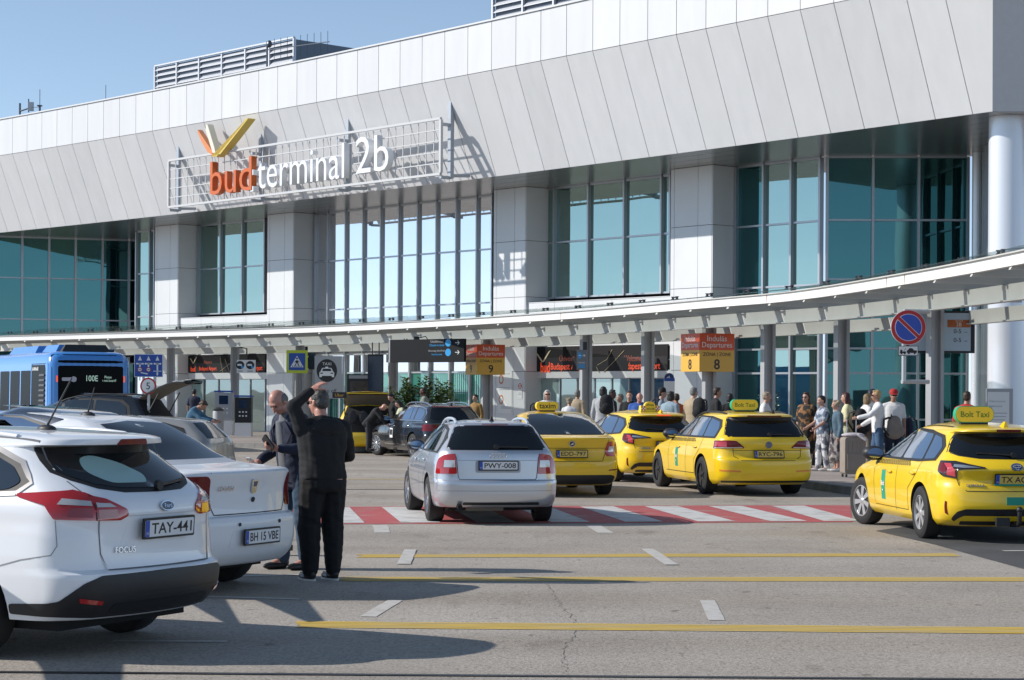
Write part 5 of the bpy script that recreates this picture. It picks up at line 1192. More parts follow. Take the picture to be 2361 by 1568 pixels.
# ---- 2 yellow estate taxi with lit roof sign, black wheels
B = Body(4.77, 1.832, 1.478, [(.2, .2), (.27, .07), (.36, .012), (.48, 0), (.60, .002), (.645, .01), (.67, .045), (.80, .075), (.90, .055), (1.0, .07), (1.06, .115), (1.18, .215), (1.30, .315), (1.365, .36), (1.385, .25), (1.41, .245), (1.43, .36), (1.45, .7), (1.465, 1.2), (1.475, 1.8)], cr=.13, rr=.2, tr=.05, belt=1.02)
t, bo = make_car('yellow_estate_taxi', 'yellow estate taxi with black wheels and yellow roof sign, between the other taxis', 'taxi', B, (4.47, 34.42), 12.0, p_yellow, 2.79, 1.1, .335, .235, 'five_black', 0, 'yellow taxis in the queue')
ws = [(.50, 1.01), (.47, 1.20), (.62, 1.32), (1.2, 1.375), (2.1, 1.385), (2.7, 1.29), (3.35, 1.0)]
side_windows(B, t, [[(.56, 1.03), (.55, 1.19), (.68, 1.29), (1.18, 1.345), (1.12, 1.03)], [(1.18, 1.03), (1.24, 1.35), (1.86, 1.365), (1.90, 1.03)], [(1.98, 1.03), (1.94, 1.362), (2.10, 1.355), (2.65, 1.265), (3.2, 1.02)]], ws, m_rub)
rg = sym([(0, 1.045), (.68, 1.045), (.725, 1.07), (.66, 1.22), (.60, 1.345), (.56, 1.362), (0, 1.365)])
B.patch('rear_window_surround', grow(rg, .012), 'rear', .002, m_rub, t); B.patch('rear_window', rg, 'rear', .007, m_glassd, t); wiper(B, t, -.03, 1.07, -.45, 1.065)
B.patch('high_brake_light', rect(.62, .022, 0, 1.398), 'rear', .006, m_lampd, t)
for sg in (1, -1):
    f = lambda q: q if sg > 0 else mirror(q)
    lamp = B.patch('tail_light', roundp(f([(.43, .84), (.44, .865), (.56, .965), (.75, .975), (1.18, .965), (1.16, .83)]), .015), 'wrap', .010, m_lampd, t, .02)
    B.patch('red_lens', f([(.78, .865), (.79, .955), (1.13, .945), (1.12, .865)]), 'wrap', .013, m_lamp, lamp, .005); B.patch('clear_lens', f([(.46, .845), (.47, .862), (1.10, .85), (1.10, .835)]), 'wrap', .014, m_lampw, lamp, .005)
    B.patch('reflector', f([(.50, .425), (.51, .455), (.90, .47), (.90, .44)]), 'wrap', .006, m_lampo, t, .01)
B.ribbon('tailgate_gap', [(-.63, .95), (-.61, .70), (-.48, .625), (.48, .625), (.61, .70), (.63, .95)], 'rear', .009, m_seam, t)
B.ribbon('tailgate_crease', [(-.62, .80), (.62, .80)], 'rear', .007, m_seam, t)
plate(B, t, .0, .735, .52, .11, 'y', 'RYC-796')
p, ux, up = rear_frame(B, 0, .90, .008); e = board('round_badge', t, p, ux, up, disc_pts(.062, 24), m_chrome, .012, 0); board('badge_field', e, p, ux, up, disc_pts(.05, 24), M('badge_blue', (.12, .14, .18), .3), .003, .012)
for pl in ([(-.042, .02), (-.03, .02), (-.012, -.036), (-.022, -.036)], [(.042, .02), (.03, .02), (.012, -.036), (.022, -.036)], [(-.016, .046), (-.008, .046), (.004, .012), (-.002, .006)], [(.016, .046), (.008, .046), (-.004, .012), (.002, .006)], [(-.022, -.036), (-.012, -.036), (.004, .006), (-.003, .008)], [(.022, -.036), (.012, -.036), (-.004, .006), (.003, .008)]): board('badge_letter', e, p, ux, up, pl, m_chrome, .003, .015)
B.patch('lower_insert', roundp([(-.52, .355), (-.45, .41), (.45, .41), (.52, .355), (.45, .31), (-.45, .31)], .02), 'rear', .003, p_yel2, t, .01)
B.patch('lower_valance', [(-.78, .24), (-.80, .275), (.80, .275), (.78, .24)], 'rear', .006, m_plast, t)
mirrors(B, t, 3.12, 1.0, m_plast, size=(.10, .15, .095)); rails(B, t, .7, 2.9, .55, m_rub, .03, .018); aerial_on(B, t, .62, -.25, m_plast)
roof_sign(B, t, 1.25, .50, .20, .11, 'Bolt Taxi', m_green, m_taxiy, M('taxi_text_green', (.10, .22, .02), .5), y=.05)
checker(B, t, 1.5, 3.15, .925, .905, 20); bolt_sticker(B, t, 2.55, .62); handles(B, t, [(1.45, .83), (2.45, .81)], p_yellow)
for sg in (1, -1):
    B.ribbon('door_gap', [(1.10, 1.0), (1.22, .80), (1.50, .60), (1.52, .32)], side_mode(sg), .008, m_seam, t); B.ribbon('door_gap', [(1.96, 1.0), (2.02, .30)], side_mode(sg), .008, m_seam, t); B.ribbon('door_gap', [(3.1, 1.0), (3.1, .36)], side_mode(sg), .008, m_seam, t); B.ribbon('sill_line', [(1.52, .36), (3.25, .36)], side_mode(sg), .012, m_seam, t); B.ribbon('shoulder_line', [(.5, .90), (3.3, .86)], side_mode(sg), .008, p_yel2, t)
# ---- 3, 4 yellow hybrid estate taxis
def hybrid(label, loc, yaw, signkind, ptxt, steer, group, style='hubcap', tow=True):
    B = Body(4.65, 1.79, 1.44, [(.2, .20), (.27, .10), (.35, .035), (.46, .0), (.58, .005), (.68, .02), (.74, .05), (.82, .03), (.88, .0), (.93, .03), (1.0, .10), (1.10, .20), (1.22, .33), (1.31, .42), (1.335, .28), (1.36, .275), (1.38, .40), (1.40, .75), (1.42, 1.2), (1.435, 1.8)], cr=.17, rr=.24, tr=.07, belt=.98)
    t, bo = make_car('yellow_hybrid_taxi', label, 'taxi', B, loc, yaw, p_yellow, 2.7, 1.02, .325, .215, style, steer, group)
    ws = [(.62, .985), (.58, 1.15), (.80, 1.28), (1.3, 1.335), (2.05, 1.35), (2.65, 1.25), (3.3, .95), (1.2, .955)]
    side_windows(B, t, [[(.69, 1.0), (.66, 1.14), (.84, 1.25), (1.10, 1.285), (1.02, .985)], [(1.08, .98), (1.17, 1.292), (1.86, 1.325), (1.86, .975)], [(1.94, .975), (1.94, 1.325), (2.06, 1.318), (2.60, 1.225), (3.15, .965)]], ws, m_rub)
    rg = sym([(0, 1.02), (.40, 1.025), (.62, 1.055), (.695, 1.09), (.63, 1.20), (.555, 1.295), (0, 1.312)])
    B.patch('rear_window_surround', grow(rg, .012), 'rear', .002, m_rub, t); B.patch('rear_window', rg, 'rear', .007, m_glassd, t); wiper(B, t, .0, 1.05, .42, 1.075)
    B.patch('high_brake_light', rect(.30, .025, 0, 1.348), 'rear', .006, m_lampb if signkind == 'city' else m_lampd, t)
    for sg in (1, -1):
        f = lambda q: q if sg > 0 else mirror(q)
        lamp = B.patch('tail_light', roundp(f([(.36, .90), (.37, .915), (.62, .965), (.80, .985), (1.14, .985), (1.10, .86), (.98, .80), (.74, .78), (.72, .88)]), .015), 'wrap', .012, m_lampk, t, .025)
        B.patch('red_lens', f([(.76, .80), (.76, .88), (.88, .955), (1.02, .955), (.90, .90), (.90, .82)]), 'wrap', .015, M('lamp_pink', (.55, .05, .07), .1, coat=1), lamp, .005); B.patch('clear_lens', f([(.42, .910), (.62, .938), (.80, .945), (.80, .915), (.62, .905)]), 'wrap', .015, M('lamp_ice', (.30, .34, .40), .1, .4), lamp, .005)
        B.patch('dark_lens', f([(.92, .83), (.92, .90), (1.06, .965), (1.10, .965), (1.07, .87)]), 'wrap', .0145, m_lampd, lamp, .005)
        B.patch('reflector', f([(.90, .34), (.885, .50), (.915, .51), (.945, .36)]), 'wrap', .006, m_lampd, t, .01)
    B.ribbon('tailgate_gap', [(-.66, .98), (-.70, .86), (-.66, .70), (-.58, .63), (.58, .63), (.66, .70), (.70, .86), (.66, .98)], 'rear', .009, m_seam, t)
    B.patch('black_bumper_band', roundp(sym([(0, .335), (.62, .335), (.86, .26), (.88, .29), (.72, .385), (.60, .415), (0, .42)]), .01), 'wrap', .006, m_plast, t, .012)
    B.patch('black_valance', sym([(0, .22), (.80, .22), (.70, .265), (0, .27)]), 'wrap', .006, m_plast, t, .012)
    B.patch('plate_recess', roundp([(-.36, .70), (-.34, .84), (.34, .84), (.36, .70)], .03), 'rear', .002, p_yel2, t, .008)
    p, ux, up, nz, f_ = plate(B, t, 0, .775, .52, .11, 'y', ptxt)
    if signkind == 'bolt': board('plate_underline', f_, p - up * .064, ux, up, rect(.55, .025), m_teals, .006, .012)
    p, ux, up = rear_frame(B, 0, .915, .012); e = board('oval_badge', t, p, ux, up, disc_pts(.075, 24, .052), m_chrome, .012, 0); board('badge_field', e, p, ux, up, disc_pts(.064, 24, .042), M('badge_navy', (.02, .05, .16), .3), .003, .012); mb = MB()
    for rx, ry, cy in ((.05, .018, .016), (.02, .036, 0.0)):
        for j in range(18):
            a, b = 2 * math.pi * j / 18, 2 * math.pi * (j + 1) / 18; k = p + (-Vector((1, 0, 0))) * .018; mb.bar(k + ux * math.cos(a) * rx + up * (cy + math.sin(a) * ry), k + ux * math.cos(b) * rx + up * (cy + math.sin(b) * ry), .008)
    mb.build('badge_rings', m_chrome, e)
    rear_text(B, t, 'COROLLA', .48, .70, .22)
    mirrors(B, t, 3.02, .96, m_plast, size=(.11, .15, .10)); aerial_on(B, t, .62, -.05, p_yellow)
    for sg in (1, -1): B.ribbon('roof_gutter', [(.75, .53 * sg), (2.6, .54 * sg)], 'top', .018, m_seam if signkind == 'bolt' else m_alloy, t, .006)
    if signkind == 'bolt':
        s_, o = roof_sign(B, t, 1.12, .49, .205, .11, 'Bolt Taxi', m_green, m_taxiy, MATS['taxi_text_green'] if 'taxi_text_green' in MATS else m_green, y=.16)
        checker(B, t, 1.45, 3.1, .885, .865, 20); bolt_sticker(B, t, 2.55, .60, .17, .38)
        B.patch('teal_sticker', rect(.80, .095, -.28, .515), 'rear', .005, m_teals, t, .006); p, ux, up = rear_frame(B, -.28, .515, .014); text('sticker_lettering', 'Bolt Business - Üzleti utazás', 1, m_sw, p, ux, up, t, .001, width=.70)
        for sg in (1, -1):
            for i, zz in enumerate((.80, .765, .73)): B.ribbon('door_note', [(2.62, zz), (2.45 + .05 * i, zz)], side_mode(sg), .014, M('note_grey', (.45, .32, .03), .6), t)
    else:
        q = B.hit('top', 1.1, .0); mb = MB(); mb.hexa([q + Vector(v) for v in ((-.07, -.21, .0), (.07, -.21, 0), (.07, .21, 0), (-.07, .21, 0), (-.05, -.20, .12), (.05, -.20, .12), (.05, .20, .12), (-.05, .20, .12))]); s_ = mb.build('taxi_sign', m_taxiy, t)
        mb = MB(); mb.prism(disc_pts(.115, 20, .08), q + Vector((.045, 0, .12)), (0, -1, 0), (0, 0, 1), (-1, 0, 0), .09); mb.build('sign_crown', m_taxiy, s_)
        for sg in (-1, 1):
            for i in range(3):
                for j in range(3): board('checker_square', s_, q + Vector((-.068 + .004 * j, sg * .155 + (i - 1) * .028, .03 + j * .03)), (0, -1, 0), (0, 0, 1), rect(.028, .03), m_sr if (i + j) % 2 == 0 else m_sw, .003, 0)
        text('taxi_lettering', 'FŐTAXI', 1, m_txb, q + Vector((-.052, 0, .135)), (0, -1, 0), (0, 0, 1), s_, .001, width=.15, bold=.01); text('taxi_lettering', '222 2 222', 1, m_txb, q + Vector((-.072, 0, .055)), (0, -1, 0), (0, 0, 1), s_, .001, width=.17, bold=.01)
    handles(B, t, [(1.30, .80), (2.25, .785)], p_yellow)
    for sg in (1, -1):
        B.ribbon('door_gap', [(1.05, .96), (1.18, .80), (1.48, .60), (1.50, .33)], side_mode(sg), .008, m_seam, t); B.ribbon('door_gap', [(1.95, .96), (2.02, .30)], side_mode(sg), .008, m_seam, t); B.ribbon('door_gap', [(3.0, .95), (3.02, .80), (2.98, .35)], side_mode(sg), .008, m_seam, t); B.ribbon('door_foot_gap', [(1.5, .33), (2.98, .33)], side_mode(sg), .008, m_seam, t)
    B.ribbon('fuel_flap_gap', [(.62, .70), (.80, .70), (.80, .86), (.62, .86), (.62, .70)], 'side', .006, p_yel2, t)
    if tow: mb = MB(); mb.tube([(.25, 0, .22), (-.06, 0, .24), (-.10, 0, .27), (-.10, 0, .40)], .028, 8); mb.ell((-.10, 0, .42), (.04, .04, .04), 10, 6); mb.box((-.02, .18, .27), (.06, .16, .1)); mb.build('tow_bar', m_plast, t, 50)
    return t, B
hybrid('yellow estate taxi in the right foreground, cut off by the picture edge, front wheels turned', (6.02, 23.66), 5.5, 'bolt', 'TX AC-01', 14, 'yellow taxis in the queue')
hybrid('yellow estate taxi with red checker roof sign, between two other yellow taxis', (3.12, 39.4), 17.0, 'city', 'EDU-284', 0, 'yellow taxis in the queue', 'star', False)
# ---- 5 yellow liftback taxi
B = Body(4.67, 1.814, 1.462, [(.2, .2), (.27, .08), (.36, .015), (.5, 0), (.62, .004), (.66, .03), (.80, .055), (.93, .03), (1.0, .0), (1.02, .012), (1.036, .12), (1.055, .27), (1.10, .42), (1.20, .68), (1.30, .97), (1.38, 1.28), (1.42, 1.52), (1.44, 1.8), (1.455, 2.2)], cr=.14, rr=.22, tr=.06, belt=1.0)
t, bo = make_car('yellow_liftback_taxi', 'yellow liftback taxi with rounded yellow roof sign, half behind the silver estate car', 'taxi', B, (1.03, 33.72), 10.0, p_yel2, 2.68, 1.1, .32, .22, 'star', 0, 'yellow taxis in the queue')
ws = [(.78, 1.02), (.95, 1.18), (1.4, 1.33), (2.1, 1.36), (2.65, 1.27), (3.25, 1.0)]
side_windows(B, t, [[(.9, 1.04), (1.02, 1.17), (1.25, 1.26), (1.22, 1.03)], [(1.28, 1.03), (1.32, 1.28), (1.9, 1.335), (1.92, 1.02)], [(1.99, 1.02), (1.98, 1.335), (2.1, 1.33), (2.6, 1.24), (3.12, 1.01)]], ws, m_rub)
rg = sym([(0, 1.075), (.62, 1.075), (.68, 1.10), (.60, 1.24), (.52, 1.36), (.47, 1.40), (0, 1.415)])
B.patch('rear_window_surround', grow(rg, .014), 'rear', .002, m_rub, t); B.patch('rear_window', rg, 'rear', .008, m_glassd, t)
for sg in (1, -1):
    f = lambda q: q if sg > 0 else mirror(q)
    lamp = B.patch('tail_light', roundp(f([(.64, .70), (.60, .78), (.66, .94), (.78, .955), (1.08, .94), (1.02, .70)]), .015), 'wrap', .012, m_lamp, t, .02)
    B.patch('clear_lens', f([(.68, .78), (.70, .87), (.86, .87), (.86, .78)]), 'wrap', .015, m_lampw, lamp, .005); B.patch('dark_lens', f([(.88, .74), (.88, .92), (1.02, .91), (.98, .74)]), 'wrap', .0145, m_lampd, lamp, .005)
    B.patch('reflector', f([(.66, .455), (.68, .475), (.92, .49), (.92, .465)]), 'wrap', .006, m_lampd, t, .01)
B.ribbon('boot_gap', [(-.66, .99), (-.60, .76), (-.54, .62), (.54, .62), (.60, .76), (.66, .99)], 'rear', .009, m_seam, t); B.ribbon('boot_crease', [(-.62, .84), (.62, .84)], 'rear', .007, m_seam, t)
B.patch('lower_valance', sym([(0, .22), (.62, .22), (.76, .24), (.78, .36), (.70, .385), (0, .385)]), 'rear', .006, m_plast, t)
plate(B, t, 0, .745, .52, .11, 'y', 'EDD-797'); p, ux, up = rear_frame(B, 0, .92, .01); e = board('round_badge', t, p, ux, up, disc_pts(.055, 24), m_chrome, .01, 0); board('badge_field', e, p, ux, up, disc_pts(.046, 24), M('badge_dark', (.03, .05, .08), .3), .003, .01); board('winged_arrow', e, p, ux, up, [(-.034, -.016), (.02, .026), (.034, .022), (.016, .004), (.03, -.006), (-.01, -.02)], m_chrome, .002, .013)
s_, o = roof_sign(B, t, 2.0, .40, .155, .14, 'taxim', m_taxiy, m_taxiy, m_txb, y=.06); mirrors(B, t, 3.05, .98, m_plast); handles(B, t, [(1.5, .84), (2.4, .82)], p_yel2)
for sg in (1, -1): B.ribbon('door_gap', [(1.92, 1.0), (1.98, .3)], side_mode(sg), .008, m_seam, t)
# ---- 6 black estate with plate sticker
B = Body(4.9, 1.855, 1.50, [(.2, .2), (.28, .07), (.36, .015), (.5, 0), (.62, .005), (.66, .04), (.80, .07), (.95, .06), (1.03, .09), (1.10, .15), (1.25, .28), (1.36, .36), (1.39, .36), (1.41, .40), (1.44, .6), (1.47, 1.1), (1.49, 1.8)], cr=.12, rr=.22, tr=.05, belt=1.03)
t, bo = make_car('black_estate_car', 'shiny black estate car with silver roof rails and chrome window lines, behind silver estate', 'car', B, (-1.42, 53.0), 24.0, p_black, 2.87, 1.1, .335, .24, 'multi', 16)
ws = [(.50, 1.03), (.48, 1.22), (.66, 1.345), (1.2, 1.405), (2.1, 1.41), (2.75, 1.31), (3.45, 1.02)]
side_windows(B, t, [[(.58, 1.05), (.57, 1.21), (.72, 1.32), (1.16, 1.37), (1.10, 1.05)], [(1.18, 1.05), (1.24, 1.375), (1.5, 1.385), (1.4, 1.05)], [(1.44, 1.05), (1.54, 1.385), (1.98, 1.388), (2.02, 1.05)], [(2.10, 1.05), (2.06, 1.385), (2.2, 1.375), (2.7, 1.28), (3.3, 1.05)]], ws, m_chrome, tw=.028)
rg = sym([(0, 1.06), (.68, 1.06), (.72, 1.08), (.64, 1.25), (.58, 1.37), (0, 1.385)]); B.patch('rear_window_surround', grow(rg, .012), 'rear', .002, m_rub, t); B.patch('rear_window', rg, 'rear', .007, m_glassd, t); B.patch('high_brake_light', rect(1.1, .02, 0, 1.402), 'rear', .006, m_lampd, t)
for sg in (1, -1):
    f = lambda q: q if sg > 0 else mirror(q); B.patch('tail_light', roundp(f([(.55, .75), (.55, .93), (1.15, .93), (1.1, .75)]), .02), 'wrap', .01, m_lampd, t)
    B.ribbon('door_gap', [(2.02, 1.0), (2.1, .32)], side_mode(sg), .008, m_seam, t); B.ribbon('door_gap', [(1.12, 1.0), (1.3, .8), (1.55, .6), (1.56, .34)], side_mode(sg), .008, m_seam, t); B.ribbon('door_gap', [(3.15, 1.0), (3.12, .36)], side_mode(sg), .008, m_seam, t); B.ribbon('chrome_strip', [(1.6, .36), (3.2, .36)], side_mode(sg), .035, m_chrome, t)
    q = B.patch('door_sticker', rect(.22, .26, 2.65, .66), side_mode(sg), .004, m_sw, t, .004, .1); B.patch('sticker_centre', rect(.18, .15, 2.65, .68), side_mode(sg), .007, m_plast, q, .002, .1)
plate(B, t, 0, .80, .52, .11, 'w', 'REX-415'); mirrors(B, t, 3.2, 1.01, p_black); rails(B, t, .55, 2.9, .56, m_chrome, .06, .02); aerial_on(B, t, .6, 0, m_plast); handles(B, t, [(1.45, .88), (2.5, .86)], m_chrome)
# ---- 7 white estate, left foreground
B = Body(4.56, 1.823, 1.515, [(.2, .24), (.27, .13), (.33, .06), (.42, .0), (.52, -.012), (.575, -.005), (.60, .045), (.70, .058), (.85, .062), (.96, .048), (1.03, .07), (1.09, .13), (1.20, .27), (1.30, .40), (1.385, .50), (1.402, .33), (1.44, .32), (1.46, .43), (1.48, .75), (1.497, 1.2), (1.51, 1.9)], cr=.17, rr=.25, tr=.08, belt=1.05, z0=.27)
t, bo = make_car('white_estate_car', 'clean white estate car in the left foreground, black lower bumper and red tail lights', 'car', B, (-2.285, 13.37), 62.0, p_white, 2.65, 1.04, .318, .215, 'star')
ws = [(.66, 1.09), (.57, 1.16), (.70, 1.29), (.95, 1.38), (1.5, 1.415), (2.2, 1.41), (2.8, 1.29), (3.4, 1.04), (1.6, 1.03)]
side_windows(B, t, [[(.73, 1.115), (.65, 1.165), (.76, 1.265), (.98, 1.348), (1.22, 1.368), (1.20, 1.075)], [(1.27, 1.06), (1.30, 1.36), (1.95, 1.38), (1.97, 1.05)], [(2.03, 1.05), (2.02, 1.38), (2.2, 1.38), (2.75, 1.26), (3.27, 1.05)]], ws, M('trim_grey', (.30, .29, .29), .4, .4), m_glassb, tw=.03)
rg = sym([(0, 1.085), (.30, 1.09), (.48, 1.12), (.60, 1.175), (.645, 1.225), (.62, 1.30), (.565, 1.385), (0, 1.397)])
B.patch('rear_window_surround', rg, 'rear', .003, m_rub, t); B.patch('rear_window', grow(rg, -.03), 'rear', .006, m_glassd, t, .004)
lit = roundp([(.02, 1.145), (.34, 1.15), (.45, 1.225), (.40, 1.31), (.28, 1.33), (.10, 1.275), (-.02, 1.195)], .05)
B.patch('window_light_patch', lit, 'rear', .008, M('pale_green_light', (.34, .50, .47), .15), t, .003)  # opaque pale patch: the brightness seen through the cabin is painted on
wiper(B, t, -.02, 1.115, -.44, 1.145)
B.patch('high_brake_light', roundp([(-.16, 1.402), (-.13, 1.438), (.13, 1.438), (.16, 1.402)], .01), 'rear', .006, m_lampd, t, .015)
for sg in (1, -1):
    f = lambda q: q if sg > 0 else mirror(q)
    lamp = B.patch('tail_light', roundp(f([(.36, .945), (.37, .985), (.50, 1.055), (.66, 1.095), (.92, 1.115), (1.34, 1.09), (1.34, 1.07), (1.20, 1.04), (1.10, 1.02), (1.03, .93), (.42, .915)]), .012), 'wrap', .012, m_lamp, t, .022)
    B.ribbon('lamp_split', f([(.63, 1.085), (.62, .92)]), 'wrap', .014, m_rub, lamp, .016); B.patch('clear_lens', f([(.45, 1.00), (.49, 1.025), (.605, 1.032), (.605, 1.002)]), 'wrap', .015, m_lampw, lamp, .004); B.patch('clear_lens', f([(.655, 1.012), (.655, 1.042), (1.0, 1.06), (1.02, 1.025)]), 'wrap', .015, m_lampw, lamp, .004)
    B.patch('dark_lens', f([(.45, .935), (.45, .985), (.60, .988), (.60, .93)]), 'wrap', .0145, M('lamp_deep_red', (.25, .01, .012), .1, coat=1), lamp, .004); B.patch('dark_lens', f([(.66, .94), (.66, .998), (.90, 1.0), (.92, .945)]), 'wrap', .0145, MATS['lamp_deep_red'], lamp, .004)
    B.ribbon('bumper_gap', f([(1.02, .925), (.99, .76), (1.03, .70), (1.25, .665), (1.42, .62)]), 'wrap', .007, M('soft_gap', (.30, .30, .31), .8), t)
    B.patch('reflector', f([(.60, .375), (.60, .40), (.80, .425), (.80, .395)]), 'wrap', .014, m_lamp, t, .01)
B.patch('black_bumper', roundp(sym([(0, .285), (.60, .285), (1.35, .31), (1.35, .375), (1.05, .39), (.96, .405), (.76, .52), (.62, .565), (0, .575)]), .02), 'wrap', .008, m_plast, t, .015, .05)
B.ribbon('bumper_crease', [(-.62, .43), (.62, .43)], 'wrap', .01, m_rub, t, .011); B.patch('diffuser', roundp(rect(1.0, .07, 0, .345), .03), 'rear', .012, m_rub, t, .01)
B.ribbon('tailgate_gap', [(-.62, 1.17), (-.58, .92), (-.57, .70), (-.53, .595), (.53, .595), (.57, .70), (.58, .92), (.62, 1.17)], 'rear', .008, M('gap_grey', (.16, .16, .17), .8), t)
B.ribbon('spoiler_gap', [(-.60, 1.39), (-.66, 1.46)], 'rear', .007, MATS['gap_grey'], t); B.ribbon('spoiler_gap', [(.60, 1.39), (.66, 1.46)], 'rear', .007, MATS['gap_grey'], t)
B.ribbon('tailgate_crease', [(-.50, .94), (.50, .94)], 'rear', .008, M('white_shade', (.60, .61, .63), .4), t)  # greyer line paints the shade along the crease
B.patch('plate_recess', roundp([(-.42, .745), (-.33, .925), (.33, .925), (.42, .745)], .03), 'rear', .002, p_white, t, .01)
plate(B, t, 0, .85, .52, .11, 'w', 'TAY-441')
p, ux, up = rear_frame(B, 0, .99, .01); e = board('oval_badge', t, p, ux, up, disc_pts(.068, 28, .036), m_chrome, .012, 0); board('badge_field', e, p, ux, up, disc_pts(.059, 28, .028), M('badge_grey', (.09, .11, .16), .3), .003, .012); text('badge_script', 'Ford', 1, m_chrome, p + ux.cross(up) * .016, ux, up, e, .001, width=.075)
rear_text(B, t, 'FOCUS', .38, .72, .17)
rails(B, t, .85, 2.9, .56, p_white, .02, .02); aerial_on(B, t, 1.05, .05, m_plast, False, h=.36, lean=.62); mirrors(B, t, 3.12, 1.02, p_white)
for sg in (1, -1): B.ribbon('roof_ditch', [(.45, .585 * sg), (.9, .58 * sg), (2.4, .55 * sg)], 'top', .012, MATS['gap_grey'], t, .004)
# ---- 8 white saloon beside it
B = Body(4.35, 1.733, 1.52, [(.2, .2), (.27, .09), (.36, .02), (.48, 0), (.60, .0), (.66, .02), (.675, .07), (.85, .075), (.97, .05), (1.03, .035), (1.05, .06), (1.065, .2), (1.08, .42), (1.10, .60), (1.16, .78), (1.28, 1.0), (1.40, 1.26), (1.46, 1.48), (1.495, 1.8), (1.515, 2.2)], cr=.11, rr=.2, tr=.05, belt=1.06, z0=.25)
t, bo = make_car('white_saloon_car', 'white saloon car with raised boot, between the white estate and the two standing men', 'car', B, (-2.21, 17.42), 63.0, p_white2, 2.63, .9, .305, .2, 'star')
ws = [(.98, 1.06), (1.06, 1.2), (1.4, 1.36), (2.1, 1.41), (2.6, 1.3), (3.1, 1.04)]
side_windows(B, t, [[(1.06, 1.08), (1.12, 1.18), (1.4, 1.32), (1.85, 1.37), (1.85, 1.07)], [(1.93, 1.07), (1.93, 1.375), (2.08, 1.38), (2.55, 1.28), (2.98, 1.06)]], ws, m_rub, m_glassb)
rg = sym([(0, 1.115), (.56, 1.115), (.63, 1.14), (.54, 1.30), (.46, 1.43), (0, 1.455)]); B.patch('rear_window_surround', grow(rg, .018), 'rear', .002, M('seal_white', (.55, .56, .58), .4), t); B.patch('rear_window', rg, 'rear', .007, m_glassd, t)
for sg in (1, -1):
    f = lambda q: q if sg > 0 else mirror(q)
    lamp = B.patch('tail_light', roundp(f([(.61, .735), (.585, .80), (.60, .985), (.64, 1.015), (.98, 1.01), (.94, .74), (.72, .72)]), .02), 'wrap', .012, m_lampd, t, .02)
    B.patch('red_lens', f([(.64, .86), (.65, .97), (.90, .965), (.88, .86)]), 'wrap', .0145, m_lampd, lamp, .004); B.patch('orange_lens', f([(.66, .76), (.66, .83), (.86, .83), (.84, .76)]), 'wrap', .0145, m_lampd, lamp, .004)
B.ribbon('boot_gap', [(-.575, 1.04), (-.60, .98), (-.585, .80), (-.52, .685), (.52, .685), (.585, .80), (.60, .98), (.575, 1.04)], 'rear', .009, m_seam, t)
B.patch('plate_recess', roundp([(-.42, .40), (-.36, .56), (.36, .56), (.42, .40)], .04), 'rear', .002, p_white2, t, .01)
plate(B, t, 0, .49, .52, .11, 'w', 'BH 15 VBE')
p, ux, up = rear_frame(B, 0, .915, .008); e = board('shield_badge', t, p, ux, up, roundp([(-.05, .06), (.05, .06), (.032, -.05), (.0, -.065), (-.032, -.05)], .012), m_chrome, .012, 0); board('badge_field', e, p, ux, up, [(-.03, .045), (.03, .045), (.02, .0), (-.02, .0)], MATS['badge_grey'], .002, .012)
board('lock', t, B.hit('rear', 0, .80, .006), ux, up, disc_pts(.022, 14), m_rub, .008, 0); rear_text(B, t, 'LOGAN', .38, .905, .19)
for yy in (.28, -.34): board('parking_sensor', t, B.hit('rear', yy, .60, .004), (0, -1, 0), (0, 0, 1), disc_pts(.016, 12), m_rub, .006, 0)
mb = MB(); q = B.hit('rear', -.70, .33, -.02); mb.box(q, (.06, .08, .05)); mb.build('tow_eye', m_rub, t)
aerial_on(B, t, 1.9, 0, m_plast, False, h=.25); mirrors(B, t, 2.95, 1.05, p_white2); t.scale = (1, 1, 1.025)
# ---- 9 dark car behind, 10 black people carrier with open tailgate, 11 grey car
B = Body(4.3, 1.77, 1.56, [(.2, .2), (.3, .04), (.5, 0), (.66, .03), (.95, .06), (1.05, .12), (1.25, .32), (1.40, .45), (1.44, .5), (1.49, .8), (1.53, 1.3), (1.55, 1.8)], belt=1.06)
t, bo = make_car('dark_blue_car', 'dark blue hatchback of which only the roof shows above the white estate car', 'car', B, (-5.35, 27.6), 62.0, p_navy, 2.6, .85, .31, .2, 'star')
side_windows(B, t, [[(.8, 1.1), (.9, 1.28), (1.3, 1.38), (1.9, 1.41), (1.9, 1.09)], [(1.98, 1.09), (1.98, 1.41), (2.2, 1.40), (2.6, 1.28), (3.0, 1.09)]], [(.7, 1.07), (.85, 1.32), (1.3, 1.42), (2.2, 1.44), (2.7, 1.3), (3.15, 1.06)], m_chrome)
mirrors(B, t, 2.95, 1.06, p_navy)
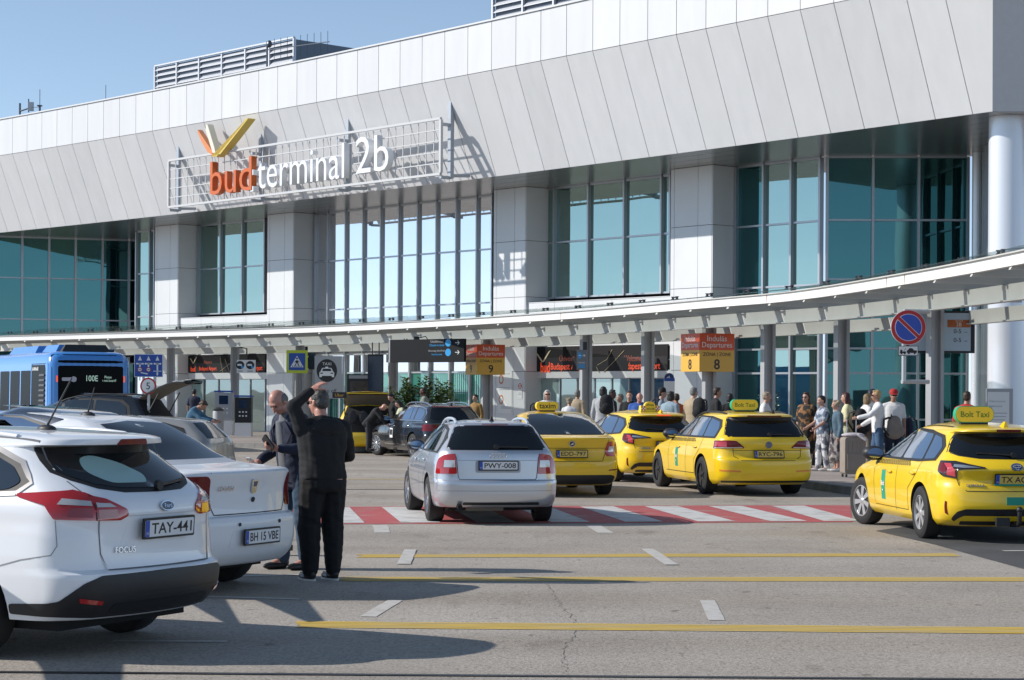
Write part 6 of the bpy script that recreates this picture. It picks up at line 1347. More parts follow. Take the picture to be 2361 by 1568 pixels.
def tail_lift(B, t, hx, hz, w, L_, ang, mat, inner):
    a = rad(ang); d = Vector((-math.cos(a), 0, math.sin(a))); n_ = Vector((math.sin(a), 0, math.cos(a))); o = Vector((hx, 0, hz)); mb = MB(); mi = MB(); N_ = 8; prev = None
    for i in range(N_ + 1):
        f = i / N_; wy = w * (1 - .10 * f ** 2) * (.98 if i else .93); sag = -.05 + .16 * math.sin(f * math.pi * .62) - .28 * max(0, f - .72) ** 1.3; c = o + d * L_ * f + n_ * sag
        row = [c + Vector((0, wy * k, 0)) + n_ * (.05 * (1 - k * k)) for k in (-1, -.7, 0, .7, 1)]; ri = [q - n_ * (.09 if j not in (0, 4) else .02) for j, q in enumerate(row)]
        if prev:
            for j in range(4): mb.quad(prev[0][j], prev[0][j + 1], row[j + 1], row[j]); mi.quad(prev[1][j], ri[j], ri[j + 1], prev[1][j + 1])
            mb.quad(prev[0][0], row[0], ri[0], prev[1][0]); mb.quad(prev[0][4], prev[1][4], ri[4], row[4])
        prev = (row, ri)
    mb.quad(prev[0][0], prev[0][4], prev[1][4], prev[1][0])
    lid = mb.build('tailgate', mat, t, 50); mi.build('tailgate_lining', inner, lid, 50)
    for sg in (1, -1): s_ = MB(); s_.tube([(hx - .15, sg * (w - .05), hz - .55), o + d * L_ * .45 + Vector((0, sg * (w - .06), -.05))], .014, 6); s_.build('gas_strut', m_rub, t)
B = Body(4.85, 1.90, 1.72, [(.2, .2), (.3, .04), (.5, 0), (.66, .03), (.95, .06), (1.1, .10), (1.3, .25), (1.5, .38), (1.58, .42), (1.62, .5), (1.66, .8), (1.69, 1.3), (1.71, 1.9)], belt=1.12, front=[(.18, 4.55), (.30, 4.77), (.50, 4.85), (.66, 4.82), (.80, 4.70), (.92, 4.35), (1.02, 3.95), (1.10, 3.68), (1.25, 3.38), (1.4, 3.05), (1.52, 2.75), (1.62, 2.4), (1.68, 2.1), (1.72, 1.9)])
m_lin = M('tailgate_lining_beige', (.16, .145, .12), .8)
t, bo = make_car('black_people_carrier', 'black people carrier with its tailgate raised, parked before the blue bus', 'car', B, D(398, 0, 47.0).xy, 76.0, p_black, 2.9, .95, .34, .23, 'star')
side_windows(B, t, [[(.72, 1.17), (.78, 1.40), (.95, 1.52), (1.55, 1.565), (1.55, 1.16)], [(1.62, 1.16), (1.62, 1.565), (2.35, 1.545), (2.35, 1.15)], [(2.45, 1.15), (2.45, 1.54), (2.62, 1.52), (3.0, 1.35), (3.38, 1.15)]], [(.62, 1.14), (.70, 1.42), (.9, 1.56), (1.5, 1.60), (2.5, 1.58), (3.05, 1.38), (3.55, 1.12)], m_rub, m_glassb)
B.patch('boot_dark_patch', roundp(sym([(0, .75), (.68, .75), (.74, 1.1), (.62, 1.55), (0, 1.58)]), .05), 'rear', .004, m_well, t); tail_lift(B, t, .52, 1.66, .66, 1.15, 15, p_black, m_lin); rails(B, t, .7, 2.6, .60, m_rub, .03, .02); mirrors(B, t, 3.35, 1.14, p_black)  # flat black patch on the closed rear paints the dark inside of the boot
B = Body(4.2, 1.75, 1.47, [(.2, .2), (.3, .04), (.5, 0), (.66, .03), (.90, .05), (1.0, .10), (1.2, .28), (1.33, .42), (1.37, .5), (1.41, .8), (1.44, 1.3), (1.46, 1.8)], belt=1.0)
t, bo = make_car('grey_beige_car', 'grey beige hatchback half hidden by the white saloon, left of the bald man', 'car', B, D(533, 0, 36.0).xy, 80.0, p_beige, 2.55, .85, .31, .2, 'star')
side_windows(B, t, [[(.62, 1.03), (.70, 1.18), (1.0, 1.29), (1.8, 1.33), (1.8, 1.02)], [(1.88, 1.02), (1.88, 1.33), (2.1, 1.32), (2.5, 1.2), (2.9, 1.02)]], [(.5, 1.0), (.62, 1.22), (1.0, 1.33), (2.1, 1.36), (2.6, 1.22), (3.05, 1.0)], m_rub); rg = sym([(0, 1.03), (.62, 1.03), (.55, 1.25), (.5, 1.33), (0, 1.34)]); B.patch('rear_window', rg, 'rear', .007, m_glassd, t); t.scale = (1, 1, .905)
# ---- 12 yellow taxi with its boot open
B = Body(4.5, 1.80, 1.50, [(.2, .2), (.3, .04), (.5, 0), (.66, .03), (.95, .06), (1.1, .12), (1.3, .30), (1.38, .36), (1.42, .42), (1.45, .7), (1.47, 1.2), (1.49, 1.8)], belt=1.0)
t, bo = make_car('yellow_boot_open_taxi', 'yellow taxi with tailgate raised and dark boot open, left of the bald driver', 'taxi', B, D(852, 0, 57.5).xy, 4.0, p_yellow, 2.65, .95, .32, .21, 'star', 0, 'yellow taxis in the queue')
B.patch('boot_dark_patch', roundp(sym([(0, .62), (.66, .62), (.70, .95), (.58, 1.36), (0, 1.39)]), .05), 'rear', .006, m_well, t)  # no real hole: boot darkness painted as a black patch
side_windows(B, t, [[(.6, 1.03), (.7, 1.25), (1.2, 1.34), (1.85, 1.36), (1.85, 1.02)], [(1.93, 1.02), (1.93, 1.36), (2.1, 1.35), (2.6, 1.22), (3.1, 1.02)]], [(.5, 1.0), (.62, 1.27), (1.2, 1.38), (2.1, 1.39), (2.7, 1.25), (3.3, 1.0)], m_rub)
tail_lift(B, t, .50, 1.46, .70, 1.05, 14, p_yellow, m_lin)
for sg in (1, -1): f = lambda q: q if sg > 0 else mirror(q); B.patch('tail_light', roundp(f([(.72, .72), (.74, 1.0), (.98, .98), (.96, .72)]), .02), 'wrap', .012, m_lamp, t)
for yy in (-.3, .1, .42): mb = MB(); q = B.hit('rear', yy, .95); mb.ell(q + Vector((.0, 0, .1)), (.03, .14, .2), 10, 6); mb.build('seat_back', m_plast, t)
c = D(783, 911, 56.0); tb = thing('ride_hailing_board', 'small black board with orange lettering left of the open yellow boot', 'sign', (c.x, c.y, 0)); board('panel', tb, (0, 0, c.z), UXF, UZ, rect(.40, .17), m_bk, .04, 0); text('board_lettering', 'Uber', 1, M('uber_orange', (.75, .38, .05), .5), (0, -.045, c.z), UXF, UZ, tb, .001, width=.25); mb = MB(); mb.tube([(0, .03, 0), (0, .03, c.z)], .025, 6); mb.build('pole', m_pole2, tb)
# ---- 13 blue city bus
bx, by = D(312, 0, 59.0).x, 59.0
t = thing('city_bus', 'blue city bus with black rear window and destination display, behind black people carrier', 'bus', (0, 0, 0))
yaw = rad(90 + 27); p_bus = paint('paint_bus_blue', (0.055, 0.25, 0.66)); m_busg = M('bus_glass', (.005, .006, .007), .35, spec=.06)
BW, BL, BH = 2.5, 12.0, 2.92
t.rotation_euler = (0, 0, yaw); rc_ = Vector((bx, by, 0)); lf = Vector((-math.sin(yaw), math.cos(yaw), 0)); t.location = rc_ + lf * (BW / 2)
mb = MB(); O = []
for z, ins in ((.32, .03), (.5, 0), (1.2, 0), (2.55, .02), (2.75, .06), (2.86, .13), (2.92, .28)):
    o = body_outline(ins, BL - ins, BW / 2 - ins, .10, .28, .35, 0, 0, .05); O.append([(x, y, z) for x, y in o] + [(x, -y, z) for x, y in o[-2:0:-1]])
vs = [v for r in O for v in r]; n = len(O[0]); fs = [(i * n + k, (i + 1) * n + k, (i + 1) * n + (k + 1) % n, i * n + (k + 1) % n) for i in range(len(O) - 1) for k in range(n)] + [tuple(range(n)), tuple((len(O) - 1) * n + k for k in range(n - 1, -1, -1))]
mb.add(vs, fs); mb.build('body', p_bus, t, 45); BB = Body.__new__(Body); BB.L, BB.W = BL, BW; BB.bvh = BVHTree.FromPolygons([Vector(v) for v in vs], fs); BB.yc, BB.rc, BB.xc = .9, .3, .35
rw = BB.patch('rear_window', roundp(rect(2.28, 2.2, 0, 1.74), .10), 'rear', .006, m_busg, t, .02, .2)
for nm, txt, y, z, h in (('display_lettering', '100E', -.02, 2.14, .17), ('display_lettering', 'Please', -.50, 2.18, .075), ('display_lettering', 'do not board!', -.50, 2.08, .075)):
    p = BB.hit('rear', y, z, .014); text(nm, txt, 1, M('display_green', (.42, .60, .50), .4, emit=.35), p, (0, -1, 0), UZ, rw, .001, height=h, sx=.8)
for sg in (1, -1): BB.patch('tail_light', roundp(rect(.045, .19, sg * 1.0, 2.12), .02), 'rear', .012, m_lampb, t, .01)
e = BB.patch('grey_badge', roundp([(.86, 2.06), (.86, 2.16), (.60, 2.16), (.52, 2.20), (.44, 2.16), (.44, 2.06), (.52, 2.02), (.60, 2.06)], .03), 'rear', .010, M('badge_lilac', (.45, .45, .52), .5), t, .004)
for q in range(4): BB.patch('side_window', roundp(rect(1.25, 1.25, 2.95 + q * 1.4, 1.75), .05), 'side', .006, m_busg, t, .015, .3)
BB.patch('side_panel', roundp(rect(1.95, 1.75, 1.25, 1.70), .04), 'side', .004, m_busg, t, .015, .3)
for q in range(9): z = 1.0 + q * .15; mb = MB(); a = BB.hit('side', .55, z, .03); mb.hexa([a + Vector(v) for v in ((0, -.02, 0), (.62, -.02, 0), (.62, .012, 0), (0, .012, 0), (0, -.02, .06), (.62, -.02, .06), (.62, -.005, .06), (0, -.005, .06))]); mb.build('vent_slat', m_tx if False else M('vent_grey', (.07, .07, .075), .6), t)
p = BB.hit('side', 1.72, 2.42, .012); text('fleet_number', 'AA-MH-643', 1, m_sw, p, (-1, 0, 0), UZ, t, .002, width=.75, bold=.02)
for x0, x1, w_, nm, mt in ((.9, 2.6, 1.7, 'roof_pod', p_bus), (3.0, 6.5, 1.9, 'roof_pod', p_bus), (.55, .9, 1.5, 'roof_grille', m_plast)):
    mb = MB(); mb.hexa([(x0, -w_ / 2, 2.9), (x1, -w_ / 2, 2.9), (x1, w_ / 2, 2.9), (x0, w_ / 2, 2.9), (x0 + .12, -w_ / 2 + .15, 3.14), (x1 - .12, -w_ / 2 + .15, 3.14), (x1 - .12, w_ / 2 - .15, 3.14), (x0 + .12, w_ / 2 - .15, 3.14)]); mb.build(nm, mt, t)
tm, rm = wheel_meshes('star', .48, .28)
for wx in (3.2, 9.2):
    for sg in (1, -1): w = link('wheel', tm, t); w.location = (wx, sg * (BW / 2 - .13), .48); w.rotation_euler = (0, 0, 0 if sg > 0 else math.pi); r = link('rim', rm, w)
for wx in (3.2, 9.2):
    for sg in (1, -1): BB.patch('wheel_well', disc_pts(.55, 24), 'side' if sg > 0 else 'sideR', .004, m_well, t) if False else None
c = D(23, 940, 30.0); # blue wing mirror seen at the left edge belongs to a car outside the picture: left out
# ---------------------------------------------------------------- people
from mathutils import noise as mnoise
def blob(vols, vox, name, mats, parent, it=3, kind=None, fold=0.0):
    """one continuous surface grown round tapered limbs and rounded masses"""
    mb = MB()
    for v in vols:
        if v[0] == 'cap':
            a, b, r0, r1 = Vector(v[1]), Vector(v[2]), v[3], v[4]; t = (b - a)
            if t.length < 1e-5: continue
            t.normalize(); P, R = [], []
            for k in range(3): an = math.pi / 2 * (k + .15) / 3; P.append(a - t * r0 * math.cos(an)); R.append(r0 * math.sin(an))
            P += [a, b]; R += [r0, r1]
            for k in range(3): an = math.pi / 2 * (2.85 - k) / 3; P.append(b + t * r1 * math.cos(an)); R.append(r1 * math.sin(an))
            mb.tube(P, R, 10)
        elif v[0] == 'rings': mb.rings(v[1])
        else: mb.ell(v[1], v[2], 14, 9, rot=v[3] if len(v) > 3 else None)
    o = mb.build(name, mats, parent); md = o.modifiers.new('r', 'REMESH'); md.mode = 'VOXEL'; md.voxel_size = vox; md.use_smooth_shade = True
    sm = o.modifiers.new('s', 'SMOOTH'); sm.iterations = it; sm.factor = .5
    BLOBS.append((o, fold)); return o
BLOBS = []
def finish_blobs():                            # turn the grown shapes into plain meshes, all in one go
    dg = bpy.context.evaluated_depsgraph_get(); new = [(o, fold, bpy.data.meshes.new_from_object(o.evaluated_get(dg))) for o, fold in BLOBS]
    for o, fold, me in new:
        old = o.data; o.modifiers.clear(); me.name = old.name; o.data = me; bpy.data.meshes.remove(old)
        if fold:                              # cloth folds, running mostly down and across
            n = len(me.vertices); co = [0.0] * (3 * n); no = [0.0] * (3 * n); me.vertices.foreach_get('co', co); me.vertices.foreach_get('normal', no)
            for k in range(0, 3 * n, 3):
                x, y, z = co[k:k + 3]; q = fold * (mnoise.noise((x * 11, y * 11, z * 5 + x * 6)) + .6 * mnoise.noise((x * 7 + 9, y * 7, z * 22 + x * 9)))
                co[k] += no[k] * q; co[k + 1] += no[k + 1] * q; co[k + 2] += no[k + 2] * q
            me.vertices.foreach_set('co', co)
        me.polygons.foreach_set('use_smooth', [True] * len(me.polygons))
def _sm(o): o.data.polygons.foreach_set('use_smooth', [True] * len(o.data.polygons)); return o
SK = {'light': M('skin_light', (.52, .29, .21), .5, noise=.15, nscale=9), 'rosy': M('skin_rosy', (.56, .27, .20), .45, noise=.2, nscale=9), 'tan': M('skin_tan', (.40, .21, .14), .5, noise=.15, nscale=9), 'dark': M('skin_dark', (.11, .05, .033), .45, noise=.2, nscale=9)}
HR = {'black': (.012, .010, .010), 'brown': (.055, .030, .018), 'blond': (.48, .33, .15), 'grey': (.20, .19, .18), 'white': (.55, .54, .51), 'darkred': (.065, .014, .014), 'sandy': (.30, .20, .11), 'ash': (.35, .28, .2)}
def cloth(c, n=.25, sc_=6, c2=None): return M('cloth_%d_%d_%d_%d' % tuple([int(v * 999) for v in c] + [int(sc_ * 10)]), c, .85, noise=n, nscale=sc_, c2=c2, bump=.25, bscale=9)
m_eye = M('eye_dark', (.02, .015, .012), .2); m_shade = M('sunglasses', (.01, .009, .008), .08); m_lip = M('lip', (.36, .13, .11), .5); m_sole = M('shoe_sole_white', (.7, .7, .68), .6); m_shoe = M('shoe_black', (.012, .012, .013), .5); m_shoew = M('shoe_white', (.65, .64, .62), .6)
def hand(w, d, pn, s=1.0, curl=.5, side=1):
    """palm, four jointed fingers of unequal length and a thumb that leaves the side of the palm. w wrist, d along the hand, pn palm normal"""
    d = Vector(d).normalized(); pn = Vector(pn); pn = (pn - d * pn.dot(d)).normalized(); x = d.cross(pn) * side; w = Vector(w); V = []
    V += [('cap', w, w + d * .04 * s, .026 * s, .027 * s)]
    for k in (-1, 0, 1): V.append(('cap', w + d * .02 * s + x * k * .018 * s, w + d * .078 * s + x * k * .024 * s, .016 * s, .0145 * s))
    for k, L in zip((-1.5, -.5, .5, 1.5), (.062, .076, .080, .070)):
        p = w + d * .085 * s + x * k * .0195 * s; a = .12 + curl * .25
        for j, f in enumerate((.45, .32, .25)):
            q = p + (d * math.cos(a) + pn * math.sin(a)) * L * f * s + x * k * .001 * s; V.append(('cap', p, q, (.0098 - .0008 * j) * s, (.0092 - .001 * j) * s)); p = q; a += curl * (1.0 if j == 0 else .75)
    p = w + d * .028 * s + x * .024 * s; dd = (d * .62 + x * .62 + pn * .35).normalized()
    for L, r in ((.038, .0135), (.032, .011), (.024, .0095)):
        q = p + dd * L * s; V.append(('cap', p, q, r * s, (r - .0012) * s)); p = q; dd = (dd + d * .3 + pn * .25 - x * .22 * curl).normalized()
    return V
def person(label, pos, face, h=1.72, skin='light', top=None, topkind='long', legs=None, legkind='trousers', hair=('brown', 'short'), shoes=None, build=1.0, lean=0.0, nod=0.0, turn=0.0, armL='down', armR='down', vox=.017, stance=.10, glasses=False, hat=None, group=None, fem=False, step=0.0, coat=None, z=.135, extra=None, folds=.005, hem=None, loose=0.0):
    t = thing('person', label, 'person', (pos[0], pos[1], z), rad(face - 90), group)          # built facing +Y
    H = h; bw = build; S_ = H / 1.75
    la = rad(lean); R = Matrix.Rotation(-la, 3, 'X'); hip = Vector((0, 0, .525 * H))
    def T(v): return hip + R @ (Vector(v) - hip)                      # torso lean about the hips
    sh = .100 * H * (.92 if fem else 1.0) * (1 + (bw - 1) * .6)
    hx = .052 * H * (1 + (bw - 1) * .4)
    chest = T((0, 0, .72 * H)); belly = T((0, .004 * H, .60 * H)); neck0 = T((0, -.005 * H, .82 * H)); 
    RH = R @ Matrix.Rotation(rad(turn), 3, 'Z') @ Matrix.Rotation(-rad(nod), 3, 'X'); hc = T((0, .012 * H, .868 * H)) + RH @ Vector((0, .012 * H * (1 + nod / 30), .062 * H))
    ext = lambda x, y, zz: hc + RH @ Vector((x * S_, y * S_, zz * S_))
    def torso(g=0.0, low=.47):
        b2 = bw ** 1.35; k = .93 if fem else 1.0; rr_ = [(.838, .036, .036, -.004), (.822, .066 * k, .044, -.004), (.80, .092 * k * bw, .056 * bw, -.003), (.76, .097 * k * bw, .066 * bw, 0), (.70, .092 * k * bw, .066 * b2, .002), (.64, .084 * bw, .062 * b2, .004), (.58, .086 * bw, .064 * b2, .002), (.53, .091 * bw, .067 * bw, -.004), (.49, .090 * bw, .066 * bw, -.006)]
        rr_ = [q for q in rr_ if q[0] > low] + [(low, .090 * bw if low < .47 else .07, .067 * bw if low < .47 else .055, -.006), (low - .008, (.088 * bw if low < .47 else .05) - .004, (.064 * bw if low < .47 else .04) - .004, -.006)]
        V = [('rings', [(T((0, y * H, zz * H)), rx * H + g, ry * H + g, R) for zz, rx, ry, y in rr_])]
        for s in (1, -1): V.append(('cap', T((s * .03 * H, -.004 * H, .82 * H)), T((s * (sh - .005 * H), -.004 * H, .795 * H)), .030 * H + g, .030 * H * bw ** .5 + g))
        if fem: V += [('ell', T((s * .042 * H, .048 * H, .715 * H)), (.036 * H + g, .03 * H + g, .034 * H + g), R) for s in (1, -1)]
        return V
    arms = {}
    for s, a in ((-1, armL), (1, armR)):                           # x>0 is the figure's right when facing +Y
        S0 = T((s * sh, -.004 * H, .793 * H)); U, Fo = .165 * H, .150 * H
        if isinstance(a, tuple): e, w = S0 + Vector(a[0]) * H, S0 + Vector(a[1]) * H
        elif a == 'down': e = S0 + Vector((s * .035 * H, -.01 * H, -.165 * H)); w = e + Vector((s * .0, .035 * H, -.148 * H))
        elif a == 'bent': e = S0 + Vector((s * .04 * H, -.005 * H, -.160 * H)); w = e + Vector((-s * .06 * H, .125 * H, -.03 * H))
        elif a == 'strap': e = S0 + Vector((s * .05 * H, .02 * H, -.15 * H)); w = e + Vector((-s * .055 * H, .075 * H, .11 * H))
        elif a == 'pull': e = S0 + Vector((s * .04 * H, .055 * H, -.150 * H)); w = e + Vector((s * .01 * H, .125 * H, -.075 * H))
        elif a == 'reach': e = S0 + Vector((s * .03 * H, .12 * H, -.10 * H)); w = e + Vector((s * -.02 * H, .14 * H, -.03 * H))
        arms[s] = (S0, e, w)
    feet = {}
    for s in (1, -1): feet[s] = Vector((s * stance / 2 * H / 1.0 if stance < .5 else s * stance, s * step * H, .045 * H))
    def leg_pts(s):
        a = Vector((s * hx, -.004 * H, .515 * H)); c = feet[s]; k = (a + c) / 2 + Vector((s * .006 * H, .014 * H, 0)); return a, k, c
    skin_m = SK[skin]; V = torso()
    V += [('cap', neck0, ext(0, -.018, -.085), .034 * H, .032 * H), ('ell', ext(0, -.008, .022), (.072 * S_, .092 * S_, .092 * S_), RH), ('ell', ext(0, .028, -.035), (.056 * S_, .058 * S_, .078 * S_), RH), ('ell', ext(0, .052, -.088), (.028 * S_, .026 * S_, .022 * S_), RH),
          ('cap', ext(0, .084, .0), ext(0, .102, -.036), .009 * S_, .014 * S_), ('ell', ext(0, .078, .030), (.05 * S_, .016 * S_, .012 * S_), RH)] + [('ell', ext(s * .075, -.012, -.012), (.010 * S_, .020 * S_, .034 * S_), RH) for s in (1, -1)] + [('ell', ext(s * .034, .066, -.028), (.02 * S_, .016 * S_, .02 * S_), RH) for s in (1, -1)]
    for s in (1, -1):
        S0, e, w = arms[s]; V += [('cap', S0, e, .030 * H * bw ** .6, .023 * H), ('cap', e, w, .0235 * H, .0165 * H)]
        d = (w - e).normalized(); pn = Vector((-s, .25, 0)) if abs(d.x) < .8 else Vector((0, .2, -1)); hs = 1.0 * S_
        V += hand(w, d, extra.get('palm', {}).get(s, pn) if extra else pn, hs * (.92 if fem else 1.05), (extra or {}).get('curl', {}).get(s, .55), s)
        a, k, c = leg_pts(s); V += [('cap', a, k, .050 * H * bw ** .6, .034 * H), ('cap', k, k.lerp(c, .35), .034 * H, .036 * H), ('cap', k.lerp(c, .35), c, .036 * H, .022 * H), ('cap', c, c + Vector((0, .07 * H, -.022 * H)), .024 * H, .018 * H)]
    body = blob(V, vox, 'body', skin_m, t)
    # clothes
    g = .011 * S_ + (.004 if coat is None else .012)
    if topkind:
        Vt = torso(g, hem or (.435 if topkind == 'coat' else .475))
        for s in (1, -1):
            S0, e, w = arms[s]
            if topkind in ('long', 'coat'): Vt += [('cap', S0, e, .035 * H * bw ** .6 + g * .6, .030 * H + g * .4), ('cap', e, e.lerp(w, .93), .030 * H + g * .4, .024 * H + g * .3)]
            elif topkind == 'short': Vt += [('cap', S0, S0.lerp(e, .72), .035 * H * bw ** .6 + g * .6, .033 * H + g * .5)]
            elif topkind == 'dress': Vt += [('cap', S0, S0.lerp(e, .9), .036 * H + g * .6, .036 * H + g * .5)]
        if topkind == 'dress': Vt += [('cap', (0, 0, .52 * H), (0, 0, .30 * H), .098 * H * bw, .115 * H * bw)]
        Vt += [('cap', T((0, -.006 * H, .80 * H)), T((0, -.002 * H, .828 * H)), .048 * H, .042 * H)]
        blob(Vt, vox, {'long': 'sweater', 'short': 'shirt', 'coat': 'jacket', 'dress': 'dress'}[topkind], top, t, 3, None, folds)
    if legkind in ('trousers', 'shorts'):
        Vl = [('rings', [(T((0, y * H, zz * H)), rx * H * bw + .009, ry * H * bw + .009, R) for zz, rx, ry, y in ((.585, .082, .060, .0), (.56, .086, .063, 0), (.52, .090, .067, -.004), (.48, .088, .066, -.006), (.455, .07, .055, -.006))])]
        for s in (1, -1):
            a, k, c = leg_pts(s)
            Vl += [('cap', a, k, .054 * H * bw ** .6 + .008 + loose, .042 * H + .006 + loose * 1.4)]
            if legkind == 'trousers': Vl += [('cap', k, c + Vector((0, 0, .012 * H)), .043 * H * bw ** .5 + .006 + loose * 1.2, .036 * H + .006 + loose * .6)]
        blob(Vl, vox, legkind, legs, t, 3, None, folds)
    elif legkind == 'skirt': blob([('cap', (0, 0, .52 * H), (0, 0, .22 * H), .09 * H * bw, .125 * H)], vox, 'skirt', legs, t)
    for s in (1, -1):
        c = feet[s]; blob([('ell', c + Vector((0, .045 * H, -.026 * H)), (.028 * H, .082 * H, .022 * H)), ('ell', c + Vector((0, -.005 * H, -.012 * H)), (.026 * H, .036 * H, .035 * H)), ('cap', c + Vector((0, -.02 * H, -.036 * H)), c + Vector((0, .09 * H, -.036 * H)), .018, .018)], max(.010, vox * .6), 'shoe', shoes or m_shoe, t, 1)
    # hair, hat, eyes
    hcol, hst = hair
    if hst != 'bald':
        hm = M('hair_' + hcol, HR[hcol], .55, noise=.45, nscale=30, bump=.5, bscale=50, nstretch=(1, 1, .25)); Vh = []
        if hst == 'fringe': Vh = [('ell', ext(s * .058, -.030, .005), (.026 * S_, .052 * S_, .05 * S_), RH) for s in (1, -1)] + [('ell', ext(0, -.072, .0), (.06 * S_, .032 * S_, .055 * S_), RH)]
        else:
            Vh = [('ell', ext(0, -.026, .042), (.083 * S_, .088 * S_, .086 * S_), RH), ('ell', ext(0, -.052, -.004), (.078 * S_, .058 * S_, .07 * S_), RH), ('ell', ext(0, .036, .094), (.058 * S_, .04 * S_, .026 * S_), RH)]
            if hst in ('bob', 'long'): Vh += [('cap', ext(s * .07, -.022, .03), ext(s * .074, -.02, -.085 if hst == 'bob' else -.12), .030 * S_, .024 * S_) for s in (1, -1)] + [('ell', ext(0, -.06, -.05), (.085 * S_, .048 * S_, .085 * S_), RH)]
            if hst == 'long': Vh += [('cap', ext(0, -.07, -.05), ext(0, -.085, -.23), .06 * S_, .05 * S_)] + [('cap', ext(s * .06, -.05, -.08), ext(s * .065, -.055, -.22), .034 * S_, .022 * S_) for s in (1, -1)]
            if hst == 'curly': Vh += [('ell', ext(.08 * math.cos(k * 1.1), -.03 + .07 * math.sin(k * 1.1), .04 + .05 * math.sin(k * 2.3)), (.034 * S_,) * 3) for k in range(12)]
            if hst == 'tail': Vh += [('cap', ext(0, -.10, .03), ext(0, -.14, -.14), .03 * S_, .018 * S_)]
        blob(Vh, max(.010, vox * .8), 'hair', hm, t, 2)
    if hat:
        mb = MB(); prf = [(.092, -.005), (.094, .03), (.088, .07), (.065, .10), (.03, .115), (0, .118)]
        vs = MB(); vs.lathe([(r * S_, zz * S_) for r, zz in prf], 20, ext(0, -.008, .035), rot=RH)
        if hat[1] == 'cap': vs.prism([(-.07 * S_, 0), (.07 * S_, 0), (.06 * S_, .05 * S_), (.03 * S_, .075 * S_), (-.03 * S_, .075 * S_), (-.06 * S_, .05 * S_)], ext(0, .068, .032), RH @ Vector((1, 0, 0)), RH @ Vector((0, .97, -.22)), RH @ Vector((0, .22, .97)), .008)
        vs.build('cap', hat[0], t, 60)
    mb = MB()
    for s in (1, -1): mb.ell(ext(s * .033, .078, .006), (.011 * S_, .007 * S_, .007 * S_), 8, 6)
    mb.build('eyes', m_eye, t, 180 if False else 60); mb = MB(); mb.ell(ext(0, .084, -.064), (.022 * S_, .007 * S_, .005 * S_), 8, 6); mb.build('mouth', m_lip, t, 60)
    if glasses:
        mb = MB()
        for s in (1, -1): mb.ell(ext(s * .034, .088, .004), (.028 * S_, .010 * S_, .019 * S_), 10, 6, rot=RH); mb.bar(ext(s * .062, .08, .008), ext(s * .078, -.02, .006), .006)
        mb.bar(ext(-.01, .096, .008), ext(.01, .096, .008), .006); mb.build('glasses', m_shade, t, 60)
    return t, arms, ext, T, RH, H
def at(px, Y): return D(px, 0, Y).xy
def hgt(px, ptop, Y, z=.135): return D(px, ptop, Y).z - z + .0
def strapbag(label, name, cat, px, pz, Y, size, mat, rz=0, group=None, dz=0):
    """rucksack: rounded sack, front pocket, straps, handle"""
    c = D(px, pz, Y); t = thing(name, label, cat, (c.x, c.y, c.z), rad(rz), group); w, d, h = size
    blob([('ell', (0, 0, -.02 * h), (w / 2, d / 2, h * .46)), ('ell', (0, 0, -h * .25), (w * .52, d * .55, h * .25)), ('ell', (0, 0, h * .2), (w * .46, d * .45, h * .28))], .014, 'sack', mat, t)
    blob([('ell', (0, -d * .42, -h * .16), (w * .36, d * .28, h * .22))], .012, 'pocket', mat, t); mb = MB()
    for s in (1, -1): mb.tube([(s * w * .28, d * .3, h * .40), (s * w * .34, d * .75, h * .30), (s * w * .36, d * .8, -.02), (s * w * .3, d * .4, -h * .35)], .02, 6)
    mb.tube([(-.04, d * .2, h * .44), (0, d * .2, h * .52), (.04, d * .2, h * .44)], .01, 5); mb.build('strap', m_rub, t, 60); return t
def suitcase(label, px, pbot, w, d, h, mat, rz, Y=None, handle=.42):
    c = G(px, pbot, .135); t = thing('suitcase', label, 'suitcase', c, rad(rz)); z0 = .06
    mb = MB(); mb.prism(rrect(w, h, .06, 4), (0, d / 2, z0 + h / 2), (1, 0, 0), (0, 0, 1), (0, -1, 0), d); mb.build('shell', mat, t, 40)
    for q in (-.3, -.1, .1, .3): board('rib', t, (q * w, -d / 2, z0 + h * .5), UXF, UZ, rrect(.022, h * .8, .008, 2), mat, .008, 0)
    board('front_pocket', t, (0, -d / 2, z0 + h * .33), UXF, UZ, rrect(w * .8, h * .45, .03, 3), mat, .02, 0)
    for sx_ in (-1, 1):
        for sy in (-1, 1): mb = MB(); mb.lathe([(.03, -.014), (.03, .014)], 12, (sx_ * w * .4, sy * d * .36, .03), axis='X'); mb.build('wheel', m_tyre, t)
    mb = MB(); mb.tube([(-.10, d * .3, z0 + h), (-.10, d * .3, z0 + h + handle), (.10, d * .3, z0 + h + handle), (.10, d * .3, z0 + h)], .010, 6); mb.build('pull_handle', m_pole2, t); mb = MB(); mb.tube([(-.07, 0, z0 + h), (-.05, 0, z0 + h + .03), (.05, 0, z0 + h + .03), (.07, 0, z0 + h)], .012, 6); mb.build('carry_handle', m_rub, t)
    return t
c_blk, c_wht, c_navy, c_jean, c_greyc = cloth((.012, .012, .014)), cloth((.72, .72, .72), .08), cloth((.022, .028, .055)), cloth((.06, .12, .22), .4, 4), cloth((.17, .18, .19))
c_blu, c_denl, c_den, c_orv, c_beig = cloth((.04, .12, .42)), cloth((.30, .40, .47), .3, 4), cloth((.09, .15, .20), .35, 4), cloth((.72, .13, .03)), cloth((.42, .33, .22), .25)
c_hood, c_lgr, c_yel, c_blu2, c_taupe = cloth((.27, .32, .36)), cloth((.45, .46, .47)), cloth((.66, .62, .38), .15), cloth((.06, .16, .26), .3), cloth((.24, .20, .17), .2)
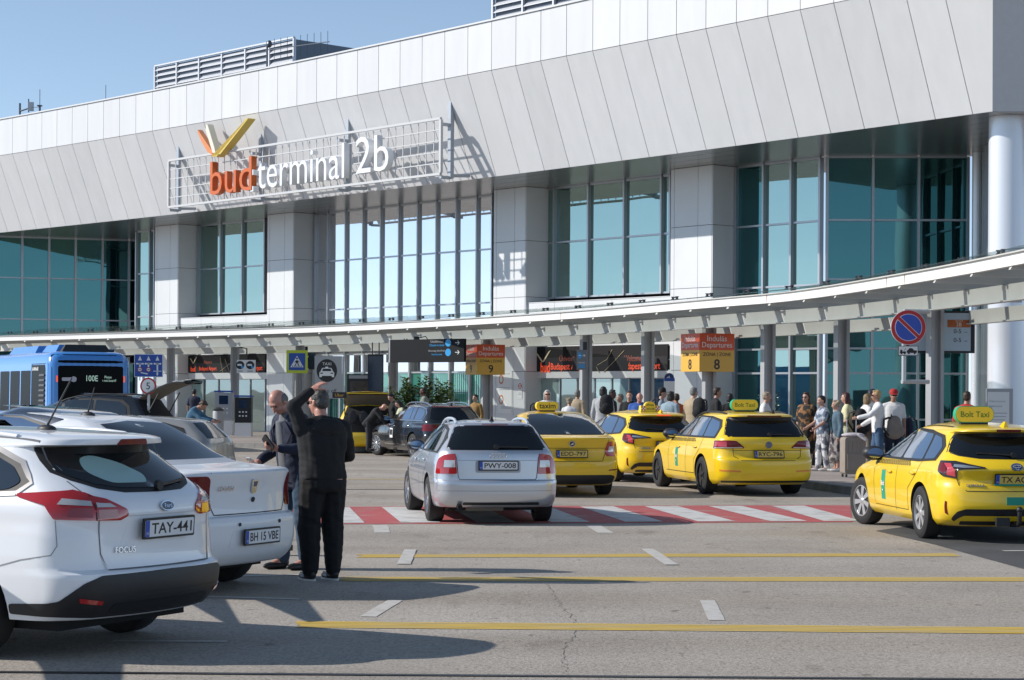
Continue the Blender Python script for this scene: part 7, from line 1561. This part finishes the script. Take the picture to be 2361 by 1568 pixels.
c_flor = cloth((.10, .13, .19), .8, 9, (.42, .45, .5)); c_dress = cloth((.012, .011, .010), .9, 9, (.26, .12, .04)); c_patt = cloth((.62, .62, .63), .8, 7, (.16, .17, .2)); c_skirt = cloth((.40, .36, .33), .8, 8, (.07, .06, .07)); c_red = cloth((.45, .03, .03)); c_pale = cloth((.52, .54, .36), .2)
for m_, lo_, hi_ in ((c_dress, .50, .60), (c_flor, .48, .56), (c_patt, .47, .54), (c_skirt, .46, .54)):
    for n_ in m_.node_tree.nodes:
        if n_.type == 'MAP_RANGE': n_.inputs[1].default_value = lo_; n_.inputs[2].default_value = hi_
QG = 'travellers waiting along the kerb'
def bgp(label, px, ptop, Y, face, **k):
    h = hgt(px, ptop, Y); k.setdefault('group', QG); return person(label, at(px, Y), face, h=h, **k)
# behind the taxis, left to right
bgp('white-haired woman in white T-shirt facing the road behind the leftmost yellow roof sign', 1267, 899, 50.5, 275, skin='light', top=c_wht, topkind='short', legs=c_jean, hair=('white', 'long'), glasses=True, fem=True, build=1.15, armL='strap')
strapbag('black rucksack on the arm of the white-haired woman in white', 'rucksack', 'bag', 1243, 950, 50.4, (.42, .3, .55), c_blk, 20)
bgp('small grey-blond woman in white top seen from behind, right of the leftmost yellow roof sign', 1318, 917, 52.5, 80, skin='light', top=c_wht, topkind='short', legs=c_jean, hair=('ash', 'curly'), fem=True)
bgp('grey-haired man in beige jacket half behind a canopy post near right entrance', 1336, 899, 54.5, 60, skin='tan', top=c_beig, legs=c_greyc, hair=('grey', 'short'))
bgp('black-haired person in light grey jacket seen from behind, before right entrance', 1396, 891, 50.0, 75, skin='light', top=c_lgr, topkind='coat', legs=c_blk, hair=('black', 'bob'), build=1.1)
strapbag('black rucksack on the back of the person in light grey jacket', 'rucksack', 'bag', 1398, 932, 49.82, (.36, .22, .52), c_blk, 0)
bgp('dark-skinned man in black jacket left of the post by right entrance', 1415, 898, 51.5, 330, skin='dark', top=c_blk, legs=c_greyc, hair=('black', 'short'))
bgp('grey-haired person mostly hidden behind young man in black T-shirt', 1438, 908, 52.5, 200, skin='tan', top=c_greyc, legs=c_greyc, hair=('grey', 'short'))
bgp('young dark-haired man in black T-shirt facing the road left of blue-shirted man', 1457, 901, 48.0, 262, skin='light', top=c_blk, topkind='short', legs=c_jean, hair=('brown', 'short'))
bgp('balding bearded man in bright blue shirt looking down behind checker taxi', 1480, 903, 46.6, 268, skin='rosy', top=c_blu, topkind='short', legs=c_greyc, hair=('grey', 'fringe'), build=1.22, nod=22)
bgp('man in dark flat cap and grey-blue hoodie facing right by the post', 1529, 895, 48.0, 0, skin='light', top=c_hood, legs=c_jean, hair=('brown', 'short'), hat=(c_blk, 'cap'))
strapbag('dark rucksack on the back of the man in flat cap', 'rucksack', 'bag', 1516, 938, 47.95, (.3, .2, .46), c_navy, 90)
bgp('dark-haired person in pale denim jacket seen from behind, right of the hoodie man', 1551, 902, 46.8, 50, skin='light', top=c_denl, topkind='coat', legs=c_blk, hair=('black', 'bob'), build=1.1)
bgp('man in bright orange vest over white T-shirt beside pale denim jacket', 1566, 907, 48.3, 120, skin='tan', top=c_orv, topkind='short', legs=c_jean, hair=('brown', 'short'), build=1.05)
bgp('grey-haired man in beige jacket with rucksack left of zone 8 post', 1603, 893, 46.5, 40, skin='light', top=c_beig, topkind='coat', legs=c_greyc, hair=('grey', 'short'), build=1.05)
strapbag('black rucksack on the man in beige jacket by zone 8 post', 'rucksack', 'bag', 1612, 940, 46.3, (.34, .22, .5), c_blk, -30)
bgp('man in dark clothes standing just right of zone 8 post', 1656, 893, 48.0, 10, skin='tan', top=c_blk, legs=c_blk, hair=('brown', 'short'))
bgp('black-haired person in the shade right of zone 8 post', 1689, 907, 50.5, 90, skin='tan', top=c_blk, legs=c_blk, hair=('black', 'bob'))
bgp('short-haired grey-blond woman in white blouse behind the middle Bolt roof sign'.replace('Bolt', 'green'), 1770, 903, 44.5, 345, skin='light', top=c_wht, topkind='long', legs=c_navy, hair=('ash', 'short'), fem=True)
# the queue with luggage on the right
bgp('long-haired woman in black and orange patterned dress with glasses, left end of luggage queue', 1866, 904, 43.6, 230, skin='light', top=c_dress, topkind='dress', legs=c_blk, legkind=None, hair=('brown', 'long'), glasses=True, fem=True, build=1.2)
bgp('black-haired woman in dark floral top and grey patterned trousers holding suitcase', 1903, 912, 42.8, 195, skin='light', top=c_flor, topkind='short', legs=c_patt, hair=('black', 'short'), shoes=m_shoew, fem=True, build=1.12, armL='pull', armR='pull', step=.04)
bgp('curly grey-haired woman in denim jacket and patterned skirt in the luggage queue', 1936, 922, 42.6, 190, skin='light', top=c_den, topkind='long', legs=c_skirt, legkind='skirt', hair=('ash', 'curly'), shoes=m_shoew, fem=True, build=1.1)
bgp('woman with dark red hair and pale yellow top in the luggage queue', 1959, 905, 43.4, 165, skin='light', top=c_yel, topkind='short', legs=c_pale, hair=('darkred', 'long'), fem=True, armL='bent')
bgp('sandy-haired woman in white T-shirt with black rucksack in the luggage queue', 2003, 908, 43.2, 20, skin='tan', top=c_wht, topkind='short', legs=c_taupe, hair=('sandy', 'bob'), fem=True)
strapbag('big black rucksack on the sandy-haired woman in white', 'rucksack', 'bag', 1985, 972, 42.9, (.40, .3, .6), c_blk, 60)
bgp('person in dark cap hidden behind the sandy-haired woman', 2013, 899, 44.6, 30, skin='tan', top=c_greyc, legs=c_greyc, hair=('black', 'short'), hat=(c_navy, 'cap'))
bgp('blonde woman in white jacket, jeans and sunglasses pulling the large taupe suitcase', 2030, 899, 42.0, 178, skin='tan', top=c_wht, topkind='long', legs=c_jean, hair=('blond', 'short'), glasses=True, fem=True, armL='reach', armR='pull', step=.05)
strapbag('taupe shoulder bag on the blonde woman in white jacket', 'shoulder_bag', 'bag', 2062, 985, 41.9, (.24, .32, .52), c_taupe, 90)
bgp('man in red baseball cap, white T-shirt and sunglasses facing the road', 2065, 899, 43.6, 272, skin='tan', top=c_wht, topkind='short', legs=c_navy, hair=('brown', 'short'), hat=(c_red, 'cap'), glasses=True, build=1.12)
strapbag('dark rucksack behind the man in red cap', 'rucksack', 'bag', 2093, 985, 43.8, (.3, .22, .48), c_navy, -60)
bgp('short-haired man in red shirt seen behind the rightmost taxi roof sign', 2234, 902, 38.5, 60, skin='tan', top=c_red, topkind='short', legs=c_greyc, hair=('brown', 'short'), group=QG)
suitcase('large taupe fabric suitcase with grey pull handle in front of the queue', 1966, 1100, .44, .28, .74, M('suitcase_taupe', (.30, .25, .21), .7, noise=.15, nscale=5), 12, handle=.35)
suitcase('black hard suitcase with grey jacket on top beside the yellow estate taxi', 1880, 1079, .42, .26, .52, M('suitcase_black', (.025, .026, .028), .45), -8, handle=.38)
c = G(1878, 1079, .135); t = tag(blob([('ell', (0, 0, .0), (.24, .16, .10)), ('cap', (-.2, -.1, -.02), (-.22, -.16, -.20), .06, .05), ('cap', (.12, -.12, 0), (.16, -.16, -.16), .06, .04)], .014, 'folded_jacket', c_greyc, None), 'grey jacket lying over the black suitcase', 'jacket'); t.location = c + Vector((0, 0, .64))
c = G(1966, 1100, .135); t = tag(blob([('ell', (0, 0, .0), (.24, .13, .05)), ('cap', (.1, -.1, 0), (.24, -.14, -.10), .04, .03)], .012, 'scarf', cloth((.6, .55, .57), .3, 5), None), 'pale pink scarf lying on the large taupe suitcase', 'scarf'); t.location = c + Vector((0, 0, .84))
# left side
DG = 'drivers and passengers by the open boots'
bgp('bald driver in black jacket bending forward beside the open yellow taxi boot', 856, 914, 55.5, 350, skin='rosy', top=c_blk, topkind='coat', legs=cloth((.035, .036, .042)), hair=('brown', 'bald'), lean=38, nod=20, armL=((-.03, .08, -.14), (-.02, .16, -.26)), armR=((.03, .10, -.13), (.0, .20, -.24)), group=DG, build=1.12)
bgp('dark-haired woman in black coat looking down beside bald driver', 913, 905, 57.0, 215, skin='light', top=c_blk, topkind='coat', legs=c_blk, hair=('black', 'tail'), nod=25, fem=True, group=DG)
bgp('long-haired girl in pale yellow top next to the woman in black coat', 930, 921, 55.2, 200, skin='light', top=c_pale, topkind='long', legs=c_blk, hair=('black', 'long'), nod=25, fem=True, group=DG)
bgp('dark-skinned bearded man with camouflage bag facing left by the laurel bushes', 984, 893, 60.0, 180, skin='dark', top=cloth((.30, .31, .27), .6, 9, (.12, .13, .1)), topkind='coat', legs=c_blk, hair=('black', 'short'), group=DG)
bgp('dark-haired person in ochre top at the edge of zone 9 post', 1103, 909, 58.0, 230, skin='light', top=cloth((.30, .17, .05)), legs=c_blk, hair=('black', 'short'), group=DG)
bgp('man in dark navy shirt walking to the left entrance, back to the road', 453, 897, 73.0, 80, skin='tan', top=c_navy, topkind='short', legs=c_blk, hair=('black', 'short'), group=DG, armR='bent')
person('man in blue denim shirt leaning towards the open boot of the black people carrier', at(435, 46.0), 350, h=1.72, skin='tan', top=c_blu2, topkind='long', legs=c_jean, hair=('brown', 'short'), lean=28, nod=25, armL='reach', armR='reach', group=DG, z=0)
# ---- the two men in the foreground
P1 = G(678, 1312)
R_p1 = Matrix.Rotation(-rad(7), 3, 'X')
tb, arms, ext, T, RH, H1 = person('bald man in navy blazer and jeans looking down at phone by white saloon', P1.xy, 222, h=1.87, skin='rosy', top=c_navy, topkind='coat', legs=cloth((.045, .085, .14), .4, 4), hair=('grey', 'fringe'), lean=7, nod=36, turn=8, armR=((.035, .0, -.160), (.02, .110, -.215)), armL=((-.05, .02, -.15), (.01, .135, -.145)), vox=.0105, stance=.13, step=.03, z=0, folds=.008, build=1.04, shoes=m_shoe, extra={'curl': {1: .85, -1: .8}, 'palm': {1: (-.2, -.2, 1), -1: (.3, -.35, .9)}})
Vt = [('rings', [(T((0, .024 * H1, zz * H1)), rx * H1, .0625 * H1, R_p1) for zz, rx in ((.80, .035), (.77, .042), (.70, .046), (.62, .048), (.545, .05), (.535, .045))]), ('cap', T((0, .02 * H1, .79 * H1)), T((0, .012 * H1, .828 * H1)), .046 * H1, .043 * H1)]
blob(Vt, .010, 'grey_shirt', cloth((.16, .165, .175)), tb)
for s in (1, -1):
    mb = MB(); P = [T((s * .030 * H1, .072 * H1, .79 * H1)), T((s * .065 * H1, .080 * H1, .745 * H1)), T((s * .045 * H1, .088 * H1, .69 * H1)), T((s * .040 * H1, .090 * H1, .64 * H1))]
    Q = [T((s * .052 * H1, .064 * H1, .80 * H1)), T((s * .10 * H1, .066 * H1, .735 * H1)), T((s * .072 * H1, .082 * H1, .68 * H1)), T((s * .052 * H1, .088 * H1, .63 * H1))]
    for a, b, c, d in zip(P, P[1:], Q[1:], Q): mb.hexa([a, b, c, d, a + Vector((0, .010, 0)), b + Vector((0, .010, 0)), c + Vector((0, .010, 0)), d + Vector((0, .010, 0))])
    mb.build('lapel', c_navy, tb, 60)
def held(label, name, cat, arms, s, tb, size, mat, tilt, off=(0, 0, 0), parts=None):
    S0, e, w = arms[s]; d = (w - e).normalized(); p = w + d * .105 + Vector(off); M_ = Matrix.Translation(tb.location) @ Matrix.Rotation(tb.rotation_euler.z, 4, 'Z')
    t = thing(name, label, cat, M_ @ p); t.rotation_euler = (tilt[0], tilt[1], tb.rotation_euler.z + tilt[2])
    mb = MB(); mb.prism(rrect(size[0], size[1], min(size[0], size[1]) * .12, 3), (0, 0, -size[2] / 2), (1, 0, 0), (0, 1, 0), (0, 0, 1), size[2]); mb.build('case', mat, t)
    mb = MB(); mb.prism(rrect(size[0] * .92, size[1] * .95, size[0] * .08, 3), (0, 0, size[2] / 2), (1, 0, 0), (0, 1, 0), (0, 0, 1), .0012); mb.build('screen', m_glassd if parts != 'w' else m_plast, t); return t
held('phone in the lower hand of the bald man', 'mobile_phone', 'phone', arms, 1, tb, (.075, .155, .010), m_alloy, (rad(38), 0, 0), (0, .0, .032))
held('black wallet phone case held open in the upper hand of the bald man', 'wallet_case', 'phone', arms, -1, tb, (.13, .16, .014), m_plast, (rad(62), rad(25), rad(-20)), (0, .01, .05), 'w')
P2 = G(742, 1338)
c_hood2 = cloth((.0105, .0105, .012), .3)
tk, arms, ext, T, RH, H2 = person('stout man in black hoodie and black trousers, hand on his head, back to the road', P2.xy, 122, h=1.80, skin='rosy', top=c_hood2, topkind='coat', legs=cloth((.0065, .0065, .0075), .2), hair=('grey', 'short'), lean=2, nod=4, turn=22, build=1.30, armL=((-.052, .0, .115), (.05, -.01, .195)), armR=((.065, .045, -.150), (.01, .165, -.17)), vox=.0105, stance=.12, step=-.012, z=0, folds=.011, hem=.50, loose=.014, glasses=True, shoes=m_shoe, extra={'curl': {-1: .35, 1: .8}, 'palm': {-1: (.3, .2, -1), 1: (-1, 0, 0)}})
hr = [o for o in tk.children if o.name.startswith('hair')][0]; hr.data.materials[0] = M('hair_salt_pepper', (.022, .021, .020), .5, noise=.7, nscale=60, c2=(.09, .09, .09), bump=.5, bscale=60)
for s in (1, -1):                              # three white stripes and pale soles on the trainers
    c = Vector((s * .12 / 2 * H2, s * -.012 * H2, .045 * H2))
    for k in range(3):
        for q in (1, -1): mb = MB(); y = .035 * H2 + k * .026; mb.hexa([c + Vector((q * .044, y - .016, -.05)), c + Vector((q * .053, y - .016, -.05)), c + Vector((q * .053, y - .004, -.05)), c + Vector((q * .044, y - .004, -.05)), c + Vector((q * .028, y + .012, -.006)), c + Vector((q * .042, y + .012, -.006)), c + Vector((q * .042, y + .024, -.006)), c + Vector((q * .028, y + .024, -.006))]); mb.build('shoe_stripe', m_sole, tk)
    mb = MB(); mb.prism([(x * .052, y * .155 + .038 * H2) for x, y in disc_pts(1, 20)], c + Vector((0, 0, -.045 * H2 + .001)), (1, 0, 0), (0, 1, 0), (0, 0, 1), .016); mb.build('shoe_sole', m_sole, tk, 40)
blob([('ell', T((0, -.066 * H2, .79 * H2)), (.10 * H2, .042 * H2, .055 * H2)), ('cap', T((-.07 * H2, -.02 * H2, .815 * H2)), T((0, -.075 * H2, .80 * H2)), .024 * H2, .03 * H2), ('cap', T((.07 * H2, -.02 * H2, .815 * H2)), T((0, -.075 * H2, .80 * H2)), .024 * H2, .03 * H2)], .012, 'hood', c_hood2, tk, 3, None, .010)
c = D(713, 1110, 18.9); t = thing('shoulder_bag', 'black shoulder bag with orange key tag between the two men', 'bag', c, rad(20)); blob([('ell', (0, 0, 0), (.10, .05, .14)), ('cap', (-.04, 0, -.08), (.04, 0, -.08), .05, .05)], .011, 'pouch', c_blk, t); mb = MB(); mb.tube([(-.06, 0, .12), (-.03, -.01, .28), (.05, .04, .42)], .012, 6); mb.build('strap', m_rub, t); mb = MB(); mb.box((.07, -.05, -.02), (.02, .02, .08)); mb.build('key_tag', m_lampo, t)

finish_blobs()
